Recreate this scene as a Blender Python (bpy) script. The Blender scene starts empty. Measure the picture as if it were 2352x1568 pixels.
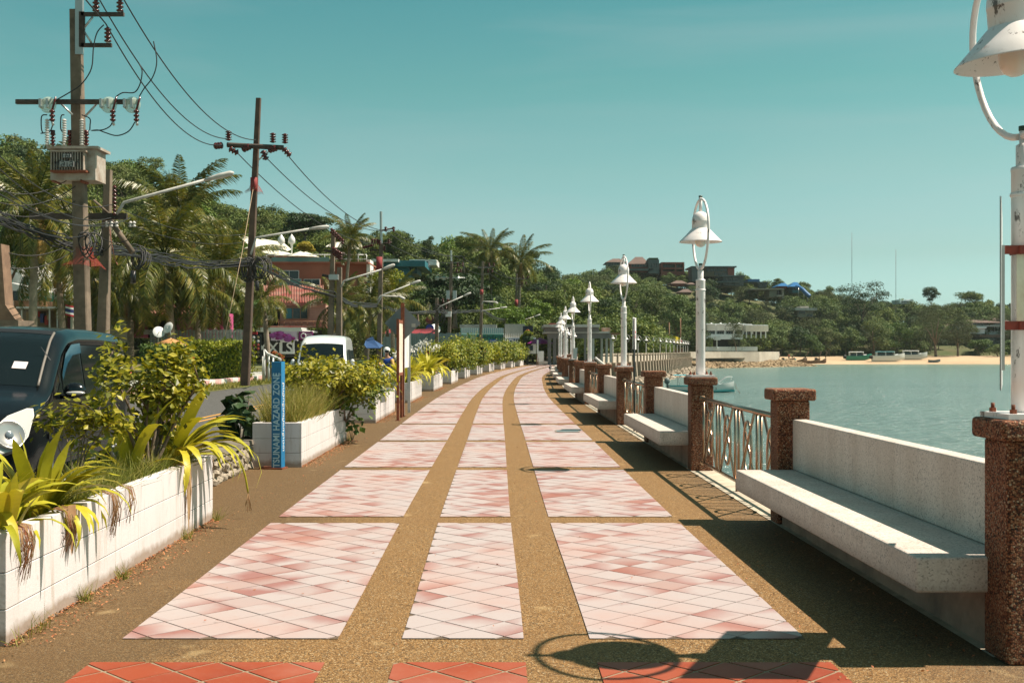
import bpy, math, random
import numpy as np
from mathutils import Vector, Matrix, Euler
random.seed(7); NR = np.random.default_rng(7)
PI = math.pi; R = math.radians
S = bpy.context.scene; COL = S.collection

# ---------------------------------------------------------------- camera
EYE = 1.5; FPX = 2672.0; CX = 1176.0; HY = 805.0
cam_d = bpy.data.cameras.new('camera'); cam = bpy.data.objects.new('camera', cam_d); COL.objects.link(cam)
cam.location = (0, 0, EYE); cam.rotation_euler = (PI/2, 0, 0)
cam_d.sensor_width = 36; cam_d.lens = 36*FPX/2352; cam_d.shift_y = 21/2352
cam_d.clip_start = 0.05; cam_d.clip_end = 9000
cam_d.dof.use_dof = True; cam_d.dof.focus_distance = 13; cam_d.dof.aperture_fstop = 9
S.camera = cam
# ---------------------------------------------------------------- sky and sun
SUN_EL = R(56.5); SUN_AZ = R(91.5)      # azimuth from +Y clockwise: sun stands to the right
w = bpy.data.worlds.new('World'); S.world = w; w.use_nodes = True
nt = w.node_tree; nt.nodes.clear()
sky = nt.nodes.new('ShaderNodeTexSky'); sky.sky_type = 'NISHITA'; sky.sun_disc = False
sky.sun_elevation = SUN_EL; sky.sun_rotation = SUN_AZ
sky.air_density = 1.0; sky.dust_density = 1.6; sky.ozone_density = 1.0
mx = nt.nodes.new('ShaderNodeMix'); mx.data_type = 'RGBA'; mx.blend_type = 'MULTIPLY'; mx.inputs[0].default_value = 1
tc = nt.nodes.new('ShaderNodeTexCoord'); sx = nt.nodes.new('ShaderNodeSeparateXYZ'); rp = nt.nodes.new('ShaderNodeValToRGB')
nt.links.new(tc.outputs['Generated'], sx.inputs[0]); nt.links.new(sx.outputs[2], rp.inputs[0]); nt.links.new(rp.outputs[0], mx.inputs[7])
_st = [(0, (2.15, 3.3, 3.6)), (.03, (1.34, 2.08, 2.28)), (.08, (1.12, 1.5, 1.36)), (.15, (1.02, 1.46, 1.12)), (.22, (.76, 1.40, .98)), (.30, (.56, 1.32, .93)), (.65, (.80, 1.18, .80))]
while len(rp.color_ramp.elements) < len(_st): rp.color_ramp.elements.new(.5)
for _e, (_p, _c) in zip(rp.color_ramp.elements, _st): _e.position = _p; _e.color = (*_c, 1)
bg = nt.nodes.new('ShaderNodeBackground'); bg.inputs[1].default_value = 0.050
wo = nt.nodes.new('ShaderNodeOutputWorld')
mp = nt.nodes.new('ShaderNodeMapping'); mp.inputs[3].default_value = (1.2, 1.2, 9); nz = nt.nodes.new('ShaderNodeTexNoise'); nz.inputs['Scale'].default_value = 1.7; nz.inputs['Detail'].default_value = 7; nz.inputs['Distortion'].default_value = .5
cr = nt.nodes.new('ShaderNodeMapRange'); cr.inputs[1].default_value = .45; cr.inputs[2].default_value = .8; cr.inputs[4].default_value = .22
hz = nt.nodes.new('ShaderNodeMix'); hz.data_type = 'RGBA'; hz.inputs[7].default_value = (6.2, 6.6, 6.6, 1)
nt.links.new(tc.outputs['Generated'], mp.inputs[0]); nt.links.new(mp.outputs[0], nz.inputs['Vector']); nt.links.new(nz.outputs['Fac'], cr.inputs[0]); nt.links.new(cr.outputs[0], hz.inputs[0])
nt.links.new(sky.outputs[0], mx.inputs[6]); nt.links.new(mx.outputs[2], hz.inputs[6]); nt.links.new(hz.outputs[2], bg.inputs[0]); nt.links.new(bg.outputs[0], wo.inputs[0])
sd = bpy.data.lights.new('sun', 'SUN'); so = bpy.data.objects.new('sun', sd); COL.objects.link(so)
sd.energy = 5.0; sd.angle = R(0.5); sd.color = (1.0, 0.87, 0.74)
d = Vector((math.sin(SUN_AZ)*math.cos(SUN_EL), math.cos(SUN_AZ)*math.cos(SUN_EL), math.sin(SUN_EL)))
so.rotation_euler = d.to_track_quat('Z', 'Y').to_euler(); so.location = (60, 0, 90)
S.view_settings.view_transform = 'Standard'; S.view_settings.look = 'None'
S.view_settings.exposure = 0.90; S.view_settings.gamma = 1
S.cycles.use_denoising = True
S.cycles.max_bounces = 6; S.cycles.transparent_max_bounces = 8

# ---------------------------------------------------------------- helpers
def P(x, y, z):
    "point seen at pixel (x, y) of the photo, at distance z"
    return Vector(((x-CX)*z/FPX, z, EYE-(y-HY)*z/FPX))
def tag(o, label=None, cat=None, group=None, kind=None):
    if label: o['label'] = label
    if cat: o['category'] = cat
    if group: o['group'] = group
    if kind: o['kind'] = kind
    return o
def empty(name, loc=(0, 0, 0), rz=0, label=None, cat=None, group=None, kind=None):
    o = bpy.data.objects.new(name, None); COL.objects.link(o); o.location = loc; o.rotation_euler = (0, 0, rz)
    o.empty_display_size = .3
    return tag(o, label, cat, group, kind)
def link(name, me, parent=None, loc=None, rot=None):
    o = bpy.data.objects.new(name, me); COL.objects.link(o)
    if parent: o.parent = parent
    if loc is not None: o.location = loc
    if rot is not None: o.rotation_euler = rot
    return o
def copy_tree(o, parent=None):
    c = o.copy(); COL.objects.link(c); c.parent = parent
    for ch in list(o.children): copy_tree(ch, c)
    return c
def srgb(r, g, b):
    f = lambda c: c/12.92 if c <= .04045 else ((c+.055)/1.055)**2.4
    return (f(r/255), f(g/255), f(b/255))
class MB:
    def __init__(s): s.v = []; s.f = []; s.sm = []; s.mi = []; s.m = 0
    def add(s, vs, fs, smooth=False):
        b = len(s.v); s.v += [tuple(v) for v in vs]
        for f in fs: s.f.append([b+i for i in f]); s.sm.append(smooth); s.mi.append(s.m)
        return s
    def box(s, cx, cy, cz, sx, sy, sz, rz=0, top=1.0, rx=0, ry=0):
        vs = []
        M = Euler((rx, ry, rz)).to_matrix()
        for k in (-1, 1):
            t = top if k > 0 else 1
            for (i, j) in ((-1, -1), (1, -1), (1, 1), (-1, 1)):
                vs.append(M @ Vector((i*sx/2*t, j*sy/2*t, k*sz/2)) + Vector((cx, cy, cz)))
        return s.add(vs, [(0, 3, 2, 1), (4, 5, 6, 7), (0, 1, 5, 4), (1, 2, 6, 5), (2, 3, 7, 6), (3, 0, 4, 7)])
    def b2(s, x0, y0, z0, x1, y1, z1): return s.box((x0+x1)/2, (y0+y1)/2, (z0+z1)/2, abs(x1-x0), abs(y1-y0), abs(z1-z0))
    def tube(s, pts, r, n=8, caps=True, flat=False):
        pts = [Vector(p) for p in pts]; N = len(pts)
        rr = r if isinstance(r, (list, tuple)) else [r]*N
        vs = []; up = None
        for i, p in enumerate(pts):
            t = (pts[min(i+1, N-1)]-pts[max(i-1, 0)])
            t = t.normalized() if t.length > 1e-9 else Vector((0, 0, 1))
            if up is None: up = Vector((0, 0, 1)) if abs(t.z) < .9 else Vector((0, 1, 0))
            a = (up - t*up.dot(t))
            a = a.normalized() if a.length > 1e-6 else t.orthogonal().normalized()
            up = a; b = t.cross(a)
            for k in range(n):
                an = 2*PI*(k+.5)/n; vs.append(p+(a*math.cos(an)+b*math.sin(an))*rr[i])
        fs = [(i*n+k, i*n+(k+1) % n, (i+1)*n+(k+1) % n, (i+1)*n+k) for i in range(N-1) for k in range(n)]
        s.add(vs, fs, not flat)
        if caps:
            b = len(s.v)-len(vs)
            s.f.append([b+k for k in range(n)][::-1]); s.f.append([b+(N-1)*n+k for k in range(n)])
            s.sm += [False, False]; s.mi += [s.m, s.m]
        return s
    def lathe(s, prof, c=(0, 0, 0), n=24, smooth=True):
        vs = [(c[0]+r*math.cos(2*PI*k/n), c[1]+r*math.sin(2*PI*k/n), c[2]+z) for (r, z) in prof for k in range(n)]
        fs = [(i*n+k, i*n+(k+1) % n, (i+1)*n+(k+1) % n, (i+1)*n+k) for i in range(len(prof)-1) for k in range(n)]
        s.add(vs, fs, smooth); return s
    def prism(s, poly, z0, z1, axis='z'):
        n = len(poly)
        def q(a, b, h): return (a, b, h) if axis == 'z' else ((a, h, b) if axis == 'y' else (h, a, b))
        vs = [q(a, b, z0) for a, b in poly]+[q(a, b, z1) for a, b in poly]
        fs = [tuple(range(n))[::-1], tuple(range(n, 2*n))]+[(i, (i+1) % n, n+(i+1) % n, n+i) for i in range(n)]
        return s.add(vs, fs)
    def ball(s, c, rx, ry, rz, n=10, m=6):
        vs = []; 
        for i in range(m+1):
            th = PI*i/m
            for k in range(n):
                ph = 2*PI*k/n; vs.append((c[0]+rx*math.sin(th)*math.cos(ph), c[1]+ry*math.sin(th)*math.sin(ph), c[2]+rz*math.cos(th)))
        return s.add(vs, [(i*n+k, (i+1)*n+k, (i+1)*n+(k+1) % n, i*n+(k+1) % n) for i in range(m) for k in range(n)], True)
    def mesh(s, name, mats):
        me = bpy.data.meshes.new(name); me.from_pydata(s.v, [], s.f)
        me.polygons.foreach_set('use_smooth', s.sm); me.polygons.foreach_set('material_index', s.mi)
        for m in (mats if isinstance(mats, (list, tuple)) else [mats]): me.materials.append(m)
        me.update(); return me
    def build(s, name, mats, parent=None, loc=None, rot=None, bevel=0, seg=2):
        o = link(name, s.mesh(name, mats), parent, loc, rot)
        if bevel:
            b = o.modifiers.new('bevel', 'BEVEL'); b.width = bevel; b.segments = seg; b.limit_method = 'ANGLE'; b.angle_limit = R(40)
        return o
def bx(x0, y0, x1, y1, z, d, m=None):
    "box whose front face fills photo rectangle x0,y0-x1,y1 at distance z, d deep"
    m = m or MB(); a = P(x0, y1, z); b = P(x1, y0, z)
    return m.b2(a.x, z, a.z, b.x, z+d, b.z)

# ---------------------------------------------------------------- materials
class NT:
    def __init__(s, name):
        s.m = bpy.data.materials.new(name); s.m.use_nodes = True; s.t = s.m.node_tree; s.t.nodes.clear()
        s.out = s.t.nodes.new('ShaderNodeOutputMaterial'); s.b = s.t.nodes.new('ShaderNodeBsdfPrincipled')
        s.l(s.b.outputs[0], s.out.inputs[0])
    def l(s, a, b): s.t.links.new(a, b)
    def n(s, typ, **k):
        x = s.t.nodes.new('ShaderNode'+typ)
        for a, v in k.items(): setattr(x, a, v)
        return x
    def obj(s): return s.n('TexCoord').outputs['Object']
    def geo(s): return s.n('NewGeometry').outputs['Position']
    def noise(s, vec, scale, detail=4, rough=.6, stretch=None):
        if stretch:
            mp = s.n('Mapping'); mp.inputs[3].default_value = stretch; s.l(vec, mp.inputs[0]); vec = mp.outputs[0]
        x = s.n('TexNoise'); x.inputs['Scale'].default_value = scale; x.inputs['Detail'].default_value = detail
        x.inputs['Roughness'].default_value = rough; s.l(vec, x.inputs['Vector']); return x.outputs['Fac']
    def vor(s, vec, scale, out='Color', feature='F1'):
        x = s.n('TexVoronoi'); x.feature = feature; x.inputs['Scale'].default_value = scale; s.l(vec, x.inputs['Vector']); return x.outputs[out]
    def ramp(s, fac, stops, interp='LINEAR'):
        x = s.n('ValToRGB'); s.l(fac, x.inputs[0]); e = x.color_ramp; e.interpolation = interp
        while len(e.elements) < len(stops): e.elements.new(.5)
        for el, (p, c) in zip(e.elements, stops):
            el.position = p; el.color = (*c, 1) if isinstance(c, (tuple, list)) else (c, c, c, 1)
        return x.outputs[0]
    def mix(s, fac, a, b, mode='MIX'):
        x = s.n('Mix', data_type='RGBA', blend_type=mode)
        for v, i in ((fac, 0), (a, 6), (b, 7)):
            if hasattr(v, 'links') or hasattr(v, 'is_linked'): s.l(v, x.inputs[i])
            elif i == 0: x.inputs[0].default_value = v
            else: x.inputs[i].default_value = (*v, 1)
        return x.outputs[2]
    def math(s, op, a, b=0.0, c=None):
        x = s.n('Math', operation=op)
        for i, v in enumerate((a, b)):
            if hasattr(v, 'is_linked'): s.l(v, x.inputs[i])
            else: x.inputs[i].default_value = v
        return x.outputs[0]
    def bump(s, h, strength=.4, dist=.02):
        x = s.n('Bump'); x.inputs['Strength'].default_value = strength; x.inputs['Distance'].default_value = dist
        s.l(h, x.inputs['Height']); s.l(x.outputs[0], s.b.inputs['Normal'])
    def col(s, c):
        if hasattr(c, 'is_linked'): s.l(c, s.b.inputs['Base Color'])
        else: s.b.inputs['Base Color'].default_value = (*c, 1)
    def set(s, rough=None, metal=None, spec=None, **k):
        if rough is not None: s.b.inputs['Roughness'].default_value = rough
        if metal is not None: s.b.inputs['Metallic'].default_value = metal
        if spec is not None: s.b.inputs['Specular IOR Level'].default_value = spec
        for a, v in k.items(): s.b.inputs[a].default_value = v
        return s.m
_mc = {}
def paint(name, c, c2=None, rough=.55, scale=6, metal=0, bump=.1, amount=1.0, spec=.4):
    "surface colour with broad wear and fine grain"
    if name in _mc: return _mc[name]
    t = NT(name); v = t.obj(); n1 = t.noise(v, scale, 5, .65)
    c2 = c2 or tuple(x*.72 for x in c)
    f = t.ramp(n1, [(.38, 0.0), (.68, amount)])
    base = t.mix(f, c, c2)
    n2 = t.noise(v, scale*9, 3)
    base = t.mix(t.ramp(n2, [(.3, .0), (.8, .22)]), base, tuple(x*.5 for x in c))
    t.col(base)
    if bump: t.bump(n2, bump, .01)
    _mc[name] = t.set(rough, metal, spec); return _mc[name]
def flat(name, c, rough=.5, metal=0, **k):
    if name in _mc: return _mc[name]
    t = NT(name); n1 = t.noise(t.obj(), 7, 3)
    t.col(t.mix(t.ramp(n1, [(.3, 0.0), (.8, .35)]), c, tuple(x*.75 for x in c)))
    _mc[name] = t.set(rough, metal, **k); return _mc[name]
def aggregate(name, cols, scale, tint=None, stain_shade=None, bump=.6, rough=.8):
    "exposed stone chips set in mortar"
    t = NT(name); v = t.geo()
    c = t.n('SeparateColor'); t.l(t.vor(v, scale), c.inputs[0])
    base = t.ramp(c.outputs[0], cols)
    d = t.vor(v, scale, 'Distance')
    base = t.mix(t.ramp(d, [(.35, 0.0), (.75, .75)]), base, tuple(x*.35 for x in cols[0][1]))
    big = t.noise(v, 1.3, 5, .6)
    base = t.mix(t.ramp(big, [(.42, 0.0), (.72, .55)]), base, tint or tuple(x*.4 for x in cols[1][1]))
    if stain_shade: base = stain_shade(t, v, base)
    t.col(base); t.bump(t.math('SUBTRACT', 1.0, d), bump, .006)
    return t.set(rough, 0, .25)

def rail_stain_shade(t, v, base):
    # dark weathered band along the planters (x < -1.7); balustrade-foot grime, darkened to paint in bench shade
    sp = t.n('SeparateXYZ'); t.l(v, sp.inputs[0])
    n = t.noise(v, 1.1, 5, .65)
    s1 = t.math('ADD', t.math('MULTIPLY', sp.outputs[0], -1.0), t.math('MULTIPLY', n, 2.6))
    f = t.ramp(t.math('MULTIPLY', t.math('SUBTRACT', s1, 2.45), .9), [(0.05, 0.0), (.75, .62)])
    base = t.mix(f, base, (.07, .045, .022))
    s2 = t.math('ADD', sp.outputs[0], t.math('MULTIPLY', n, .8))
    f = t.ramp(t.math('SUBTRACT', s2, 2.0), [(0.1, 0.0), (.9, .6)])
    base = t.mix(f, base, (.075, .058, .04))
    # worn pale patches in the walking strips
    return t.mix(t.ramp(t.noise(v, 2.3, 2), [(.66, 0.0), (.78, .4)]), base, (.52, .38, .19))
M_AGG = aggregate('golden_aggregate', [(0, (.05, .028, .012)), (.14, (.195, .102, .033)), (.55, (.29, .158, .055)), (.86, (.375, .225, .09)), (1, (.46, .37, .23))], 130, tint=(.18, .10, .038), stain_shade=rail_stain_shade)
M_PILL = aggregate('pillar_aggregate', [(0, (.02, .012, .008)), (.3, (.20, .05, .022)), (.62, (.35, .125, .058)), (.9, (.42, .22, .12)), (1, (.56, .41, .28))], 110, tint=(.05, .022, .012))
M_TERR = None
def terrazzo():
    t = NT('white_terrazzo'); v = t.geo()
    c = t.n('SeparateColor'); t.l(t.vor(v, 120), c.inputs[0])
    base = t.ramp(c.outputs[0], [(0, (.22, .21, .19)), (.10, (.38, .33, .30)), (.25, (.52, .455, .405)), (1, (.63, .56, .50))])
    st = t.noise(v, 2.2, 6, .7, (1.6, 1.6, .35))
    base = t.mix(t.ramp(st, [(.42, 0.0), (.72, .6)]), base, (.38, .30, .245))
    dk = t.noise(v, 7, 6, .7, (2.5, 2.5, .3)); base = t.mix(t.ramp(dk, [(.58, 0.0), (.74, .55)]), base, (.20, .16, .135))
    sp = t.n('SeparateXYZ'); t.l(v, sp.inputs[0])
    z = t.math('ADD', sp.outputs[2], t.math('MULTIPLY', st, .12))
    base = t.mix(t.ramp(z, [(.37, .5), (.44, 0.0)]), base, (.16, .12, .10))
    t.col(base); t.bump(c.outputs[1], .15, .004); return t.set(.65)
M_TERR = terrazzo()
def tile_mat(name, light, dark, deep, dirt=.25):
    t = NT(name)
    a = t.n('Attribute', attribute_name='tuv'); b = t.n('Attribute', attribute_name='trnd')
    sa = t.n('SeparateXYZ'); t.l(a.outputs['Vector'], sa.inputs[0]); sb = t.n('SeparateXYZ'); t.l(b.outputs['Vector'], sb.inputs[0])
    # fired-glaze gradient: direction and strength differ per tile
    ang = t.math('MULTIPLY', sb.outputs[0], 6.283)
    g = t.math('ADD', t.math('MULTIPLY', sa.outputs[0], t.math('COSINE', ang)), t.math('MULTIPLY', sa.outputs[1], t.math('SINE', ang)))
    n = t.noise(t.geo(), 5, 3)
    g = t.math('ADD', g, t.math('MULTIPLY', t.math('SUBTRACT', n, .5), 1.6))
    g = t.math('ADD', g, t.math('MULTIPLY', t.math('SUBTRACT', sb.outputs[1], .56), 2.4))
    f = t.ramp(t.math('MULTIPLY', g, .5), [(.0, .06), (.55, .75), (.8, 1.0)])
    base = t.mix(f, light, dark)
    base = t.mix(t.ramp(t.math('ADD', sb.outputs[2], 0.0), [(.75, 0.0), (1, .6)]), base, deep)
    dn = t.noise(t.geo(), 30, 5, .7)
    base = t.mix(t.ramp(dn, [(.56, 0.0), (.75, dirt)]), base, (.32, .19, .12))
    dn2 = t.noise(t.geo(), .9, 4, .6)
    base = t.mix(t.ramp(dn2, [(.45, 0.0), (.72, .45)]), base, (.40, .20, .15))
    t.col(base); t.bump(t.noise(t.geo(), 60, 3), .08, .004)
    return t.set(.55, 0, .25)
M_TILE = tile_mat('pink_white_tile', (.375, .328, .322), (.265, .128, .115), (.25, .085, .055))
M_RED = tile_mat('terracotta_tile', (.265, .052, .020), (.225, .040, .016), (.20, .036, .018))
M_GROUT = paint('grout', (.12, .085, .055), (.07, .05, .035), .9, 20)
M_GROUT2 = paint('pale_grout', (.27, .21, .14), (.20, .15, .10), .9, 20)
def white_block():
    t = NT('white_painted_block'); v = t.geo(); st = t.noise(v, 1.6, 6, .65, (1.5, 1.5, .5))
    base = t.mix(t.ramp(st, [(.45, 0.0), (.75, .45)]), (.56, .53, .53), (.42, .37, .34))
    sp = t.n('SeparateXYZ'); t.l(v, sp.inputs[0])
    z = t.math('ADD', sp.outputs[2], t.math('MULTIPLY', t.noise(v, 9, 4), -.10))
    base = t.mix(t.ramp(z, [(0.0, .75), (.05, 0.0)]), base, (.20, .13, .08))
    dr = t.noise(v, 6, 5, .7, (3, 3, .25))
    base = t.mix(t.ramp(dr, [(.54, 0.0), (.72, .6)]), base, (.33, .26, .19))
    gr = t.noise(v, 14, 6, .75, (1, 1, .6)); base = t.mix(t.ramp(gr, [(.62, 0.0), (.74, .5)]), base, (.22, .17, .13))
    t.col(base); t.bump(t.noise(v, 45, 4), .25, .006); return t.set(.7, 0, .3)
M_WHITE = white_block()
def lamp_white():
    t = NT('chipped_white_enamel'); v = t.obj()
    n = t.noise(v, 5, 6, .75, (3, 3, 1.2)); 
    base = t.mix(t.ramp(t.noise(v, 3, 4), [(.4, 0.0), (.8, .5)]), (.74, .70, .69), (.52, .48, .44))
    base = t.mix(t.ramp(n, [(.60, 0.0), (.63, .9)]), base, (.05, .04, .035))
    base = t.mix(t.ramp(t.noise(v, 9, 6, .8, (1, 1, .35)), [(.6, 0.0), (.74, .75)]), base, (.32, .13, .06))
    t.bump(n, .15, .004)
    t.col(base); return t.set(.38)
M_LAMP = lamp_white()
M_RUST = paint('rusty_steel', (.26, .07, .028), (.10, .035, .02), .75, 12)
M_STEEL = flat('stainless_tube', (.42, .29, .21), .27, 1.0)
M_CONC = paint('weathered_concrete', (.36, .32, .26), (.18, .15, .12), .9, 3)
M_CONCP = paint('pole_concrete', (.19, .145, .105), (.09, .07, .052), .9, 2.2)
M_STONE = paint('rubble_stone', (.40, .34, .26), (.16, .13, .10), .9, 4, bump=.5)
M_BLACK = flat('black_plastic', (.012, .012, .013), .45)
M_WIRE = flat('cable_black', (.012, .013, .014), .6)
M_GALV = flat('galvanised_steel', (.42, .43, .42), .4, .7)
M_DARKW = paint('dark_crossarm', (.075, .055, .045), (.03, .025, .02), .85, 5)
M_GLASSD = flat('dark_window_glass', (.012, .02, .022), .06, 0)
M_INS = flat('brown_porcelain', (.06, .010, .008), .2)
M_PORW = flat('grey_porcelain', (.50, .48, .45), .35)
M_WPAINT = paint('white_wall', (.76, .75, .72), (.55, .52, .48), .75, .8)
M_SOIL = paint('soil', (.07, .045, .03), (.03, .02, .015), .95, 8)

def leaf(name, cols, trans=.3, rough=.5, inst=False, spec=.3):
    t = NT(name); g = t.n('NewGeometry'); oi = t.n('ObjectInfo')
    r = t.math('ADD', t.math('MULTIPLY', g.outputs['Random Per Island'], .72), t.math('MULTIPLY', oi.outputs['Random'], .28))
    n = len(cols)
    c = t.ramp(r, [((i+.3)/n, cc) for i, cc in enumerate(cols)])
    if inst:
        c = t.mix(t.ramp(oi.outputs['Random'], [(0, 0.0), (.3, .75), (.31, 0.0), (.6, 0.0), (.61, .5), (.75, .6), (.76, 0.0)]), c, tuple(x*1.1 for x in cols[2]))
        c = t.mix(t.ramp(t.math('FRACT', t.math('MULTIPLY', oi.outputs['Random'], 7.3)), [(.0, .0), (.72, 0.0), (1, .4)]), c, (.085, .070, .028))
    if not inst:
        nn = t.noise(t.obj(), 9, 4); c = t.mix(t.ramp(nn, [(.35, .35), (.55, 0.0), (.72, .25)]), c, tuple(x*.45 for x in cols[1]))
    t.col(c); t.set(rough, 0, spec)
    tr = t.n('BsdfTranslucent'); t.l(t.mix(.5, c, (1.0, .95, .15), 'MULTIPLY'), tr.inputs[0])
    ms = t.n('MixShader'); ms.inputs[0].default_value = trans
    t.l(t.b.outputs[0], ms.inputs[1]); t.l(tr.outputs[0], ms.inputs[2]); t.l(ms.outputs[0], t.out.inputs[0])
    return t.m
L_FAR = leaf('far_foliage', [(.035, .058, .014), (.068, .105, .022), (.11, .15, .033), (.165, .19, .042)], .2, .7, True)
L_FARR = leaf('bay_foliage', [(.034, .062, .022), (.062, .105, .032), (.098, .145, .042), (.14, .175, .052)], .2, .7, True)
L_OLIVE = leaf('casuarina_foliage', [(.05, .062, .030), (.075, .095, .042), (.105, .12, .05)], .2, .8)
L_DARK = leaf('dark_foliage', [(.016, .038, .014), (.03, .062, .02), (.052, .09, .028)], .2, .6)
L_MID = leaf('mid_foliage', [(.03, .065, .014), (.065, .12, .026), (.115, .18, .038)], .25, .55)
L_YEL = leaf('yellow_green_foliage', [(.06, .09, .010), (.16, .20, .016), (.28, .30, .022), (.38, .35, .03)], .3, .45)
L_SHRUB = leaf('bougainvillea_leaf', [(.06, .08, .010), (.18, .19, .015), (.32, .29, .022), (.44, .38, .04)], .35, .42)
L_SHRUB2 = leaf('shrub_leaf', [(.05, .085, .012), (.11, .16, .018), (.19, .22, .022), (.28, .27, .03)], .3, .5)
L_LILY = leaf('strap_leaf', [(.13, .16, .012), (.28, .29, .02), (.44, .40, .03), (.56, .44, .04)], .25, .4)
L_GRASS = leaf('grass_blade', [(.08, .11, .015), (.18, .20, .03), (.30, .28, .06), (.38, .30, .10)], .3, .6)
L_DRY = leaf('dry_leaf', [(.20, .10, .045), (.32, .19, .09), (.42, .30, .16), (.25, .07, .03)], .15, .8)
L_PALM = leaf('palm_leaflet', [(.035, .052, .010), (.07, .09, .015), (.12, .13, .022), (.21, .17, .032)], .25, .38)
L_PALMD = leaf('dead_palm_leaflet', [(.22, .15, .05), (.32, .20, .06), (.40, .24, .06)], .2, .6)
L_TREE_Y = leaf('bright_tree_foliage', [(.05, .10, .015), (.11, .19, .025), (.18, .26, .035)], .3, .5)
M_BARK = paint('bark', (.20, .15, .11), (.09, .07, .05), .9, 4, bump=.4)
M_PBARK = paint('palm_bark', (.30, .24, .18), (.15, .12, .09), .9, 3, bump=.4)
# ---------------------------------------------------------------- path centre line
_cz = [-12, 0, 6, 10.4, 15, 20, 28, 38, 51, 71, 98, 121, 150, 190, 250]
_cx = [-.14, -.2, -.255, -.33, -.385, -.44, -.54, -.6, -.43, .15, 2.0, 4.15, 8.0, 16.5, 35.0]
_dm = []
for i in range(len(_cz)):
    a = max(i-1, 0); b = min(i+1, len(_cz)-1); _dm.append((_cx[b]-_cx[a])/(_cz[b]-_cz[a]))
def C(z):
    z = min(max(z, _cz[0]), _cz[-1]); i = max(j for j in range(len(_cz)-1) if _cz[j] <= z)
    h = _cz[i+1]-_cz[i]; t = (z-_cz[i])/h
    return ((2*t**3-3*t*t+1)*_cx[i]+(t**3-2*t*t+t)*h*_dm[i]+(-2*t**3+3*t*t)*_cx[i+1]+(t**3-t*t)*h*_dm[i+1])
def TH(z): return -math.atan((C(z+.5)-C(z-.5)))      # rotation of things set along the path
def W(off, z, h=0): return Vector((C(z)+off, z, h))
PIT = 4.47; Z1 = 5.68
def sheet(name, xs, zs, h, mat, parent=None, kind='structure', bottom=None):
    m = MB(); vs = []
    for z in zs:
        for x in xs: vs.append(W(x, z, h))
    n = len(xs); m.add(vs, [(i*n+j, i*n+j+1, (i+1)*n+j+1, (i+1)*n+j) for i in range(len(zs)-1) for j in range(n-1)])
    if bottom is not None:      # side faces towards the sea
        vs = []
        for z in zs: vs += [W(xs[-1], z, h), W(xs[-1], z, bottom)]
        m.add(vs, [(2*i, 2*i+1, 2*i+3, 2*i+2) for i in range(len(zs)-1)])
    o = m.build(name, mat, parent)
    if kind: o['kind'] = kind
    return o
ZS = [-8+i*1.2 for i in range(int(138/1.2))]
SEA = -2.2
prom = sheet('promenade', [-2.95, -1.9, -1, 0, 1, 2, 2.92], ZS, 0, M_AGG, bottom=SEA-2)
tag(prom, 'golden aggregate promenade walkway inlaid with pink and white diamond tile panels')
# ---------------------------------------------------------------- tiles
def clip(poly, x0, x1, y0, y1):
    for ax, lim, sg in ((0, x0, 1), (0, x1, -1), (1, y0, 1), (1, y1, -1)):
        out = []
        for i in range(len(poly)):
            a, b = poly[i-1], poly[i]; da = (a[ax]-lim)*sg; db = (b[ax]-lim)*sg
            if (da >= 0) != (db >= 0):
                t = da/(da-db); out.append((a[0]+(b[0]-a[0])*t, a[1]+(b[1]-a[1])*t))
            if db >= 0: out.append(b)
        poly = out
        if len(poly) < 3: return []
    return poly
def tile_data(x0, x1, z0, z1, dg, grout, ox, oz):
    out = []; h = dg/2; q = h-grout*.707
    for i in range(int((x0-ox)/h)-1, int((x1-ox)/h)+3):
        for j in range(int((z0-oz)/h)-1, int((z1-oz)/h)+3):
            if (i+j) % 2: continue
            cx, cz = ox+i*h, oz+j*h
            k = q+random.uniform(-.0012, .0012)
            p = clip([(cx-k, cz), (cx, cz-k), (cx+k, cz), (cx, cz+k)], x0, x1, z0, z1)
            if len(p) >= 3:
                ar = abs(sum(p[n-1][0]*p[n][1]-p[n][0]*p[n-1][1] for n in range(len(p))))/2
                if ar > .002: out.append((p, cx, cz, q))
    return out
def tile_mesh(lst, mat, top):
    vs = []; fs = []; uv = []; rn = []
    for (p, cx, cz, q) in lst:
        n = len(p); b = len(vs)
        # cluster: neighbouring tiles often come from the same darker batch
        from mathutils.noise import noise
        cl = noise(Vector((cx*.9, cz*.55, 3)))
        r = (random.random(), min(max(random.gauss(.46, .30)+cl*.55, 0), 1.25), random.random()*.9+cl*.35)
        hh = top+random.uniform(-.0006, .0006)
        for lv in (hh, top-.0045):
            for (x, z) in p:
                vs.append(W(x, z, lv)); u = ((x-cx)+(z-cz))/q; v = ((x-cx)-(z-cz))/q; uv.append((u, v, 0)); rn.append(r)
        fs.append(list(range(b, b+n)))
        for k in range(n): fs.append([b+k, b+n+k, b+n+(k+1) % n, b+(k+1) % n])
    me = bpy.data.meshes.new('tile'); me.from_pydata(vs, [], fs); me.materials.append(mat)
    for nm, dat in (('tuv', uv), ('trnd', rn)):
        a = me.attributes.new(nm, 'FLOAT_VECTOR', 'POINT'); a.data.foreach_set('vector', np.array(dat, dtype=np.float32).ravel())
    me.update()
    # top face must look up
    if me.polygons and me.polygons[0].normal.z < 0: me.flip_normals()
    return me
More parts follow.
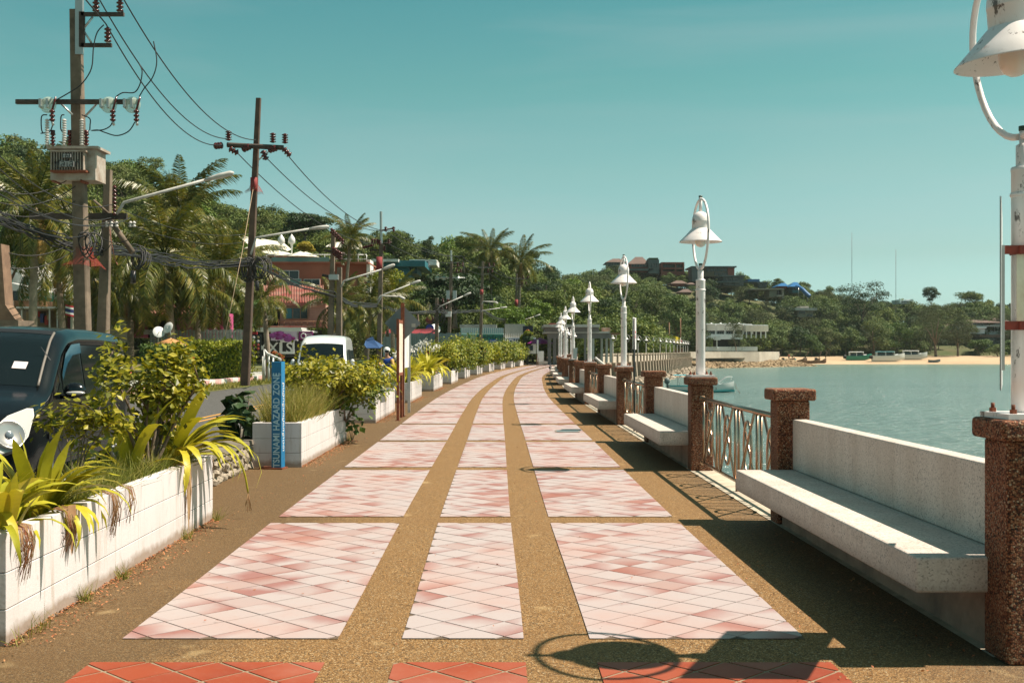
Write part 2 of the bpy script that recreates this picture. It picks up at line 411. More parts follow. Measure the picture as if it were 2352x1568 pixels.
def tile_panel(x0, x1, z0, z1, red=False, single=False):
    bed = sheet('grout_bed', [x0, x1], list(np.linspace(z0, z1, 6)), .003, M_GROUT2 if red else M_GROUT, prom, None)
    bed.name = 'tile_panel'
    mat = M_RED if red else M_TILE
    t = tile_data(x0, x1, z0, z1, .331, .018 if red else .009, (x0+x1)/2+.05, z0+.04)
    if single:
        t.sort(key=lambda a: a[2])
        for a in t:
            if single is not True and a[2] > single: break
            link('tile', tile_mesh([a], mat, 0.0068), bed)
        t = [] if single is True else [a for a in t if a[2] > single]
    if t:
        o = link('tile', tile_mesh(t, mat, 0.0068), bed); o['kind'] = 'stuff'
COLS = [(-1.77, -.65), (-.316, .316), (.66, 1.78)]
for (a, b) in COLS:
    tile_panel(a, b, 3.4, 5.585, red=True, single=False)
    tile_panel(a, b, 6.05, 5.82+PIT-.19, single=True)
k = 1
while 5.82+PIT*k < 124:
    z0 = 5.82+PIT*k+.2; z1 = z0+PIT-.38
    for (a, b) in COLS: tile_panel(a, b, z0, z1, single=(11.4 if k == 1 else False))
    k += 1
# service hatch in the right column
mh = MB(); c = P(1304, 988, 21.3); m_h = empty('service_hatch', (c.x, 21.5, .012), TH(21), 'blue grey steel service hatch flush in the right hand tile column', 'hatch')
MB().b2(-.2, -.22, 0, .2, .22, .008).build('cover', flat('hatch_steel', (.16, .20, .20), .5, .3), m_h)
MB().b2(-.22, -.24, -.002, .22, .24, .004).build('frame', M_CONC, m_h)

# ---------------------------------------------------------------- ground, road, sea
M_ASPH = aggregate('asphalt', [(0, (.045, .044, .042)), (.4, (.10, .098, .092)), (1, (.17, .165, .155))], 60, tint=(.075, .073, .068), bump=.3)
M_PAV = paint('pale_pavement', (.46, .47, .42), (.34, .35, .31), .85, 1.5)
M_EARTH = paint('dry_earth', (.20, .15, .09), (.10, .09, .04), .95, .7)
M_TURF = paint('turf', (.09, .11, .03), (.14, .12, .05), .95, .8)
def poly_sheet(name, pts, h, mat, kind='structure', label=None):
    o = MB().add([(x, y, h) for x, y in pts], [tuple(range(len(pts)))]).build(name, mat); o['kind'] = kind
    if label: o['label'] = label
    return o
# land behind the promenade, level with the street: strips from far inland to the shore edge
far = [(9.6, 128), (16.0, 150), (24.5, 185), (33, 225), (38.5, 252), (52, 262), (60, 285), (64, 322), (80, 345), (110, 352), (160, 356), (240, 362), (420, 382), (900, 520), (2600, 1400), (2600, 4000)]
def shore_x(z):
    if z < 124: return C(z)-2.9
    return lerp_tab([(q[1], q[0]) for q in [(C(124)-2.9, 124)]+far], z)
def lerp_tab(tab, y):
    if y <= tab[0][0]: return tab[0][1]
    for (a, va), (b, vb) in zip(tab, tab[1:]):
        if y <= b: t = (y-a)/(b-a); return va+(vb-va)*t
    return tab[-1][1]
m = MB(); zz_ = [-400, -8]+list(range(0, 124, 4))+[124, 128, 150, 185, 225, 252, 262, 285, 322, 345, 352, 356, 362, 382, 520, 1400, 4000]
m.add([p for z in zz_ for p in ((-3000, z, -.16), (-40, z, -.16), (shore_x(z), z, -.16))], [(3*i+j, 3*i+j+1, 3*i+j+4, 3*i+j+3) for i in range(len(zz_)-1) for j in (0, 1)])
gnd = m.build('ground', M_EARTH); gnd['kind'] = 'structure'
# sea bed keeps the bay from looking hollow; water sheet above it
def water():
    t = NT('bay_water'); v = t.geo()
    sp = t.n('SeparateXYZ'); t.l(v, sp.inputs[0])
    dpt = t.math('ADD', sp.outputs[1], t.math('MULTIPLY', t.noise(v, .02, 3), 60))
    base = t.ramp(t.math('MULTIPLY', dpt, .0028), [(.05, (.095, .15, .14)), (.45, (.12, .18, .165)), (.80, (.145, .21, .175)), (.92, (.20, .26, .20)), (1, (.24, .26, .19))])
    band = t.noise(v, .06, 4, .6, (.35, 1.6, 1))
    base = t.mix(t.ramp(band, [(.45, 0.0), (.7, .35)]), base, (.055, .095, .10))
    t.col(base)
    n1 = t.noise(v, 1.5, 4, .6, (1, 1.7, 1)); n2 = t.noise(v, .45, 3, .6, (1, 1.5, 1))
    t.bump(t.math('ADD', n1, t.math('MULTIPLY', n2, 1.6)), 1.0, .34)
    return t.set(.18, 0, .45)
M_WATER = water()
wt = MB().add([(-3, -400, SEA), (5000, -400, SEA), (5000, 2500, SEA), (-3, 2500, SEA)], [(0, 1, 2, 3)]).build('water', M_WATER); wt['kind'] = 'structure'

# road: follows the promenade on its left, turning right with it
def rsheet(name, offs, h, mat, zs, f, parent=None, kind='structure'):
    m = MB(); n = len(offs)
    m.add([Vector((f(z)+o, z, h)) for z in zs for o in offs], [(i*n+j, i*n+j+1, (i+1)*n+j+1, (i+1)*n+j) for i in range(len(zs)-1) for j in range(n-1)])
    o = m.build(name, mat, parent)
    if kind: o['kind'] = kind
    return o
def RC(z):   # centre of the road
    return -7.35+.1*min(max((z-20)/30, 0), 1)+(C(z)+.55 if z > 45 else 0)*min(max((z-45)/20, 0), 1)
RZ = [-8+i*3 for i in range(64)]
road = rsheet('road', [-4.6, 0, 3.95], -.125, M_ASPH, RZ, RC)
M_YLINE = paint('yellow_road_paint', (.62, .30, .05), (.40, .22, .06), .7, 9)
for k, o in enumerate((-.16, .16)):
    q = rsheet('centre_line', [o-.055, o+.055], -.12, M_YLINE, RZ, RC, road, None)
q = rsheet('edge_line', [3.3, 3.4], -.12, M_WPAINT, RZ, RC, road, None)
# far kerb painted in red and white blocks, each block a part
M_KW = paint('kerb_white', (.78, .74, .70), None, .75, 5); M_KR = paint('kerb_red', (.62, .26, .25), (.70, .50, .47), .75, 5)
kr = empty('kerb', (0, 0, 0), 0, 'low kerb painted in faded red and white blocks along the far side of the road', 'kerb')
verge = rsheet('grass_verge', [-6.2, -4.6], -.115, M_TURF, RZ, RC)
kb = [MB().box(0, 0, .02, .22, .98, .34).mesh('kerb_block', m) for m in (M_KW, M_KR)]
zz = 26.0; i = 0
while zz < 92:
    th = math.atan((RC(zz+1)-RC(zz-1))/2); link('kerb_block', kb[i % 2], kr, (RC(zz)-6.3, zz, 0), (0, 0, -th)); zz += 1.0; i += 1
pav = rsheet('pavement', [-10.5, -6.42], .1, M_PAV, RZ, RC)
lawn = rsheet('lawn', [-26, -10.5], .03, M_TURF, RZ[8:], RC)

# low rubble retaining wall between promenade and road
rw = empty('retaining_wall', (0, 0, 0), 0, 'low rubble stone wall between the promenade and the road, dark cement coping', 'wall')
m = MB(); m.v = []
zs = list(np.linspace(2, 112, 90))
vs = []
for z in zs: vs += [W(-2.98, z, -.2), W(-3.0, z, .30), W(-3.48, z, .30), W(-3.5, z, -.2)]
m.add(vs, [(4*i+j, 4*i+4+j, 4*i+5+j, 4*i+1+j) for i in range(len(zs)-1) for j in range(3)]); m.build('core', M_CONC, rw)
m = MB(); vs = []
for i, z in enumerate(zs): dz = .008*math.sin(i*2.3); vs += [W(-2.93+dz, z, .30), W(-2.94+dz, z, .36+dz), W(-3.5, z, .37), W(-3.52, z, .30)]
m.add(vs, [(4*i+j, 4*i+4+j, 4*i+5+j, 4*i+1+j) for i in range(len(zs)-1) for j in range(3)]+[(0, 1, 2, 3)]); m.build('coping', paint('stained_cement', (.20, .17, .13), (.09, .08, .06), .9, 2), rw)
def rock_mesh(sd, mat):
    r = random.Random(sd); me = MB(); me.ball((0, 0, 0), .5, .5, .5, 7, 4)
    me.v = [tuple(c*(1+r.uniform(-.28, .22)) for c in v) for v in me.v]; me.sm = [False]*len(me.sm)
    return me.mesh('stone', mat)
stones = [rock_mesh(i, M_STONE) for i in range(5)]
def wall_stones(z0, z1):
    z = z0
    while z < z1:
        h = .03
        while h < .27:
            s = random.uniform(.10, .17)
            o = link('stone', random.choice(stones), rw, W(-2.99+random.uniform(-.01, .01), z+random.uniform(-.04, .04), h), (random.random()*6, random.random()*6, random.random()*6))
            o.scale = (.12, s*1.25, s); h += s*.8
        z += .15
wall_stones(9.6, 15.0)
# rocks piled at the foot of the sea wall
def rock_field(name, label, pts, smin, smax, mat):
    m = MB(); r = random.Random(5)
    for (x, y, z) in pts:
        s = r.uniform(smin, smax); b = len(m.v); m.ball((x, y, z), s, s*r.uniform(.7, 1.2), s*.6, 6, 3)
        for i in range(b, len(m.v)): m.v[i] = tuple(c+r.uniform(-.22, .22)*s for c in m.v[i])
    m.sm = [False]*len(m.sm); o = m.build(name, mat); return tag(o, label, None, None, 'stuff')
# ================================================================ BALUSTRADE
ORD = ['nearest', 'second', 'third', 'fourth', 'fifth', 'sixth', 'seventh', 'eighth', 'ninth', 'tenth', 'eleventh', 'twelfth', 'thirteenth', 'fourteenth', 'fifteenth', 'sixteenth', 'seventeenth', 'eighteenth', 'nineteenth', 'twentieth', 'twenty first', 'twenty second', 'twenty third', 'twenty fourth', 'twenty fifth', 'twenty sixth', 'twenty seventh', 'twenty eighth', 'twenty ninth', 'thirtieth']
NP = 26
RO = 2.75
sh_m = MB(); sh_m.b2(-.14, -.14, 0, .14, .14, 1.07)
cp_m = MB(); cp_m.b2(-.185, -.185, 1.07, .185, .185, 1.17)
def pillar(k):
    z = Z1+PIT*k; lab = ('%s reddish brown aggregate pillar of the balustrade' % ORD[k]) + (' at the right edge of the photo' if k == 0 else ' from the camera')
    lab += ', carrying a lamp post' if k % 2 == 0 else ', with a bare square cap'
    e = empty('pillar', W(RO, z, 0), TH(z), lab, 'pillar', 'aggregate pillars of the balustrade')
    o = sh_m.build('shaft', M_PILL, e, bevel=.018) if k == 0 else None
    return e
pil0 = pillar(0); cpo = cp_m.build('cap', M_PILL, pil0, bevel=.02, seg=3)
for k in range(1, NP):
    e = pillar(k)
    for ch in pil0.children: c = ch.copy(); COL.objects.link(c); c.parent = e

# ---- lamp posts
def lamp(k, z):
    lab = 'white bell shaded lamp post, %s in the row along the sea rail' % ORD[k//2]
    if k == 0: lab = 'large white bell shaded lamp post cut by the right edge of the photo'
    return empty('lamp_post', W(RO, z, 1.17), TH(z)+R(2.5), lab, 'lamp post', 'white lamp posts along the balustrade')
def lamp_parts(e):
    p = MB().b2(-.15, -.15, 0.002, .15, .15, .028).build('base_plate', M_LAMP, e)
    for i in (-1, 1):
        for j in (-1, 1):
            b = MB(); b.tube([(i*.105, j*.105, .028), (i*.105, j*.105, .048)], .018, 6, flat=True); b.tube([(i*.105, j*.105, .048), (i*.105, j*.105, .072)], .009, 8)
            b.build('bolt', M_RUST, e)
    m = MB(); m.lathe([(.052, .028), (.058, .04), (.058, 1.20), (.060, 1.205), (.060, 1.22), (.056, 1.222), (.056, 1.225), (.0, 1.225)], n=24); m.build('pole', M_LAMP, e)
    MB().lathe([(.058, 1.08), (.063, 1.082), (.064, 1.09), (.063, 1.098), (.058, 1.10)]).build('ring', M_LAMP, e)
    MB().lathe([(.037, 1.222), (.037, 1.33), (.030, 1.335), (.021, 1.34), (.021, 1.41), (.0, 1.41)], n=20).build('neck', M_LAMP, e)
    MB().lathe([(.0, 1.425), (.024, 1.425), (.024, 1.405), (.021, 1.40)], n=14).build('cap', flat('dark_green_cap', (.02, .05, .03), .5), e)
    hd = bpy.data.objects.new('lamp_head', None)
    # hoop
    pts = [(0, .44*math.sin(a), 1.79-.44*math.cos(a)) for a in np.linspace(.05, 2*PI-.05, 41)]
    pts = [(0, y*.93*(1+.06*math.sin(z*3.5)), z) for (_, y, z) in pts]
    m = MB(); m.tube(pts, .0165, 10); m.build('hoop', M_LAMP, e)
    m = MB()
    m.lathe([(.0, 2.078), (.03, 2.075), (.065, 2.058), (.090, 2.03), (.104, 1.995), (.109, 1.955), (.109, 1.95), (.107, 1.948), (.107, 1.86)], n=32)
    m.build('dome', M_LAMP, e)
    m = MB(); m.lathe([(.107, 1.862), (.125, 1.845), (.19, 1.775), (.268, 1.698), (.270, 1.692), (.266, 1.692), (.185, 1.768), (.118, 1.838), (.085, 1.852), (.0, 1.853)], n=40)
    m.build('lamp_shade', M_LAMP, e)
    m = MB(); m.tube([(0, 0, 2.07), (0, 0, 2.26)], .021, 14); m.build('stem', M_LAMP, e)
    MB().lathe([(.0, 2.275), (.024, 2.275), (.024, 2.255), (.02, 2.25)], n=14).build('stem_cap', flat('dark_green_cap', (.02, .05, .03), .5), e)
    g = NT('milky_globe'); g.col((.70, .66, .60)); g.set(.12, 0, .6, **{'Subsurface Weight': .3})
    m = MB(); m.lathe([(.055, 1.84), (.07, 1.78), (.084, 1.72), (.084, 1.68), (.078, 1.645), (.06, 1.612), (.03, 1.594), (.0, 1.59)], n=28); m.v = [(a*.85, b*.85, c_ if c_ > 1.8 else 1.8+(c_-1.8)*.82) for a, b, c_ in m.v]; m.build('globe', g.m, e)
L0 = lamp(0, Z1); lamp_parts(L0)
for k in range(2, NP, 2):
    e = lamp(k, Z1+PIT*k)
    for ch in L0.children: c = ch.copy(); COL.objects.link(c); c.parent = e
    e.rotation_euler.z += random.uniform(-.05, .05)
# the nearest head hangs slightly askew
for ch in L0.children:
    if ch.name.split('.')[0] in ('hoop', 'dome', 'lamp_shade', 'stem', 'stem_cap', 'globe'):
        T = Matrix.Translation((-.015, 0, 1.385)) @ Euler((0, R(-4.5), 0)).to_matrix().to_4x4() @ Matrix.Scale(1.05, 4) @ Matrix.Translation((0, 0, -1.36))
        ch.matrix_local = T

# information board clamped to the nearest pole, seen edge on
a = Vector((2.215, 5.27)); b = Vector((2.60, 6.17)); mid = (a+b)/2; ang = math.atan2(b.y-a.y, b.x-a.x); Lb = (b-a).length
bd = empty('sign_board', (mid.x, mid.y, 1.76), ang, 'thin rectangular sign board seen edge on, strapped to the nearest lamp post by rusty bands', 'sign')
MB().b2(-Lb/2, -.002, -.44, Lb/2, .002, .44).build('panel', flat('board_back', (.70, .70, .69), .4, .3), bd)
MB().b2(-Lb/2, .003, -.44, Lb/2, .005, .44).build('face', flat('board_face', (.05, .05, .05), .5), bd)
MB().b2(-Lb/2+.03, -.016, -.35, -Lb/2+.042, -.003, .22).build('stiffener', M_GALV, bd)
pc = W(RO, Z1)
M_REDB = paint('rust_red_band', (.22, .035, .02), (.12, .03, .02), .7, 14)
for h in (1.965, 1.60):
    m = MB(); m.lathe([(.060, 0), (.066, 0.002), (.066, .040), (.060, .042)], n=24)
    m.b2(-.055, -.085, .0, .0, -.07, .042) ; m.b2(-.12, -.075, .0, -.04, -.06, .042)
    q = m.build('clamp', M_REDB, bd, (0, 0, h-1.76)); 
    q.matrix_local = Matrix.Translation(bd.matrix_world.inverted() @ (Vector((0, 0, 0)))) if False else Matrix.Translation((0, 0, 0))
    v = Matrix.Rotation(-ang, 4, 'Z') @ Vector((pc.x-mid.x, pc.y-mid.y, h-1.76)); q.location = v; q.rotation_euler = (0, 0, -ang)
q = MB().b2(-.06, -.062, -.17, .0, -.056, .20); v = Matrix.Rotation(-ang, 4, 'Z') @ Vector((pc.x-mid.x, pc.y-mid.y, .02))
q.build('pole_patch', paint('cream_patch', (.70, .66, .52), (.6, .5, .35), .5, 5), bd, v, (0, 0, -ang))

# ---- benches
def bench(k):
    z0 = Z1+PIT*k+.16; z1 = Z1+PIT*(k+1)-.145
    zm = (z0+z1)/2; L = z1-z0; th = TH(zm)
    x = (C(z0)+C(z1))/2
    lab = 'white terrazzo bench with backrest, %s of the benches along the sea rail' % ORD[k//2]
    if k == 0: lab = 'large white terrazzo bench with backrest filling the lower right of the photo'
    e = empty('bench', (x+RO, zm, 0), th, lab, 'bench', 'terrazzo benches of the balustrade')
    if k == 0:
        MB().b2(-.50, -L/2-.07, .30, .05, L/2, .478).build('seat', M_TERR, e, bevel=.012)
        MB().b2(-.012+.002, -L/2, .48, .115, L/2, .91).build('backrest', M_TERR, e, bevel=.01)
        MB().b2(-.10, -L/2, 0, .115, L/2, .299).build('support_wall', paint('stained_plinth', (.34, .24, .18), (.14, .10, .08), .85, 2.5), e)
    return e
be0 = bench(0)
for k in range(2, NP-1, 2):
    e = bench(k)
    for ch in be0.children: c = ch.copy(); COL.objects.link(c); c.parent = e

# ---- stainless railings
def rail(k):
    z0 = Z1+PIT*k+.14; z1 = Z1+PIT*(k+1)-.14; zm = (z0+z1)/2
    lab = 'stainless steel railing with crossed bars and oval rings, %s bay from the camera' % ORD[k//2]
    return empty('railing', ((C(z0)+C(z1))/2+RO, zm, 0), TH(zm), lab, 'railing', 'stainless railings of the balustrade'), z1-z0
def rail_parts(e, L, merged=False):
    top, bot, r = .90, .115, .0095
    parts = []
    MB().tube([(0, -L/2-.01, top), (0, L/2+.01, top)], .026, 12).build('top_rail', M_STEEL, e)
    MB().tube([(0, -L/2-.01, bot), (0, L/2+.01, bot)], .019, 10).build('bottom_rail', M_STEEL, e)
    for s in (-1, 1):
        for h, rr in ((top, .045), (bot, .036)): MB().tube([(0, s*(L/2-.002), h), (0, s*(L/2-.018), h)], rr, 12, flat=False).build('flange', M_STEEL, e)
    MB().tube([(0, -.02, 0), (0, -.02, bot)], .022, 10).build('foot', M_STEEL, e)
    n = 4; p = L/n
    for i in range(n):
        c = -L/2+p*(i+.5)
        for s in (-1, 1):
            MB().tube([(0, c+s*.435, bot), (0, c+s*.435, top)], .016, 8).build('bar', M_STEEL, e)
            MB().tube([(.010*s, c-s*.37, bot), (.010*s, c+s*.37, top)], .0145, 8).build('cross_bar', M_STEEL, e)
        pts = [(0, c+.175*math.sin(a), .51+.27*math.cos(a)) for a in np.linspace(0, 2*PI, 33)]
        MB().tube(pts, .0145, 8, caps=False).build('oval_ring', M_STEEL, e)
r0, Lr = rail(1); rail_parts(r0, Lr)
for k in range(3, 12, 2):
    e, L = rail(k)
    for ch in r0.children: c = ch.copy(); COL.objects.link(c); c.parent = e
me = MB()
for ch in r0.children:
    b = len(me.v); me.v += [tuple(v.co) for v in ch.data.vertices]
    for p in ch.data.polygons: me.f.append([b+i for i in p.vertices]); me.sm.append(True); me.mi.append(0)
me_far = me.mesh('railing', M_STEEL)
for k in range(13, NP-1, 2):
    z0 = Z1+PIT*k+.14; z1 = z0+PIT-.28; zm = (z0+z1)/2
    o = link('railing', me_far, None, ((C(z0)+C(z1))/2+RO, zm, 0), (0, 0, TH(zm)))
    tag(o, 'stainless steel railing with crossed bars and oval rings, %s bay from the camera' % ORD[k//2], 'railing', 'stainless railings of the balustrade')
# cement strip at the foot of the railings
st = rsheet('cement_strip', [2.60, 2.90], .006, paint('pale_cement', (.50, .44, .34), (.24, .2, .15), .9, 3), [Z1+i*2.2 for i in range(55)], C, prom, None)

# narrow banner on a black post by the rail
bp = empty('banner_post', (2.27, 21.6, 0), R(78), 'black post with a narrow white banner printed in red, standing at the rail', 'sign')
MB().tube([(0, 0, 0), (0, 0, 2.1)], .018, 8).build('post', M_BLACK, bp)
pl = MB().b2(-.03, .02, 1.52, .55, .026, 2.12).build('banner', flat('banner_white', (.72, .70, .70), .5), bp)

def text(s, size, mat, parent, loc, rot, name='lettering', ex=.001, align='CENTER', sx=1.0, bold=0):
    c = bpy.data.curves.new(name, 'FONT'); c.body = s; c.size = size; c.extrude = ex; c.align_x = align; c.align_y = 'CENTER'; c.offset = bold
    c.resolution_u = 3
    o = bpy.data.objects.new(name, c); COL.objects.link(o)
    dg = bpy.context.evaluated_depsgraph_get(); me = bpy.data.meshes.new_from_object(o.evaluated_get(dg))
    bpy.data.objects.remove(o); me.materials.clear(); me.materials.append(mat)
    q = link(name, me, parent, loc, rot); q.scale = (sx, 1, 1); return q
M_TW = flat('white_lettering', (.74, .76, .76), .5); M_TRED = flat('red_lettering', (.60, .05, .06), .5)
M_TDK = flat('dark_lettering', (.03, .03, .03), .5); M_TGR = flat('green_lettering', (.02, .20, .12), .5)
text('ระวัง\nห้ามทิ้งขยะ\nบริเวณนี้', .09, M_TRED, bp, (.26, .018, 1.85), (PI/2, 0, 0))
# ================================================================ PLANTERS
PZ = [5.90, 14.95, 24.05, 33.3, 42.9, 52.2, 62.0, 71.5, 81.0, 91.0, 101.0, 110.5]
PLAB = ['nearest white block planter at the left edge of the photo', 'white block planter behind the blue hazard post', 'third white block planter, beside the rusty notice posts', 'fourth white block planter, behind the grey notice posts']
PW = (-2.95, -2.32)
def ring(m, L, h0, h1, ins=0, t=.09):
    w2 = .315-ins; l2 = L/2-ins
    m.b2(-w2, -l2, h0, w2, -l2+t, h1); m.b2(-w2, l2-t, h0, w2, l2, h1)
    m.b2(-w2, -l2+t, h0, -w2+t, l2-t, h1); m.b2(w2-t, -l2+t, h0, w2, l2-t, h1)
def ring_full(L, h0, h1, ins=0, t=.09):
    "one solid course: rectangular tube"
    w2 = .315-ins; l2 = L/2-ins; m = MB(); o = [(-w2, -l2), (w2, -l2), (w2, l2), (-w2, l2)]; i_ = [(-w2+t, -l2+t), (w2-t, -l2+t), (w2-t, l2-t), (-w2+t, l2-t)]
    vs = [(x, y, h0) for x, y in o]+[(x, y, h0) for x, y in i_]+[(x, y, h1) for x, y in o]+[(x, y, h1) for x, y in i_]
    fs = []
    for k in range(4):
        n = (k+1) % 4
        fs += [(k, n, 8+n, 8+k), (4+n, 4+k, 12+k, 12+n), (8+k, 8+n, 12+n, 12+k), (n, k, 4+k, 4+n)]
    return m.add(vs, fs)
planters = []
for i, z0 in enumerate(PZ):
    L = 4.4 if i < 6 else 4.0
    zm = z0+L/2; off = (PW[0]+PW[1])/2
    lab = PLAB[i] if i < 4 else 'white block planter, %s in the row along the left side' % ORD[i]
    e = empty('planter', W(off, zm), TH(zm), lab, 'planter', 'white block planters along the road side')
    planters.append((e, L))
    if i < 5:
        hs = [0, .185, .372, .575]
        for c in range(3): ring_full(L, hs[c]+(.0022 if c else 0), hs[c+1]-.0022).build('block_course', M_WHITE, e, bevel=.003)
        ring_full(L, .02, .55, .012, .07).build('mortar', paint('grey_joint', (.35, .33, .30), None, .9, 9), e)
    else:
        ring_full(L, 0, .575).build('block_wall', M_WHITE, e)
    MB().b2(-.23, -L/2+.085, .02, .23, L/2-.085, .50).build('soil', M_SOIL, e)

# blue hazard post
hp = empty('hazard_post', (-2.97, 14.78, 0), R(-9), 'tall square blue post reading TSUNAMI HAZARD ZONE up its front', 'post')
M_BLUE = paint('sign_blue', (.012, .17, .36), (.02, .13, .28), .4, 5)
MB().b2(-.066, -.066, .02, .066, .066, 1.36).build('shaft', M_BLUE, hp, bevel=.004)
MB().b2(-.22, -.10, .0, .09, .10, .02).build('base_plate', M_RUST, hp)
M_TSKY = flat('pale_blue_lettering', (.42, .62, .72), .5)
text('TSUNAMI HAZARD ZONE', .120, M_TSKY, hp, (.004, -.068, .62), (PI/2, -PI/2, 0), sx=.86, bold=.002)
text('1234 47', .035, M_TSKY, hp, (0, -.068, 1.19), (PI/2, 0, 0))
text('เขตเสี่ยงภัยคลื่นยักษ์', .085, M_TW, hp, (.068, 0, .66), (PI/2, -PI/2, PI/2), sx=1.25)

# notice boards seen edge on, and the diamond road sign
nb = empty('notice_board', (-2.44, 24.95, 0), 0, 'tall notice board on rusty posts seen edge on, cream panel', 'notice board')
MB().b2(-.035, -.035, 0, .02, .035, 2.18).build('post', M_RUST, nb); MB().b2(-.07, 1.10, 0, -.015, 1.17, 2.2).build('post', M_RUST, nb)
MB().b2(-.03, .035, 2.10, .0, 1.10, 2.17).build('top_frame', M_RUST, nb); MB().b2(-.03, .035, .96, .0, 1.10, 1.02).build('bottom_frame', M_RUST, nb)
MB().b2(-.022, .036, 1.021, -.006, 1.099, 2.099).build('panel', paint('cream_board', (.66, .60, .50), (.5, .42, .33), .7, 2), nb)
MB().b2(-.06, -.06, .0, .05, .06, .012).build('foot_plate', M_RUST, nb)
nb2 = empty('notice_board', (-2.50, 26.75, 0), 0, 'tall notice board on grey posts seen edge on, white panel', 'notice board')
MB().b2(-.03, -.03, 0, .03, .03, 2.26).build('post', M_GALV, nb2); MB().b2(-.02, 1.30, 0, .045, 1.36, 2.26).build('post', M_GALV, nb2)
MB().b2(-.01, .03, 1.10, .012, 1.30, 2.2).build('panel', paint('white_board', (.68, .70, .72), (.50, .45, .4), .6, 2), nb2)
MB().b2(-.07, -.07, 0, .07, .07, .012).build('foot_plate', M_RUST, nb2)
c = P(925, 742, 26.4)
rs = empty('road_sign', (c.x, 26.4, 0), R(3), 'grey back of a diamond road sign on a rusty topped post', 'road sign')
MB().b2(-.04, -.06, 0, .04, -.02, 2.58).build('post', M_RUST, rs)
MB().prism([(0, c.z-.41), (.41, c.z), (0, c.z+.41), (-.41, c.z)], -.008, .0, 'y').build('plate', flat('sign_back', (.14, .16, .165), .5, .2), rs)
MB().b2(.20, -.011, c.z-.09, .29, -.009, c.z-.01).build('sticker', flat('sticker', (.30, .30, .26), .6), rs)
# pigeon
pg = P(1264, 853, 84)
m = MB(); m.ball((0, 0, .14), .07, .12, .07); m.ball((0, .10, .25), .035, .04, .04); m.tube([(0, .06, .16), (0, .10, .24)], .03); m.tube([(.02, 0, .09), (.02, 0, 0)], .008, 5); m.tube([(-.02, 0, .09), (-.02, 0, 0)], .008, 5); m.tube([(0, -.08, .14), (0, -.24, .10)], [.04, .02], 6)
o = m.build('pigeon', flat('pigeon_grey', (.04, .04, .045), .7), None, (pg.x, 84, .01)); o.scale = (1.6, 1.6, 1.9); tag(o, 'small dark pigeon standing far along the tiled walkway', 'bird')

o = MB().tube([P(1367, 821, 31.2), P(1389, 839, 31.2)], .035, 8).build('white_pipe', M_WPAINT); tag(o, 'white pipe leaning outwards behind the balustrade past the banner', 'pipe')
c = P(1321, 812, Z1+PIT*8-.2); bxx = empty('utility_box', c, 0, 'small grey white box strapped low on a far lamp post', 'box'); MB().box(0, 0, 0, .14, .1, .36, ry=.05).build('casing', M_GALV, bxx); MB().box(0, 0, .19, .16, .12, .02).build('lid', M_WPAINT, bxx)
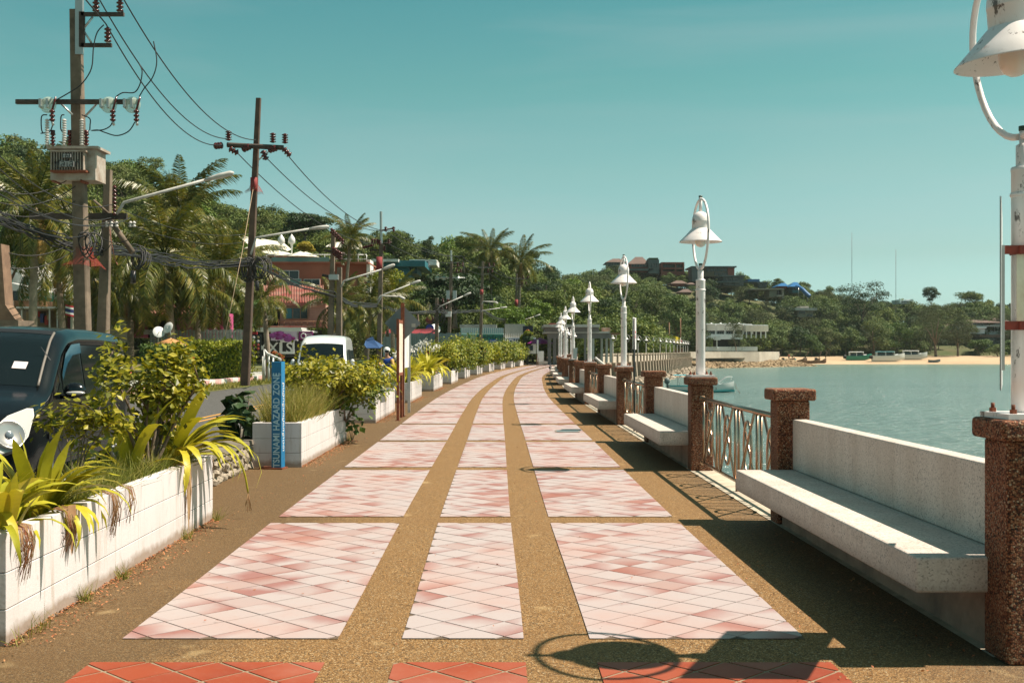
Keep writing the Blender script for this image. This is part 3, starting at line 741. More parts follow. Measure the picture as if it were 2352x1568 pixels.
# ================================================================ VEHICLES
def lerp_tab(tab, y):
    if y <= tab[0][0]: return tab[0][1]
    for (a, va), (b, vb) in zip(tab, tab[1:]):
        if y <= b: t = (y-a)/(b-a); return va+(vb-va)*t
    return tab[-1][1]
class Van:
    def __init__(s, top, wid, L, zb=.26, belt=1.0, hmax=1.93, tumble=.86):
        s.top, s.wid, s.L, s.zb, s.belt, s.hmax, s.tumble = top, wid, L, zb, belt, hmax, tumble
    def half(s, y, z):
        w = lerp_tab(s.wid, y); zt = lerp_tab(s.top, y)
        if z < .5: w *= .955+.045*min(1, max(0, (z-s.zb)/(.5-s.zb)))
        if z > s.belt: w *= 1-(1-s.tumble)*(z-s.belt)/(s.hmax-s.belt)
        d = zt-z; r = .17
        if d < r: w -= .16*(1-math.sqrt(max(0, 1-(1-d/r)**2)))
        return w
    def ztop(s, x, y):
        zt = lerp_tab(s.top, y); w = s.half(y, zt)+.001
        return zt+.035*(1-(x/w)**2)
    def body(s):
        m = MB(); ys = sorted(set([0, .03, .08, .15]+[i*.12 for i in range(2, int(s.L/.12)+1)]+[s.L-.06, s.L-.02, s.L])); rows = []
        for y in ys:
            zt = lerp_tab(s.top, y); zs = [s.zb, .34, .45, .6, .75, .88, s.belt-.02, s.belt+.03, 1.2, 1.4, 1.6, 1.8, 2.0]
            zs = [min(z, zt-.17) for z in zs]+[zt-.17*(1-f) for f in (.25, .5, .72, .88, .97, 1.0)]
            side = [(s.half(y, z), z) for z in zs]
            w1 = side[-1][0]; topx = [w1*.66, w1*.33, 0]
            pts = side+[(x, s.ztop(x, y)) for x in topx]
            rows.append([(x, y, z) for x, z in pts]+[(-x, y, z) for x, z in pts[-2::-1]])
        n = len(rows[0]); vs = [v for r in rows for v in r]
        fs = [(i*n+j, i*n+j+1, (i+1)*n+j+1, (i+1)*n+j) for i in range(len(rows)-1) for j in range(n-1)]
        m.add(vs, fs, True); m.add(rows[0], [tuple(range(n))]); m.add(rows[-1], [tuple(range(n))[::-1]]); return m
    def side(s, ys, z0, z1, side=1, off=.006, n=14, k=5):
        "window patch: z0/z1 are tables along y"
        m = MB(); vs = []
        for i in range(n+1):
            y = ys[0]+(ys[1]-ys[0])*i/n; a = lerp_tab(z0, y); b = lerp_tab(z1, y)
            for j in range(k+1): z = a+(b-a)*j/k; vs.append((side*(s.half(y, z)+off), y, z))
        return m.add(vs, [(i*(k+1)+j, i*(k+1)+j+1, (i+1)*(k+1)+j+1, (i+1)*(k+1)+j) for i in range(n) for j in range(k)], True)
    def topp(s, ys, xw, off=.006, n=12, k=12):
        m = MB(); vs = []
        for i in range(n+1):
            y = ys[0]+(ys[1]-ys[0])*i/n; w = lerp_tab(xw, y)
            for j in range(k+1): x = -w+2*w*j/k; vs.append((x, y-off, s.ztop(x, y)+off))
        return m.add(vs, [(i*(k+1)+j, i*(k+1)+j+1, (i+1)*(k+1)+j+1, (i+1)*(k+1)+j) for i in range(n) for j in range(k)], True)
def car_paint(name, c, rough=.18, coat=.8):
    t = NT(name); n = t.noise(t.obj(), 3, 4); t.col(t.mix(t.ramp(n, [(.4, 0.0), (.9, .25)]), c, tuple(x*1.5+.002 for x in c)))
    return t.set(rough, 0, .5, **{'Coat Weight': coat, 'Coat Roughness': .04})
M_CARB = car_paint('black_car_paint', (.0025, .0035, .0045), .20, .15); M_CARW = car_paint('white_car_paint', (.55, .57, .56), .3)
M_TYRE = flat('tyre_rubber', (.012, .012, .012), .8); M_RIM = flat('alloy_rim', (.35, .36, .37), .3, .8)
M_CHR = flat('chrome', (.75, .76, .77), .08, 1.0); M_LENS = flat('headlamp_glass', (.40, .40, .39), .18, .0, spec=.6)
M_CGL = flat('car_glass', (.005, .009, .010), .06, 0, spec=.45)
M_VIS = flat('blue_smoked_visor', (.012, .055, .09), .06, 0, spec=.8)
def wheel(parent, x, y, r=.33):
    o = MB().lathe([(0, -.10), (r*.96, -.11), (r, -.07), (r, .07), (r*.96, .11), (r*.66, .11), (r*.64, .09), (0, .09)], n=28).build('wheel', M_TYRE, parent, (x, y, r), (0, R(90) if x > 0 else R(-90), 0))
    m = MB(); m.lathe([(0, .10), (.06, .105), (.07, .095), (r*.60, .095), (r*.64, .105)], n=28)
    for k in range(7): a = 2*PI*k/7; m.box(.13*math.cos(a), .13*math.sin(a), .10, .17, .04, .02, rz=a)
    m.build('rim', M_RIM, o); return o
top = [(0, .62), (.05, .80), (.14, .90), (.5, 1.04), (.92, 1.14), (1.0, 1.17), (1.35, 1.45), (1.75, 1.73), (2.05, 1.85), (2.5, 1.895), (3.4, 1.90), (4.7, 1.87), (4.95, 1.80), (5.06, 1.3), (5.12, .8), (5.13, .5)]
wid = [(0, .70), (.06, .80), (.18, .885), (.45, .945), (1.0, .96), (4.6, .96), (5.0, .93), (5.13, .88)]
V = Van(top, wid, 5.13)
vx = P(60, 965, 12.62)
bv = empty('van', (vx.x-.92, 12.35, -.115), R(5.2), 'glossy black minivan parked beside the nearest planter', 'van')
V.body().build('body', M_CARB, bv)
V.topp((1.03, 1.98), [(1.03, .80), (1.4, .76), (1.98, .70)]).build('windscreen', M_CGL, bv)
m = V.topp((1.93, 2.04), [(1.93, .715), (2.04, .70)], .009); m.build('windscreen_trim', M_BLACK, bv)
for s in (1, -1):
    V.side((1.30, 1.50), [(1.3, 1.05), (1.5, 1.05)], [(1.3, 1.10), (1.5, 1.26)], s).build('quarter_window', M_CGL, bv)
    V.side((1.56, 2.42), [(1.56, 1.06), (2.42, 1.08)], [(1.56, 1.34), (1.9, 1.60), (2.1, 1.66), (2.42, 1.68)], s).build('front_window', M_CGL, bv)
    V.side((2.52, 3.62), [(2.5, 1.08), (3.62, 1.10)], [(2.5, 1.68), (3.62, 1.68)], s).build('sliding_door_window', M_CGL, bv)
    V.side((3.70, 4.78), [(3.7, 1.10), (4.78, 1.12)], [(3.7, 1.68), (4.6, 1.66), (4.78, 1.56)], s).build('rear_window', M_CGL, bv)
    V.side((1.50, 2.44), [(1.5, 1.26), (1.75, 1.44), (2.05, 1.56), (2.44, 1.585)], [(1.5, 1.33), (1.75, 1.57), (2.05, 1.69), (2.44, 1.71)], s, .035).build('rain_visor', M_VIS, bv)
    for y in (1.47, 2.47, 3.66): V.side((y-.006, y+.006), [(y-1, .45)], [(y-1, 1.66)], s, .003, 1, 8).build('door_seam', M_BLACK, bv)
    V.side((.9, 4.9), [(0, .60)], [(0, .66)], s, .014, 20, 2).build('side_moulding', M_BLACK, bv)
    V.side((2.25, 2.40), [(0, .93)], [(0, .965)], s, .02, 2, 2).build('door_handle', M_CARB, bv)
    ap = [(s*lerp_tab([(1.03, .81), (1.4, .77), (1.98, .71)], y), y-.012, V.ztop(.76, y)+.012) for y in np.linspace(1.03, 2.0, 12)]; MB().tube(ap, .016, 6).build('pillar_trim', flat('grey_trim', (.16, .14, .12), .5), bv)
    # mirrors
    mo = MB(); mo.ball((s*1.13, 1.36, 1.14), .13, .075, .095, 14, 8); mo.tube([(s*.93, 1.42, 1.06), (s*1.06, 1.40, 1.09)], .03, 8); q = mo.build('wing_mirror', M_CARB, bv)
    MB().ball((s*1.15, 1.31, 1.115), .115, .05, .025, 12, 6).build('indicator_strip', M_LENS, q)
    # headlight: swept lens with a round projector
    R0 = Matrix.Translation((s*.79, .07, .735)) @ Matrix.Rotation(s*R(42), 4, 'Z') @ Matrix.Rotation(R(-26), 4, 'X')
    out = [(-.25, -.20), (-.10, -.235), (.06, -.19), (.16, -.06), (.25, .17), (.255, .25), (.20, .255), (.02, .18), (-.14, .04), (-.24, -.12)]
    out = [(a*s*1.25, b*1.05) for a, b in out]
    hl = MB().prism(out, -.02, .12, 'y').build('headlight', flat('lamp_housing', (.38, .37, .36), .25, .5), bv); hl.matrix_local = R0
    MB().prism([(a*.97, b*.97) for a, b in out], -.026, -.0201, 'y').build('lens', M_LENS, hl)
    m = MB(); m.lathe([(.0, .0), (.075, .01), (.115, .035), (.12, .04), (.128, .04), (.128, .0)], n=28); m.v = [(a*1.3, b*1.3, c) for a, b, c in m.v]; q = m.build('reflector', flat('lamp_reflector', (.42, .41, .40), .25, .6), hl, (-.01*s, -.030, -.045), (R(90), 0, 0))
    m = MB(); m.lathe([(.0, .018), (.03, .02), (.045, .0)], n=20); q = m.build('bulb_lens', flat('projector_glass', (.12, .15, .17), .05), hl, (-.01*s, -.045, -.045), (R(90), 0, 0))
m = MB(); m.tube([(-.55, 1.02, 1.19), (-.2, .99, 1.215), (.25, 1.02, 1.21)], .012, 6); m.tube([(.1, 1.02, 1.21), (.5, 1.03, 1.20)], .01, 6); m.build('wiper', M_BLACK, bv)
MB().box(0, .0, .62, 1.0, .05, .20).build('grille', M_BLACK, bv); MB().box(0, .0, .40, 1.1, .06, .14).build('lower_grille', M_BLACK, bv)
MB().box(0, -.022, .40, .50, .012, .11).build('number_plate', flat('plate_white', (.7, .7, .7), .5), bv)
st = P(101, 817, 14)
q = MB(); yy = 1.26; q.add([(.44, yy-.012-.0, V.ztop(.44, yy)+.012), (.60, yy-.012, V.ztop(.6, yy)+.012), (.60, yy+.10-.012, V.ztop(.6, yy+.1)+.012), (.44, yy+.10-.012, V.ztop(.44, yy+.1)+.012)], [(0, 1, 2, 3)]); q.build('windscreen_sticker', flat('sticker_pink', (.72, .60, .60), .5), bv)
for x in (.83, -.83):
    for y in (.98, 4.1): wheel(bv, x, y)
    
# white high roof van
top2 = [(0, .55), (.04, .85), (.12, 1.02), (.3, 1.12), (.5, 1.42), (.75, 1.75), (1.0, 1.98), (1.3, 2.10), (1.8, 2.17), (3.0, 2.18), (4.6, 2.16), (4.8, 2.05), (4.88, 1.3), (4.9, .5)]
wid2 = [(0, .74), (.06, .84), (.2, .90), (.5, .93), (4.5, .93), (4.9, .88)]
V2 = Van(top2, wid2, 4.9, hmax=2.2, tumble=.84)
wv = empty('van', (-6.9, 42, -.125), R(4), 'white high roofed van coming up the road behind the second planter', 'van')
V2.body().build('body', M_CARW, wv)
V2.topp((.36, .86), [(.36, .80), (.86, .74)]).build('windscreen', M_CGL, wv)
for s in (1, -1):
    V2.side((.60, 1.30), [(.5, 1.10), (1.3, 1.10)], [(.6, 1.35), (.8, 1.6), (1.3, 1.66)], s).build('front_window', M_CGL, wv)
    V2.side((1.45, 2.9), [(1.4, 1.12)], [(1.4, 1.66)], s).build('side_window', M_CGL, wv)
    V2.side((3.0, 4.5), [(1.4, 1.12)], [(1.4, 1.64)], s).build('rear_side_window', M_CGL, wv)
    q = MB(); q.ball((s*1.08, .72, 1.18), .09, .05, .14, 10, 6); q.tube([(s*.9, .75, 1.1), (s*1.03, .73, 1.12)], .02, 6); q.build('wing_mirror', M_CARW, wv)
    MB().box(s*.66, .05, .80, .30, .12, .26, rz=s*R(24)).build('headlight', M_LENS, wv)
    for y in (.85, 3.6): wheel(wv, s*.80, y)
MB().box(0, .02, .72, .8, .06, .14).build('grille', M_BLACK, wv); MB().box(0, .0, .5, .46, .05, .11).build('number_plate', flat('plate_white', (.7, .7, .7), .5), wv)

# ================================================================ motorcyclist
def skin_mesh(name, verts, edges, radii, mat, parent, sub=2, rootv=0):
    me = bpy.data.meshes.new(name); me.from_pydata(verts, edges, []); o = link(name, me, parent)
    sk = o.modifiers.new('skin', 'SKIN')
    lay = me.skin_vertices[0] if me.skin_vertices else None
    if lay is None: me.attributes.new  # pragma: no cover
    for i, r in enumerate(radii): lay.data[i].radius = r if isinstance(r, tuple) else (r, r); lay.data[i].use_root = (i == rootv)
    sb = o.modifiers.new('sub', 'SUBSURF'); sb.levels = sub; sb.render_levels = sub
    me.materials.append(mat); return o
def fix_skin(me):
    import bmesh
    bm = bmesh.new(); bm.from_mesh(me); bm.verts.layers.skin.verify(); bm.to_mesh(me); bm.free()
def skin_obj(name, verts, edges, radii, mat, parent, sub=2):
    me = bpy.data.meshes.new(name); me.from_pydata(verts, edges, []); fix_skin(me)
    lay = me.skin_vertices[0]
    for i, r in enumerate(radii): lay.data[i].radius = r if isinstance(r, tuple) else (r, r); lay.data[i].use_root = (i == 0)
    me.materials.append(mat); o = link(name, me, parent)
    o.modifiers.new('skin', 'SKIN').use_smooth_shade = True
    sb = o.modifiers.new('sub', 'SUBSURF'); sb.levels = sub; sb.render_levels = sub
    return o
M_SKIN = flat('skin', (.30, .16, .10), .6); M_BSH = flat('blue_shirt', (.012, .06, .30), .8); M_YJ = flat('yellow_jacket', (.50, .30, .08), .8); M_JEAN = flat('dark_trousers', (.03, .04, .06), .8)
def person(name_parent, pose='ride', shirt=M_BSH, arms=None, trousers=M_JEAN, helmet=None, hair=M_BLACK):
    e = name_parent
    if pose == 'ride':
        V_ = [(0, .30, .80), (0, .27, .98), (0, .22, 1.18), (0, .18, 1.34), (0, .17, 1.42), (0, .15, 1.52), (0, .12, 1.62),
              (.17, .19, 1.30), (.26, .05, 1.10), (.27, -.16, 1.04), (-.17, .19, 1.30), (-.26, .05, 1.10), (-.27, -.16, 1.04),
              (.11, .22, .78), (.20, -.12, .74), (.16, -.05, .34), (.16, -.17, .28), (-.11, .22, .78), (-.20, -.12, .74), (-.16, -.05, .34), (-.16, -.17, .28)]
        leg = [(13, 14), (14, 15), (15, 16), (17, 18), (18, 19), (19, 20)]
    else:
        V_ = [(0, 0, .90), (0, 0, 1.06), (0, 0, 1.24), (0, 0, 1.40), (0, 0, 1.47), (0, 0, 1.56), (0, 0, 1.66),
              (.19, 0, 1.37), (.24, .02, 1.10), (.23, -.08, .86), (-.19, 0, 1.37), (-.24, .02, 1.10), (-.23, -.05, .84),
              (.10, 0, .86), (.11, -.03, .48), (.11, .03, .08), (.11, -.12, .04), (-.10, 0, .86), (-.11, .02, .48), (-.11, .06, .08), (-.11, -.08, .04)]
        leg = [(13, 14), (14, 15), (15, 16), (17, 18), (18, 19), (19, 20)]
    E_ = [(0, 1), (1, 2), (2, 3), (3, 4), (4, 5), (5, 6), (3, 7), (7, 8), (8, 9), (3, 10), (10, 11), (11, 12), (0, 13), (0, 17)]+leg
    rad = [.14, .13, .145, .12, .05, .085, .08, .065, .048, .035, .065, .048, .035, .095, .065, .042, .035, .095, .065, .042, .035]
    b = skin_obj('body', V_, E_, rad, M_SKIN, e)
    # clothes: the same skeleton, slightly larger
    t = skin_obj('shirt', [V_[0], V_[1], V_[2], V_[3], V_[7], tuple(Vector(V_[8])*.9+Vector(V_[7])*.1), V_[10], tuple(Vector(V_[11])*.9+Vector(V_[10])*.1)], [(0, 1), (1, 2), (2, 3), (3, 4), (4, 5), (3, 6), (6, 7)], [.155, .15, .165, .125, .085, .068, .085, .068], shirt, e)
    l = skin_obj('trousers', [V_[0], V_[13], V_[14], V_[15], V_[17], V_[18], V_[19]], [(0, 1), (1, 2), (2, 3), (0, 4), (4, 5), (5, 6)], [.155, .11, .08, .058, .11, .08, .058], trousers, e)
    h = V_[6]
    if helmet:
        m = MB(); m.ball((h[0], h[1]+.01, h[2]+.02), .135, .15, .13, 16, 8); m.build('helmet', helmet, e)
        MB().ball((h[0], h[1]-.075, h[2]-.02), .10, .085, .065, 12, 6).build('visor', M_CGL, e)
    else:
        MB().ball((h[0], h[1]+.02, h[2]+.02), .092, .10, .10, 12, 6).build('hair', hair, e)
    f = MB(); f.ball((h[0], h[1]-.085, h[2]-.03), .012, .02, .018, 6, 4); f.build('nose', M_SKIN, e)
    return e
mc = empty('motor_scooter', (-4.95, 46, -.12), R(6), 'light scooter with chrome front ridden along the road towards the camera', 'scooter')
M_SCO = flat('scooter_blue_white', (.05, .12, .25), .25)
for y, nm in ((-.62, 'front_wheel'), (.60, 'rear_wheel')):
    o = MB().lathe([(.16, -.045), (.26, -.05), (.29, 0), (.26, .05), (.16, .045)], n=24).build(nm, M_TYRE, mc, (0, y, .29), (0, R(90), 0)); MB().lathe([(0, -.03), (.17, -.03), (.17, .03), (0, .03)], n=16).build('rim', M_RIM, o)
m = MB(); m.add([(-.2, -.35, .25), (.2, -.35, .25), (.24, -.42, .6), (-.24, -.42, .6), (-.16, -.38, .88), (.16, -.38, .88)], [(0, 1, 2, 3), (3, 2, 5, 4)]); m.box(0, .05, .27, .26, .7, .08); m.box(0, .52, .56, .26, .7, .28, top=.8); m.box(0, -.62, .62, .13, .4, .08); m.build('fairing', M_SCO, mc)
MB().ball((0, -.42, .80), .10, .07, .08).build('headlight', M_LENS, mc); MB().box(0, .42, .74, .26, .75, .10, top=.85).build('seat', M_BLACK, mc)
m = MB(); m.tube([(-.33, -.20, 1.02), (-.1, -.32, .98), (.1, -.32, .98), (.33, -.20, 1.02)], .016, 8); m.build('handlebar', M_BLACK, mc)
for s in (-1, 1): q = MB(); q.tube([(s*.24, -.28, 1.0), (s*.33, -.30, 1.18)], .007, 5); q.ball((s*.34, -.30, 1.20), .055, .02, .04, 10, 5); q.build('rear_view_mirror', M_BLACK, mc)
for s in (-.07, .07): MB().tube([(s, -.60, .29), (s, -.38, .85)], .02, 6).build('fork', M_GALV, mc)
pr = empty('person', (-4.95, 46, -.12), R(6), 'rider in white helmet, blue top and yellow sleeves on the scooter', 'person')
person(pr, 'ride', M_BSH, helmet=flat('white_helmet', (.65, .65, .63), .3))
skin_obj('sleeve', [(.17, .19, 1.30), (.26, .05, 1.10), (.27, -.12, 1.04)], [(0, 1), (1, 2)], [.09, .075, .06], M_YJ, pr); skin_obj('sleeve', [(-.17, .19, 1.30), (-.26, .05, 1.10), (-.27, -.12, 1.04)], [(0, 1), (1, 2)], [.09, .075, .06], M_YJ, pr)

# ================================================================ POLES AND WIRES
def Q(cx, cy, z): return P(cx/3.048, cy/3.048, z)        # second pixel grid used for the near poles
def insul(m, base, h, r, n=4, d=Vector((0, 0, 1))):
    prof = [(r*.45, 0)]
    for i in range(n): prof += [(r*.5, h*(i+.1)/n), (r, h*(i+.35)/n), (r*.92, h*(i+.6)/n), (r*.5, h*(i+.75)/n)]
    prof += [(r*.4, h), (0, h)]
    if d.z > .9: m.lathe(prof, base, 12)
    else:
        k = MB(); k.lathe(prof, (0, 0, 0), 12); M = Matrix.Translation(base) @ d.to_track_quat('Z', 'Y').to_matrix().to_4x4()
        m.add([M @ Vector(v) for v in k.v], k.f, True)
def pole(label, bx_, by_, tx, ty, z, w0=.34, w1=.24, mat=None, name='utility_pole', ground=True):
    b = P(bx_, by_, z); t = P(tx, ty, z); b.z = 0
    e = empty(name, b, 0, label, 'utility pole', 'concrete utility poles along the road')
    m = MB(); dx = t.x-b.x; h = t.z; c = .18
    for (u, zz, ww) in ((0, 0, w0), (1, h, w1)):
        k = ww/2
        for (i, j) in ((-1+c, -1), (1-c, -1), (1, -1+c), (1, 1-c), (1-c, 1), (-1+c, 1), (-1, 1-c), (-1, -1+c)): m.v.append((dx*u+i*k, j*k, zz))
    m.f = [tuple((i, (i+1) % 8, 8+(i+1) % 8, 8+i)) for i in range(8)]+[tuple(range(8, 16))]; m.sm = [False]*9; m.mi = [0]*9
    m.build('shaft', mat or M_CONCP, e); return e, b
def part(m, name, mat, e, b=None):
    o = m.build(name, mat, e); o.location = -Vector(e.location); return o
p1, b1 = pole('tall concrete pole with transformer, the leftmost big pole', 194, 740, 174, 24, 32, .40, .27)
z = 31.8
m = MB(); a = Q(572, 85, z); b = Q(572, 330, z); m.b2(a.x-.06, z-.05, b.z, a.x+.08, z+.05, a.z)
part(m, 'steel_channel', M_DARKW, p1)
m = MB(); a = Q(520, -40, z); b = Q(550, 380, z); m.b2(a.x+.02, z+.0, b.z, a.x+.22, z+.12, a.z+.6); part(m, 'top_extension', M_GALV, p1)
for (x0, x1, y) in ((570, 868, 102), (570, 782, 318)):
    m = MB(); a = Q(x0, y, z); b = Q(x1, y, z); m.b2(a.x, z-.05, a.z-.05, b.x, z+.05, a.z+.05); part(m, 'bracket_arm', M_DARKW, p1)
for (x0, y0, x1, y1) in ((585, 200, 650, 120), (585, 215, 640, 300)):
    part(MB().tube([Q(x0, y0, z), Q(x1, y1, z)], .03, 6), 'brace', M_GALV, p1)
for (x, y) in ((672, 88), (840, 88), (755, 300)):
    m = MB(); insul(m, Q(x, y, z), .42, .10, 4); part(m, 'pin_insulator', M_INS, p1)
    m = MB(); c = Q(x, y+15, z); m.tube([c, Q(x, y-22, z)], .05, 10); part(m, 'insulator_base', M_PORW, p1)
m = MB(); a = Q(135, 725, z); b = Q(982, 725, z); m.b2(a.x, z-.26, a.z-.06, b.x, z-.14, a.z+.06); part(m, 'crossarm', M_DARKW, p1)
for (x0, y0, x1, y1) in ((410, 710, 508, 805), (690, 715, 592, 820)): part(MB().tube([Q(x0, y0, z-.1), Q(x1, y1, z-.1)], .03, 6), 'brace', M_GALV, p1)
M_DISC = NT('clear_disc'); M_DISC.col((.55, .66, .55)); M_DISC = M_DISC.set(.2, 0, .5, **{'Alpha': .45})
for i, x in enumerate((335, 760, 925)):
    c = Q(x, 735, z-.3); m = MB(); k = MB(); k.lathe([(0, 0), (.22, 0), (.225, .02), (0, .03)], n=24); m.add([Vector((v[0], v[2], v[1]))+c for v in k.v], k.f, True); part(m, 'guard_disc', M_DISC, p1)
    c2 = Q(x+30, 770, z-.3); m = MB(); insul(m, c2-Vector((0, 0, .32)), .34, .08, 3); m.tube([c2, c2+Vector((.1, 0, .35))], .03, 6); part(m, 'fuse_cutout', M_INS, p1)
    for dx in (-55, -5): c3 = Q(x+dx, 722, z-.32); m = MB(); m.b2(c3.x-.03, c3.y-.03, c3.z-.12, c3.x+.03, c3.y+.2, c3.z+.12); part(m, 'clamp', M_GALV, p1)
    part(MB().tube([c2-Vector((0, 0, .30)), c2+Vector((.03, 0, -.42))], .035, 8), 'fuse_link', M_GALV, p1)
# transformer
def tr_box(x0, y0, x1, y1, dz, d): a = Q(x0, y1, 31.4+dz); b = Q(x1, y0, 31.4+dz); return MB().b2(a.x, 31.4+dz, a.z, b.x, 31.4+dz+d, b.z)
M_TRA = paint('transformer_grey', (.40, .36, .31), (.24, .17, .12), .7, 3); 
tf = empty('transformer', Q(510, 1160, 31.4), 0, 'rust streaked grey transformer with cooling fins hung on the leftmost big pole', 'transformer')
part(tr_box(352, 1040, 668, 1260, .2, .8), 'tank', M_TRA, tf); part(tr_box(325, 1022, 685, 1040, .1, 1.0), 'lid', M_TRA, tf)
for i in range(13): x = 356+i*18.5; part(tr_box(x, 1062, x+6, 1195, -.05, .25), 'cooling_fin', M_TRA, tf)
part(tr_box(350, 1190, 600, 1202, -.07, .27), 'fin_rail', M_RUST, tf); part(tr_box(352, 1052, 600, 1062, -.07, .27), 'fin_rail', M_TRA, tf)
part(tr_box(418, 1128, 516, 1168, -.10, .03), 'name_plate', flat('plate_grey', (.30, .31, .30), .6), tf); part(tr_box(440, 1078, 495, 1104, -.10, .03), 'rating_plate', flat('plate_grey', (.30, .31, .30), .6), tf)
tp = Q(467, 1148, 31.29)-tf.location; text('ฟูลไล้ท์', .26, M_TDK, tf, tp, (PI/2, 0, 0)); tp = Q(467, 1091, 31.29)-tf.location; text('160', .22, M_TDK, tf, tp, (PI/2, 0, 0))
for x in (330, 450, 573): m = MB(); c = Q(x, 1020, 31.5); insul(m, c, .72, .065, 11); part(m, 'surge_arrester', M_PORW, tf)
for x in (370, 488, 605): m = MB(); c = Q(x, 1020, 31.9); insul(m, c, .36, .075, 4); m.tube([c+Vector((0, 0, .3)), c+Vector((0, 0, .42))], .06, 8); part(m, 'bushing', M_INS, tf)
part(tr_box(360, 1260, 380, 1272, .3, .5), 'hanger', M_RUST, tf); part(tr_box(560, 1255, 575, 1275, .2, .5), 'hanger', M_RUST, tf)
# second, shorter pole with the long low crossarm
p1b, _ = pole('short leaning concrete pole beside the transformer pole', 232, 742, 249, 391, 35, .36, .20)
m = MB(); a = P(70, 497, 34.7); b = P(292, 497, 34.7); m.b2(a.x, 34.6, a.z-.09, b.x, 34.75, a.z+.09); part(m, 'crossarm', M_DARKW, p1b)
part(MB().tube([P(215, 460, 34.8), P(255, 495, 34.8)], .04, 6), 'brace', M_CONCP, p1b); part(MB().tube([P(247, 498, 34.8), P(305, 580, 34.8)], .09, 6), 'strut', M_CONCP, p1b)
m = MB(); insul(m, P(263, 495, 34.6), .9, .07, 8); part(m, 'insulator_stack', M_INS, p1b)
for x in (245, 256, 268, 300, 308): m = MB(); insul(m, P(x, 522, 34.5), .18, .06, 2); part(m, 'spool_insulator', M_PORW, p1b)
p2, _ = pole('tall dark pole with two arm crossbar, left of the white van', 563, 882, 594, 226, 50, .36, .20, paint('dark_pole', (.10, .065, .045), (.05, .035, .027), .9, 2))
z = 49.8
m = MB(); m.tube([Q(1590, 1015, z-.2), Q(1985, 1035, z-.2)], .11, 8, flat=True); part(m, 'crossarm', M_DARKW, p2)
for (x, y) in ((1600, 985), (1910, 1000), (1995, 1005)): m = MB(); insul(m, Q(x, y, z-.2), .42, .14, 4); part(m, 'pin_insulator', M_INS, p2)
for (x, y, dx, dy) in ((1555, 1018, -1, 0), (1605, 1040, 1, -.5), (1750, 1025, -1, -.3), (1840, 1055, .3, -1), (1935, 1035, -1, -.2), (1985, 1040, .9, -1)):
    m = MB(); insul(m, Q(x, y, z-.3), .42, .15, 3, Vector((dx, .5, dy)).normalized()); part(m, 'strain_insulator', M_INS, p2)
part(MB().tube([Q(1810, 1120, z), Q(1900, 1045, z)], .03, 6), 'brace', M_GALV, p2)
p2b, _ = pole('slim concrete pole in front of the coconut palm by the red tiled house', 756, 800, 766, 527, 60, .32, .2)
p2c, _ = pole('short dark pole just right of the slim pole by the palm', 778, 800, 780, 614, 60, .34, .24)
for (x0, x1, y) in ((745, 792, 575), (740, 776, 632)): m = MB(); a = P(x0, y, 59.8); b = P(x1, y+8, 59.8); m.tube([a, b], .08, 6); part(m, 'crossarm', M_DARKW, p2b)
for i in range(6): m = MB(); insul(m, P(762+i*5, 536+i*5, 59.7), .28, .10, 2); part(m, 'insulator', M_INS, p2b)
for i in range(5): m = MB(); insul(m, P(766+i*4, 585+i*3, 59.6), .4, .14, 3); part(m, 'insulator', M_INS, p2b)
m = bx(755, 630, 776, 642, 59.5, .6); part(m, 'junction_box', M_GALV, p2b)
SPEC = [(870, 868, 876, 560, 80, 'tall pole with steel topped extension standing left of the diamond sign', 486),
        (1029, 800, 1037, 600, 109, 'far pole with a pair of transformers behind the hedge planters', 575),
        (1102, 800, 1109, 600, 122, 'slim far pole marked with red cloth', None), (1184, 800, 1187, 628, 146, 'far pole in front of the round clipped tree', None),
        (1254, 812, 1254, 655, 172, 'far slim pole left of the pavilion', None), (1296, 790, 1297, 666, 190, 'farthest slim pole behind the pavilion', None), (1003, 815, 1003, 684, 100, 'short pole wrapped with cables behind the metal fence', None)]
fp = []
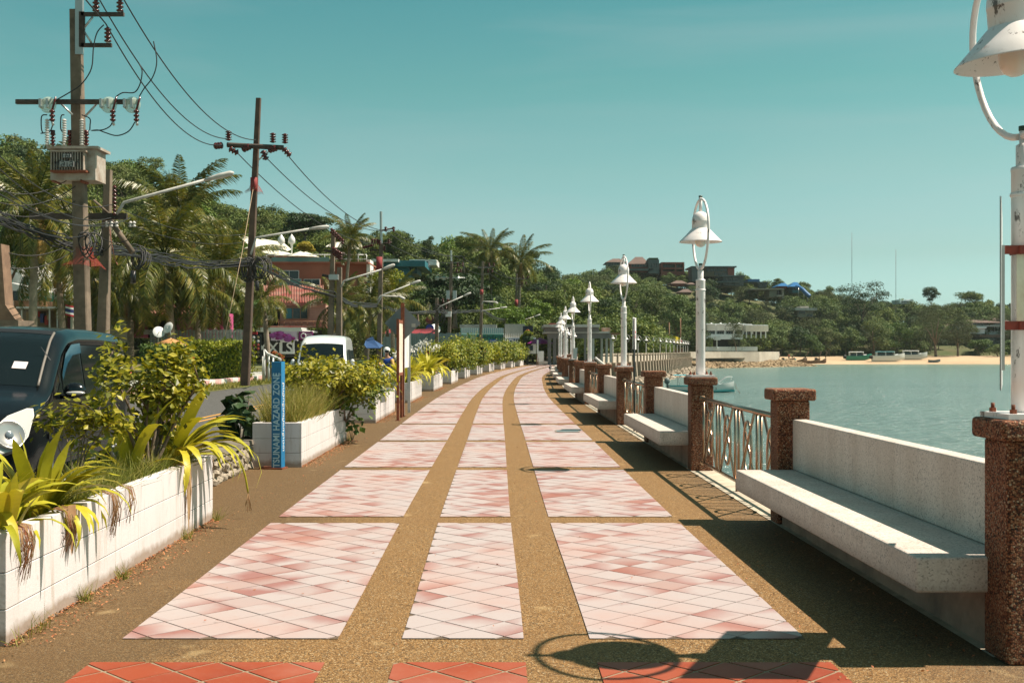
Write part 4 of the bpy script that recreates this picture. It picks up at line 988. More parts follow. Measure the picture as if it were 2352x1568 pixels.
for (a, b, c, dd, z, lab, ext) in SPEC:
    e, _ = pole(lab, a, b, c, dd, z, .36 if z < 150 else .3, .26); fp.append(e)
    if ext: part(MB().tube([P(c, dd+30, z), P(c-1, ext, z)], .09, 6, flat=True), 'steel_extension', M_GALV, e)
    if z == 80:
        for (x0, y0, x1, y1) in ((872, 530, 905, 524), (872, 562, 900, 556), (850, 575, 884, 573)):
            part(MB().tube([P(x0, y0, z), P(x1, y1, z)], .06, 6), 'bracket_arm', M_DARKW, e)
        for (x, y) in ((886, 532), (904, 532), (893, 560), (855, 560), (861, 560), (867, 560), (872, 562), (883, 575)): m = MB(); insul(m, P(x, y, z-.2), .34, .13, 3); part(m, 'pin_insulator', M_INS, e)
        for i in range(4): m = MB(); insul(m, P(836+i*6, 571-i*1.5, z-.3), .16, .15, 2); part(m, 'strain_insulator', M_INS, e)
    elif z < 150:
        for (dy, w) in ((12, 26), (26, 22)):
            part(MB().tube([P(c, dd+dy, z), P(c+w, dd+dy-1, z)], .055, 6), 'bracket_arm', M_DARKW, e)
            for u in (.55, .98): m = MB(); insul(m, P(c+w*u, dd+dy-1, z-.1), .34, .12, 3); part(m, 'pin_insulator', M_INS, e)
    if z == 109:
        for (x0, x1) in ((1025, 1033), (1040, 1048)): part(bx(x0, 667, x1, 687, z-.5, .8), 'transformer_tank', M_GALV, e)
        for x in (1004, 1019, 1051): m = MB(); k = MB(); k.lathe([(0, 0), (.22, 0), (0, .03)], n=16); cc = P(x, 639, z); m.add([Vector((v[0], v[2], v[1]))+cc for v in k.v], k.f, True); part(m, 'guard_disc', M_DISC, e)
        part(MB().tube([P(1002, 638, z), P(1068, 638, z)], .05, 6), 'crossarm', M_GALV, e); part(bx(1022, 715, 1036, 727, z-.8, .5), 'meter_box', M_WPAINT, e)
# red cloth / net wrapped on poles
M_NET = NT('red_net'); M_NET.col((.30, .05, .04)); M_NET = M_NET.set(.8, 0, .2, **{'Alpha': .30})
M_REDC = flat('red_cloth', (.20, .025, .025), .8)
def net(e, x, y0, y1, z, w0, w1):
    c = P(x, y1, z); t = P(x, y0, z); h = t.z-c.z; k = z/FPX
    m = MB(); r = random.Random(3); n = 14; prof = [(1.0, h), (1.05, h*.55), (1.4, h*.25), (w1/w0, 0)]
    vs = [(c.x+w0*k*f*math.cos(2*PI*i/n)*(1+r.uniform(-.12, .12)*(f > 1.2)), c.y+w0*k*f*math.sin(2*PI*i/n), c.z+zz+r.uniform(-.08, .08)*(f > 1.2)) for f, zz in prof for i in range(n)]
    m.add(vs, [(i*n+j, i*n+(j+1) % n, (i+1)*n+(j+1) % n, (i+1)*n+j) for i in range(3) for j in range(n)], True); part(m, 'red_net', M_NET, e)
net(p2, 584, 410, 442, 50, 9, 22); net(p1, 193, 568, 612, 32, 20, 48)
for (e, x, y0, y1, z, w) in ((p2, 583, 408, 438, 49.9, 8), (fp[0], 871, 590, 620, 79.8, 7), (fp[2], 1106, 665, 676, 121.8, 4), (fp[3], 1186, 688, 703, 145.8, 4)):
    a = P(x, y1, z); b = P(x, y0, z); part(MB().tube([a, b], w*z/FPX, 10), 'red_wrap', M_REDC, e)

# street light arms
M_ARM = paint('street_light_grey', (.50, .50, .47), (.32, .30, .27), .5, 3)
ARMS = [((268, 492), (285, 465), (477, 412), (537, 396), 34.6, 'long street light arm reaching right from the transformer pole'),
        ((576, 585), (588, 546), (715, 525), (756, 520), 49.6, 'street light arm reaching right from the tall dark pole'),
        ((783, 660), (790, 645), (880, 618), (907, 607), 59.6, 'street light arm by the coconut palm'),
        ((866, 700), (878, 678), (945, 652), (966, 644), 79.6, 'upper street light arm left of the diamond sign'),
        ((866, 690), (874, 679), (918, 681), (930, 687), 79.5, 'short level street light arm above the diamond sign'),
        ((1003, 712), (1012, 703), (1066, 679), (1082, 672), 99.6, 'street light arm in front of the twin transformer pole'),
        ((1106, 700), (1110, 692), (1136, 693), (1144, 697), 121.5, 'small level street light arm on the slim far pole'),
        ((1104, 718), (1108, 713), (1150, 707), (1165, 705), 121.4, 'small rising street light arm on the slim far pole'),
        ((1186, 745), (1192, 738), (1228, 727), (1241, 722), 145.5, 'farthest street light arm by the round tree')]
for (a, b, c, dd, z, lab) in ARMS:
    A, B, Cc, D = (P(*p, z) for p in (a, b, c, dd)); e = empty('street_light', A, 0, lab, 'street light', 'street light arms on the poles')
    r = .045 if z < 70 else .05
    part(MB().tube([A, A*.35+B*.65, B, B*.85+Cc*.15, Cc], r, 8), 'arm', M_ARM, e)
    u = (D-Cc); n = u.normalized(); k = MB(); pts = [Cc-n*.1, Cc+u*.15, Cc+u*.5, Cc+u*.9, D]
    k.tube(pts, [r*1.2, r*2.2, r*2.9, r*2.6, r*.9], 10)
    for i in range(len(k.v)):
        v = Vector(k.v[i]); t = (v-Cc).dot(n); q = Cc+n*t; w = v-q; w.z *= .62; k.v[i] = tuple(q+w)
    part(k, 'lamp_head', M_ARM, e)

def cat(A, B, sag, n=18):
    return [A+(B-A)*t-Vector((0, 0, 4*sag*t*(1-t))) for t in np.linspace(0, 1, n)]
def wire(label, pts, r=.016, mat=None, group=None, n=5):
    o = MB().tube(pts, r, n, caps=False).build('power_line', mat or M_WIRE); return tag(o, label, 'wire', group)
G1 = 'high voltage lines between the two big poles'
A1 = [Q(741, 168, 31.8), Q(700, 5, 31.8), Q(868, 0, 31.8)]
B1 = [Q(1555, 1015, 49.5), Q(1600, 972, 49.5), Q(1790, 980, 49.5)]
LB = ['lowest high voltage line between the two big poles', 'middle high voltage line between the two big poles', 'upper right high voltage line between the two big poles']
for i in range(3):
    A, B = A1[i], B1[i]
    back = A+(A-B)*.6; back.z = A.z+1.2+i*.4
    pts = cat(back, A, .2, 6)[:-1]+cat(A, B, .95, 26); wire(LB[i], pts, .020, group=G1)
B2 = [(Q(1660, 1070, 50), P(862, 560, 80)), (Q(1850, 1090, 50), P(886, 530, 80)), (Q(2025, 1100, 50), P(904, 530, 80)), (Q(1600, 975, 50), P(893, 556, 80))]
for i, (A, B) in enumerate(B2[:3]): wire(['lower', 'middle', 'upper'][i]+' high voltage line running on from the dark pole to the palm', cat(A, B, .9, 22), .022)
H = [P(893, 540, 80), P(904, 530, 80), P(884, 560, 80)]
for (zA, zB, L0_, L1_) in ((80, 109, ((886, 532), (904, 532), (893, 560)), ((1048, 588), (1060, 588), (1055, 602))), (109, 122, ((1048, 588), (1060, 588), (1055, 602)), ((1120, 612), (1132, 612), (1125, 628))), (122, 146, ((1120, 612), (1132, 612), (1125, 628)), ((1196, 638), (1208, 640), (1203, 655))), (146, 172, ((1196, 638), (1208, 640), (1203, 655)), ((1262, 668), (1270, 668), (1262, 680)))):
    for i in range(3): wire('thin far power line %s, span at %s' % (['left', 'right', 'lower'][i], {80: 'the diamond sign', 109: 'the twin transformer pole', 122: 'the slim pole with red cloth', 146: 'the round clipped tree'}[zA]), cat(P(*L0_[i], zA), P(*L1_[i], zB), .5, 14), .022)
# jumper leads on the near pole
J = [[(727, 175), (680, 230), (655, 330), (640, 480), (575, 585), (500, 640), (400, 698)], [(975, 450), (995, 500), (980, 590), (940, 648), (860, 650), (810, 680)], [(1075, 290), (1098, 430), (1070, 540), (1010, 620), (975, 678)],
     [(790, 850), (770, 885), (720, 910), (640, 915)], [(945, 855), (900, 920), (820, 950), (740, 930), (690, 912), (640, 915)], [(375, 850), (350, 920), (285, 935)], [(330, 805), (292, 815), (290, 900), (300, 930)], [(450, 805), (428, 815), (425, 900), (440, 925)], [(573, 805), (628, 830), (630, 880), (628, 915)]]
JL = ['from the low insulator down to the left fuse', 'hanging to the middle fuse', 'hanging to the right fuse', 'from the middle fuse to the bushings', 'looping from the right fuse to the bushings', 'under the left fuse', 'at the left arrester', 'at the middle arrester', 'at the right arrester']
def smooth(pts, n=5):
    out = []; N = len(pts)
    for i in range(N-1):
        p0, p1_, p2_, p3 = pts[max(i-1, 0)], pts[i], pts[i+1], pts[min(i+2, N-1)]
        for k in range(n):
            t = k/n; out.append(.5*((2*p1_)+(p2_-p0)*t+(2*p0-5*p1_+4*p2_-p3)*t*t+(3*p1_-p0-3*p2_+p3)*t**3))
    return out+[pts[-1]]
for i, j in enumerate(J):
    o = MB().tube(smooth([Q(x, y, 31.5) for x, y in j]), .017, 5, caps=False).build('jumper_cable', M_WIRE); tag(o, 'black jumper cable '+JL[i], 'cable')
# telecom bundles
def bundle(label, way, n, spread, r, jit=.25, seed=1):
    rr = random.Random(seed); base = smooth([P(x, y, z) for x, y, z in way], 7)
    e = empty('cable_bundle', base[0], 0, label, 'cable bundle')
    for k in range(n):
        ph = rr.random()*6; am = rr.uniform(.2, 1)*spread; off = Vector((0, rr.uniform(-.3, .3), rr.uniform(-spread, spread)*.6)); fr = rr.uniform(.15, .5)
        pts = [p-base[0]+off+Vector((0, 0, am*jit*math.sin(i*fr+ph)-max(0, math.sin(PI*i/(len(base)-1)))*rr.uniform(0, .5)*spread)) for i, p in enumerate(base)]
        MB().tube(pts, r*rr.uniform(.6, 1.5), 5, caps=False).build('cable', M_WIRE, e)
bundle('thick sagging bundle of black telecom cables across the left trees', [(-60, 470, 28), (0, 500, 30), (90, 532, 32), (185, 560, 33.5), (299, 574, 37), (387, 592, 41), (480, 605, 46), (575, 604, 49.6)], 13, .28, .020)
bundle('bundle of black cables from the dark pole towards the coconut palm', [(585, 604, 50), (640, 628, 53), (700, 655, 56), (770, 677, 59.5)], 7, .2, .024, seed=2)
bundle('cable bundle from the palm pole to the diamond sign pole', [(770, 677, 60), (815, 697, 70), (868, 700, 80)], 6, .2, .026, seed=3)
bundle('cable bundle beyond the diamond sign', [(868, 700, 80), (930, 716, 90), (1003, 713, 100), (1030, 716, 109), (1070, 714, 115), (1105, 712, 122)], 6, .25, .03, seed=4)
bundle('far cable bundle ending at the pavilion', [(1105, 712, 122), (1145, 733, 134), (1186, 738, 146), (1220, 758, 158), (1254, 762, 172)], 5, .25, .035, seed=5)
LW = [((-40, 320), (255, 470), 'topmost of the thin wires'), ((-40, 350), (255, 500), 'second of the thin wires'), ((-40, 395), (258, 505), 'third of the thin wires'), ((-40, 460), (240, 520), 'fourth of the thin wires'), ((-40, 420), (300, 500), 'fifth of the thin wires')]
for i, (a, b, lab) in enumerate(LW): wire(lab+' falling from the left edge to the short pole', cat(P(*a, 22), P(*b, 34.5), .5, 14), .013)
for i, (a, b) in enumerate([((255, 470), (574, 536)), ((262, 500), (574, 553)), ((-30, 560), (185, 545)), ((-30, 600), (190, 560)), ((-30, 455), (190, 415)), ((-30, 425), (180, 395)), ((-30, 475), (190, 450))]):
    wire(['upper thin wire from short pole to dark pole', 'lower thin wire from short pole to dark pole', 'thin wire at left low', 'lowest thin wire at left', 'thin wire rising to the transformer pole, lower', 'thin wire rising to the transformer pole, upper', 'thin wire rising to the transformer pole, middle'][i], cat(P(*a, 34.5 if i < 2 else 30), P(*b, 49.6 if i < 2 else 32), .4, 14), .012)
# coils and splice boxes hung at the poles
def coil(label, x, y, z, r, n, seed):
    rr = random.Random(seed); e = empty('cable_coil', P(x, y, z), 0, label, 'cable coil')
    for k in range(n):
        R1 = r*rr.uniform(.6, 1.1); c = Vector((rr.uniform(-.12, .12)*r*3, rr.uniform(-.2, .2), rr.uniform(-.2, .2)*r)); pts = [c+Vector((R1*.62*math.cos(t), .1*math.sin(t*2), R1*math.sin(t))) for t in np.linspace(0, 2*PI, 17)]
        MB().tube(pts, .018, 5, caps=False).build('loop', M_WIRE, e)
    if seed in (1, 3): MB().tube([(r*.2-.25, -.1, -r*1.0), (r*.2-.25, -.1, -r*1.0-.42)], .09, 10).build('splice_box', M_BLACK, e)
coil('coil of black cable hanging under the bundle right of the short pole', 320, 592, 38, .42, 9, 1); coil('tangle of cable coils on the tall dark pole', 566, 620, 49.4, .45, 12, 2); coil('second tangle of cable on the tall dark pole', 600, 618, 49.2, .5, 12, 3)
coil('cable coils on the transformer pole', 205, 560, 31.5, .35, 5, 4); coil('cables coiled on the short wrapped pole', 1003, 722, 99.5, .9, 8, 6)
for i in range(8):
    r = random.Random(40+i); a = P(r.uniform(190, 260), r.uniform(505, 560), 34.4); b = P(r.uniform(200, 320), r.uniform(530, 620), 34.3)
    o = MB().tube(cat(a, b, r.uniform(.1, .6), 10), .013, 5, caps=False).build('drop_cable', M_WIRE if i % 3 else flat('red_brown_cable', (.30, .10, .06), .6)); tag(o, ('black' if i % 3 else 'red brown')+' loose drop cable by the short pole, '+ORD[i+1]+' of the eight', 'cable', 'loose drop cables at the short pole')
o = MB().tube([P(582, 430, 49.6), P(556, 580, 47), P(517, 770, 44)], .012, 5).build('guy_wire', flat('guy_wire', (.35, .25, .16), .7)); tag(o, 'thin pale guy wire slanting down left of the dark pole', 'wire')
# ================================================================ VEGETATION
def quad_mesh(name, V4, mat):
    "V4: (N,4,3) array of separate quads"
    N = len(V4); me = bpy.data.meshes.new(name)
    me.vertices.add(N*4); me.vertices.foreach_set('co', np.ascontiguousarray(V4, dtype=np.float32).ravel())
    me.loops.add(N*4); me.loops.foreach_set('vertex_index', np.arange(N*4, dtype=np.int32))
    me.polygons.add(N); me.polygons.foreach_set('loop_start', np.arange(0, N*4, 4, dtype=np.int32))
    me.polygons.foreach_set('use_smooth', np.zeros(N, dtype=bool))
    me.materials.append(mat); me.update(calc_edges=True); return me
def nrm(a): return a/np.maximum(np.linalg.norm(a, axis=1, keepdims=True), 1e-6)
def leaf_quads(c, nr, size, aspect=.55, jit=.9, rng=NR):
    "leaf diamonds at c whose faces look roughly along nr"
    N = len(c); n = nrm(nr+rng.normal(0, jit, (N, 3))); t = nrm(np.cross(n, rng.normal(0, 1, (N, 3)))); b = np.cross(n, t)
    s = (size*rng.uniform(.65, 1.3, (N, 1)))
    fold = n*s*.16
    return np.stack([c-t*s, c+b*s*aspect+fold, c+t*s, c-b*s*aspect+fold], 1)
def lobes(rx, ry, rz, k, rng, flat_bottom=True):
    out = []
    for i in range(k):
        a = rng.uniform(0, 2*PI); u = rng.uniform(.15, .80); h = rng.uniform(-.62, .75) if i else .3
        q = math.sqrt(max(.05, 1-h*h))
        out.append((np.array([rx*u*q*math.cos(a), ry*u*q*math.sin(a), rz*h]), rng.uniform(.26, .46)*np.array([rx, ry, rz*.9])))
    return out
def crown(name, rx, ry, rz, k, N, size, mat, seed, aspect=.55, fill=.25):
    rng = np.random.default_rng(seed); L = lobes(rx, ry, rz, k, rng); Vs = []
    for (c, r) in L:
        n = int(N/k); d = nrm(rng.normal(0, 1, (n, 3))); d[:, 2] = np.where(rng.random(n) < .72, np.abs(d[:, 2]), d[:, 2])
        d = nrm(d); rad = rng.uniform(.72, 1.08, (n, 1)); rad[rng.random(n) < fill] *= .6
        # twiggy outline: noise in the radius by direction
        rad *= 1+.16*np.sin(d[:, :1]*7+seed)*np.cos(d[:, 1:2]*9+c[0])
        Vs.append(leaf_quads(c+d*r*rad, d+np.array([0, 0, .35]), size, aspect, .75, rng))
    return quad_mesh(name, np.concatenate(Vs), mat)
def trunk_mesh(h, r, mat, seed, spread=1.5, top=1.0, limbs=5):
    rr = random.Random(seed); m = MB(); lean = Vector((rr.uniform(-.1, .1), rr.uniform(-.1, .1), 0))*h
    p = [Vector((0, 0, -.5)), Vector((0, 0, .1)), lean*.4+Vector((0, 0, h*.5)), lean+Vector((0, 0, h))]
    m.tube(p, [r*1.5, r*1.15, r*.85, r*.6], 8)
    for i in range(limbs):
        a = rr.random()*6.28; b = p[3]; m.tube([p[2]+(b-p[2])*rr.uniform(.2, .9), b+Vector((math.cos(a)*spread*.5, math.sin(a)*spread*.5, top*.5)), b+Vector((math.cos(a)*spread, math.sin(a)*spread, top*rr.uniform(.8, 1.4)))], [r*.45, r*.3, r*.12], 6)
    return m.mesh('trunk', mat)
# ---- strap leaves
def strap(L, w, rise, droop, n=8, fold=.25, twist=0):
    m = MB(); vs = []; a = rise; x = z = 0; ds = L/n
    for i in range(n+1):
        t = i/n; ww = w*(math.sin(PI*min(t*.62+.22, 1))**.7)*(1 if t < .75 else max(0.04, (1-t)/.25)**.7)
        vs += [(x, -ww, z+ww*fold), (x, 0, z), (x, ww, z+ww*fold)]
        a -= droop/n*(0.4+1.6*t); x += ds*math.cos(a); z += ds*math.sin(a)
    m.add(vs, [(3*i+j, 3*i+j+1, 3*i+j+4, 3*i+j+3) for i in range(n) for j in (0, 1)], True); return m.mesh('leaf', L_LILY)
SL = [strap(.62, .034, R(80), R(35)), strap(.66, .036, R(72), R(70)), strap(.70, .032, R(62), R(115)), strap(.60, .024, R(48), R(120)), strap(.52, .038, R(85), R(15)), strap(.80, .022, R(60), R(150))]
def lily(label, loc, n, s, seed, group=None, flowers=0, bias=None):
    rr = random.Random(seed); e = empty('strap_leaf_lily', loc, 0, label, 'plant', group)
    for i in range(n):
        k = rr.choice([0, 1, 1, 2, 2, 3, 4, 5]); a = rr.random()*6.28
        if bias is not None and rr.random() < .55: a = bias+rr.uniform(-.9, .9)
        o = link('leaf', SL[k], e, (math.cos(a)*.04, math.sin(a)*.04, rr.uniform(-.02, .06)), (rr.uniform(-.25, .25), rr.uniform(-.12, .12), a)); q = s*rr.uniform(.75, 1.15); o.scale = (q, q*1.15, q)
    for i in range(flowers):
        a = rr.random()*6.28; h = s*rr.uniform(.62, .85); p = Vector((math.cos(a)*.22*s, math.sin(a)*.22*s, h)); m = MB(); m.tube([(0, 0, 0), p*.5+Vector((0, 0, .06)), p], .010, 5)
        m.build('flower_stalk', L_LILY, e)
        c = np.repeat(np.array([p]), 16, 0)+NR.normal(0, .045*s, (16, 3)); link('flower', quad_mesh('flower', leaf_quads(c, NR.normal(0, 1, (16, 3)), .05*s, .2), M_PETAL), e)
    return e
M_PETAL = flat('white_petal', (.75, .74, .70), .6); M_RPET = flat('red_petal', (.55, .02, .03), .5)
# ---- bushy shrub with visible stems
def shrub(label, base, rx, ry, h, N, size, mat, seed, cat_='shrub', group=None, stems=9, aspect=.62, flowers=0, low=.25, clumps=26, tight=.16, fsize=.05):
    rng = np.random.default_rng(seed); rr = random.Random(seed); e = empty('shrub', base, 0, label, cat_, group)
    tips = []; m = MB()
    for i in range(stems):
        a = rr.random()*6.28; u = rr.uniform(.25, 1.0); top = Vector((rx*u*math.cos(a), ry*u*math.sin(a), h*(low+(1-low)*rr.uniform(.35, 1.0)*(1.08-.35*u*u))))
        mid = top*.5+Vector((rr.uniform(-.1, .1)*rx, rr.uniform(-.1, .1)*ry, h*.08)); m.tube(smooth([Vector((0, 0, -.02)), mid*.6, mid, top], 3), [.018*h*(1-.8*t) for t in np.linspace(0, 1, 10)], 5)
        for k in range(3):
            q = mid+(top-mid)*rr.uniform(.2, 1); w = Vector((rr.uniform(-1, 1)*rx*.4, rr.uniform(-1, 1)*ry*.4, rr.uniform(-.05, .25)*h)); m.tube([q, q+w*.5+Vector((0, 0, .02)), q+w], [.007*h, .005*h, .002*h], 4); tips.append(q+w)
        tips.append(top)
    m.build('stems', M_BARK, e)
    while len(tips) < clumps: tips.append(rr.choice(tips)*rr.uniform(.75, 1.02)+Vector((rr.uniform(-.2, .2)*rx, rr.uniform(-.2, .2)*ry, rr.uniform(-.15, .08)*h)))
    T = np.array([list(t) for t in tips]); idx = rng.integers(0, len(T), N)
    c = T[idx]+rng.normal(0, 1, (N, 3))*np.array([rx, ry, h*.7])*tight; c[:, 2] = np.maximum(c[:, 2], .03)
    ctr = np.array([0, 0, h*.5]); link('foliage', quad_mesh('foliage', leaf_quads(c, nrm(c-ctr)+np.array([0, 0, .8]), size, aspect, .7, rng), mat), e)
    for i in range(flowers):
        t = T[rng.integers(0, len(T))]*1.04; cc = np.repeat(t[None], 7, 0)+rng.normal(0, fsize*.35, (7, 3)); link('flower', quad_mesh('flower', leaf_quads(cc, rng.normal(0, 1, (7, 3)), fsize, .7), M_RPET), e)
    return e
def grass(name, label, boxes, n, h, w, mat, seed, flatd=.35):
    rng = np.random.default_rng(seed); Vs = []
    for (x0, y0, x1, y1, z) in boxes:
        k = int(n/len(boxes)); b = np.stack([rng.uniform(x0, x1, k), rng.uniform(y0, y1, k), np.full(k, z)], 1); d = rng.normal(0, flatd, (k, 3)); d[:, 2] = 1; d = nrm(d)
        s = nrm(np.cross(d, rng.normal(0, 1, (k, 3))))*w; hh = h*rng.uniform(.4, 1.2, (k, 1)); tip = b+d*hh+rng.normal(0, .18, (k, 3))*hh*np.array([1, 1, .3]); mid = b+d*hh*.55
        Vs.append(np.stack([b-s, b+s, mid+s*.7, mid-s*.7], 1)); Vs.append(np.stack([mid-s*.7, mid+s*.7, tip+s*.1, tip-s*.1], 1))
    o = link(name, quad_mesh(name, np.concatenate(Vs), mat)); return tag(o, label, None, None, 'stuff')

pc_ = (PW[0]+PW[1])/2
def PL(z, dx=0, h=.50): return W(pc_+dx, z, h)
# planter 1
lily('strap leaf lily at the near end of the nearest planter, cut by the left edge', PL(6.35, .02, .44), 58, .84, 11)
lily('bright yellow strap leaf lily, second from the near end of the nearest planter', PL(7.0, .05, .44), 58, .90, 12)
lily('small strap leaf lily hanging over the edge of the nearest planter', PL(6.15, .20, .44), 16, .8, 13, bias=-.8)
shrub('sparse yellow green bougainvillea rising from the middle of the nearest planter', PL(9.3, .04, .48), .38, .62, 1.20, 2300, .034, L_SHRUB, 21, 'shrub', None, 12, clumps=60, tight=.10, flowers=3, fsize=.02, low=.12)
shrub('low branch of yellow green leaves reaching from the nearest planter towards the van', PL(8.55, -.28, .50), .55, .25, .60, 420, .034, L_SHRUB, 28, 'shrub', None, 7, clumps=24, tight=.12, low=.6)
lily('strap leaf lily with long leaves arching over the far end of the nearest planter', PL(9.75, .06, .46), 36, 1.25, 14, bias=-.3)
lily('dark strap leaf lily under the bougainvillea in the nearest planter', PL(9.1, -.05, .46), 20, 1.05, 15)
grass('grass_tuft', 'grass and weeds filling the nearest planter', [(W(-2.86, 7.2).x, 7.2, W(-2.42, 8).x, 10.1, .49)], 3800, .24, .0035, L_GRASS, 3, .7)
# dry roots and dead leaves hanging on the planter's face
def hang(label, z, n, L, seed, big=False, x=PW[1]+.01, top=.575):
    rr = random.Random(seed); e = empty('dead_leaves', W(x, z, top), 0, label, 'dead leaves')
    m = MB()
    for i in range(n):
        y = rr.uniform(-.07, .07); l = L*rr.uniform(.4, 1.1); m.tube([(-.06, y, .02), (.012, y+rr.uniform(-.02, .02), .0), (.02+rr.uniform(0, .02), y+rr.uniform(-.03, .03), -l*.5), (.012, y+rr.uniform(-.05, .05), -l)], .0022, 4)
    m.build('roots', L_DRY, e)
    if big:
        for i in range(3): m = MB(); y = rr.uniform(-.03, .03); vs = [(.01, y-.02, .03), (.03, y+.02, .03), (.035, y+.03, -L*.5), (.012, y-.015, -L*.5), (.02, y+.005, -L*rr.uniform(.9, 1.3)), (.022, y+.012, -L)]; m.add(vs, [(0, 1, 2, 3), (3, 2, 5, 4)]); m.build('dead_leaf', L_DRY, e)
    return e
hang('brown roots hanging over the face of the nearest planter, left of its middle', 7.55, 26, .26, 1); hang('thin dry roots hanging beside the brown ones on the nearest planter', 7.85, 12, .22, 2)
hang('long brown dead leaves hanging near the far end of the nearest planter', 9.35, 8, .42, 3, True); hang('dry roots hanging from the small lily at the left edge', 6.1, 30, .26, 4); hang('pale dry stalks hanging at the second lily of the nearest planter', 6.75, 24, .22, 5, True)
e = hang('withered yellow leaf arching off the far end of the nearest planter with a root tuft', 10.15, 3, .15, 6)
m = MB(); m.tube(smooth([Vector((-.1, -.1, .05)), Vector((.12, .12, .08)), Vector((.24, .2, -.12)), Vector((.28, .24, -.35))], 4), [.009]*12+[.004], 6); m.build('stalk', L_LILY, e)
m = MB(); rr = random.Random(4)
for i in range(14): m.tube([(.28, .24, -.34), (.28+rr.uniform(-.03, .03), .24+rr.uniform(-.03, .03), -.42-rr.random()*.1)], .002, 4)
m.build('root_tuft', L_DRY, e)
# leaf litter along planters and weeds at their feet
def litter(label, boxes, n, seed):
    rng = np.random.default_rng(seed); k = int(n/len(boxes)); Vs = []
    for (o0, z0, o1, z1) in boxes:
        z = rng.uniform(z0, z1, k); o = o0+(o1-o0)*rng.random(k)**3.4; c = np.stack([np.array([C(a) for a in z])+o, z, np.full(k, .008)+rng.random(k)*.012], 1)
        q = leaf_quads(c, np.tile([0, 0, 1.], (k, 1)), .010, .5, .35, rng); Vs.append(q)
    o = link('leaf_litter', quad_mesh('leaf_litter', np.concatenate(Vs), M_LIT)); return tag(o, label, None, None, 'stuff')
M_LIT = leaf('litter_leaf', [(.30, .10, .05), (.45, .16, .07), (.40, .24, .11), (.20, .08, .04)], .1, .8)
litter('reddish fallen leaves gathered along the foot of the planters', [(PW[1]+.005, z, PW[1]+.22, z+4.4) for z in PZ[:5]], 7000, 5)
litter('scattered fallen leaves on the walkway', [(-2.2, 5, 2.7, 20)], 260, 6); litter('fallen leaves in the shade under the nearest bench', [(2.5, 5, 1.4, 10)], 200, 8)
grass('weeds', 'dry weeds growing at the foot of the nearest planter', [(W(PW[1]+.01, z).x, z, W(PW[1]+.07, z).x, z+w_, 0) for z, w_ in ((5.9, .5), (6.9, .1), (7.6, .08), (9.2, .15), (10.2, .12), (19.2, .3))], 320, .14, .002, L_GRASS, 9, .6)
# planter 2
grass('grass_tuft', 'tall yellowish grass filling the planter behind the blue post', [(W(-2.9, 15).x, 15.2, W(-2.4, 15).x, 17.3, .45)], 3800, .55, .004, L_GRASS, 13, .4)
shrub('large arching green bougainvillea in the planter behind the blue post', PL(18.6, .12, .44), .82, 1.1, 1.0, 5200, .042, L_SHRUB, 23, 'shrub', None, 16, clumps=100, tight=.10, low=.10)
shrub('drooping bougainvillea branch at the far end of the planter behind the blue post', PL(19.0, .35, .35), .55, .6, .62, 1500, .042, L_SHRUB2, 24, 'shrub', None, 7, clumps=30, tight=.15, low=.15, flowers=1)
shrub('dark heart leaved creeper climbing left of the blue hazard post', W(-3.12, 15.0, .1), .22, .3, 1.0, 120, .085, L_DARK, 25, 'creeper', None, 5, clumps=20, tight=.16, low=.1, aspect=.85)
shrub('small green seedling growing at the far foot of the second planter', W(PW[1]+.1, 19.3, .0), .14, .16, .45, 40, .06, L_MID, 26, 'plant', None, 3, clumps=10, tight=.3, low=.4, aspect=.8)
# planters 3 to 5
lily('yellow green lily at the near end of the third planter', PL(24.7, .0), 30, 1.15, 31); lily('spreading yellow lily in the middle of the third planter', PL(25.9, .0), 32, 1.2, 32)
shrub('low shrub with a red flower spilling over the corner of the third planter', PL(24.3, .22, .3), .28, .3, .42, 260, .04, L_SHRUB2, 33, 'shrub', None, 5, clumps=14, flowers=2, fsize=.05)
for i, z in enumerate((33.7, 34.9, 36.1, 37.2)): lily('yellow lily with white blossoms, %s along the fourth planter' % ORD[i], PL(z), 30, 1.35, 34+i, 'lilies in the fourth planter', 2)
for i, z in enumerate((43.3, 44.4, 45.5)): lily('tall spider lily with white flowers, %s in the fifth planter' % ORD[i], PL(z, 0, .5), 40, 1.6, 44+i, 'spider lilies in the fifth planter', 2)
for i, z0 in enumerate(PZ[5:]):
    for k in range(2):
        mt = L_SHRUB2 if (i+k) % 3 else L_YEL
        shrub('%s bush in the %s planter%s' % (['green', 'olive', 'mixed green'][(i*2+k) % 3], ORD[i+5], ['', ', dotted with red flowers'][int(k == 0 or i in (2, 5))]), PL(z0+1.0+k*2.0, 0, .48), .85+.1*k, 1.25, 1.35+.15*((i+k) % 3), 2600, .062+.006*i, mt, 60+i*3+k, 'bush', 'bushes in the far planters', 9, clumps=60, tight=.17, low=.05, flowers=(3 if (k == 0 or i in (2, 5)) else 0), fsize=.11)
grass('grass_verge_blades', 'rough grass growing along the far road edge', [(RC(z)-6.1, z, RC(z)-4.7, z+4, -.11) for z in range(28, 74, 4)], 9000, .22, .012, L_GRASS, 17, .5)

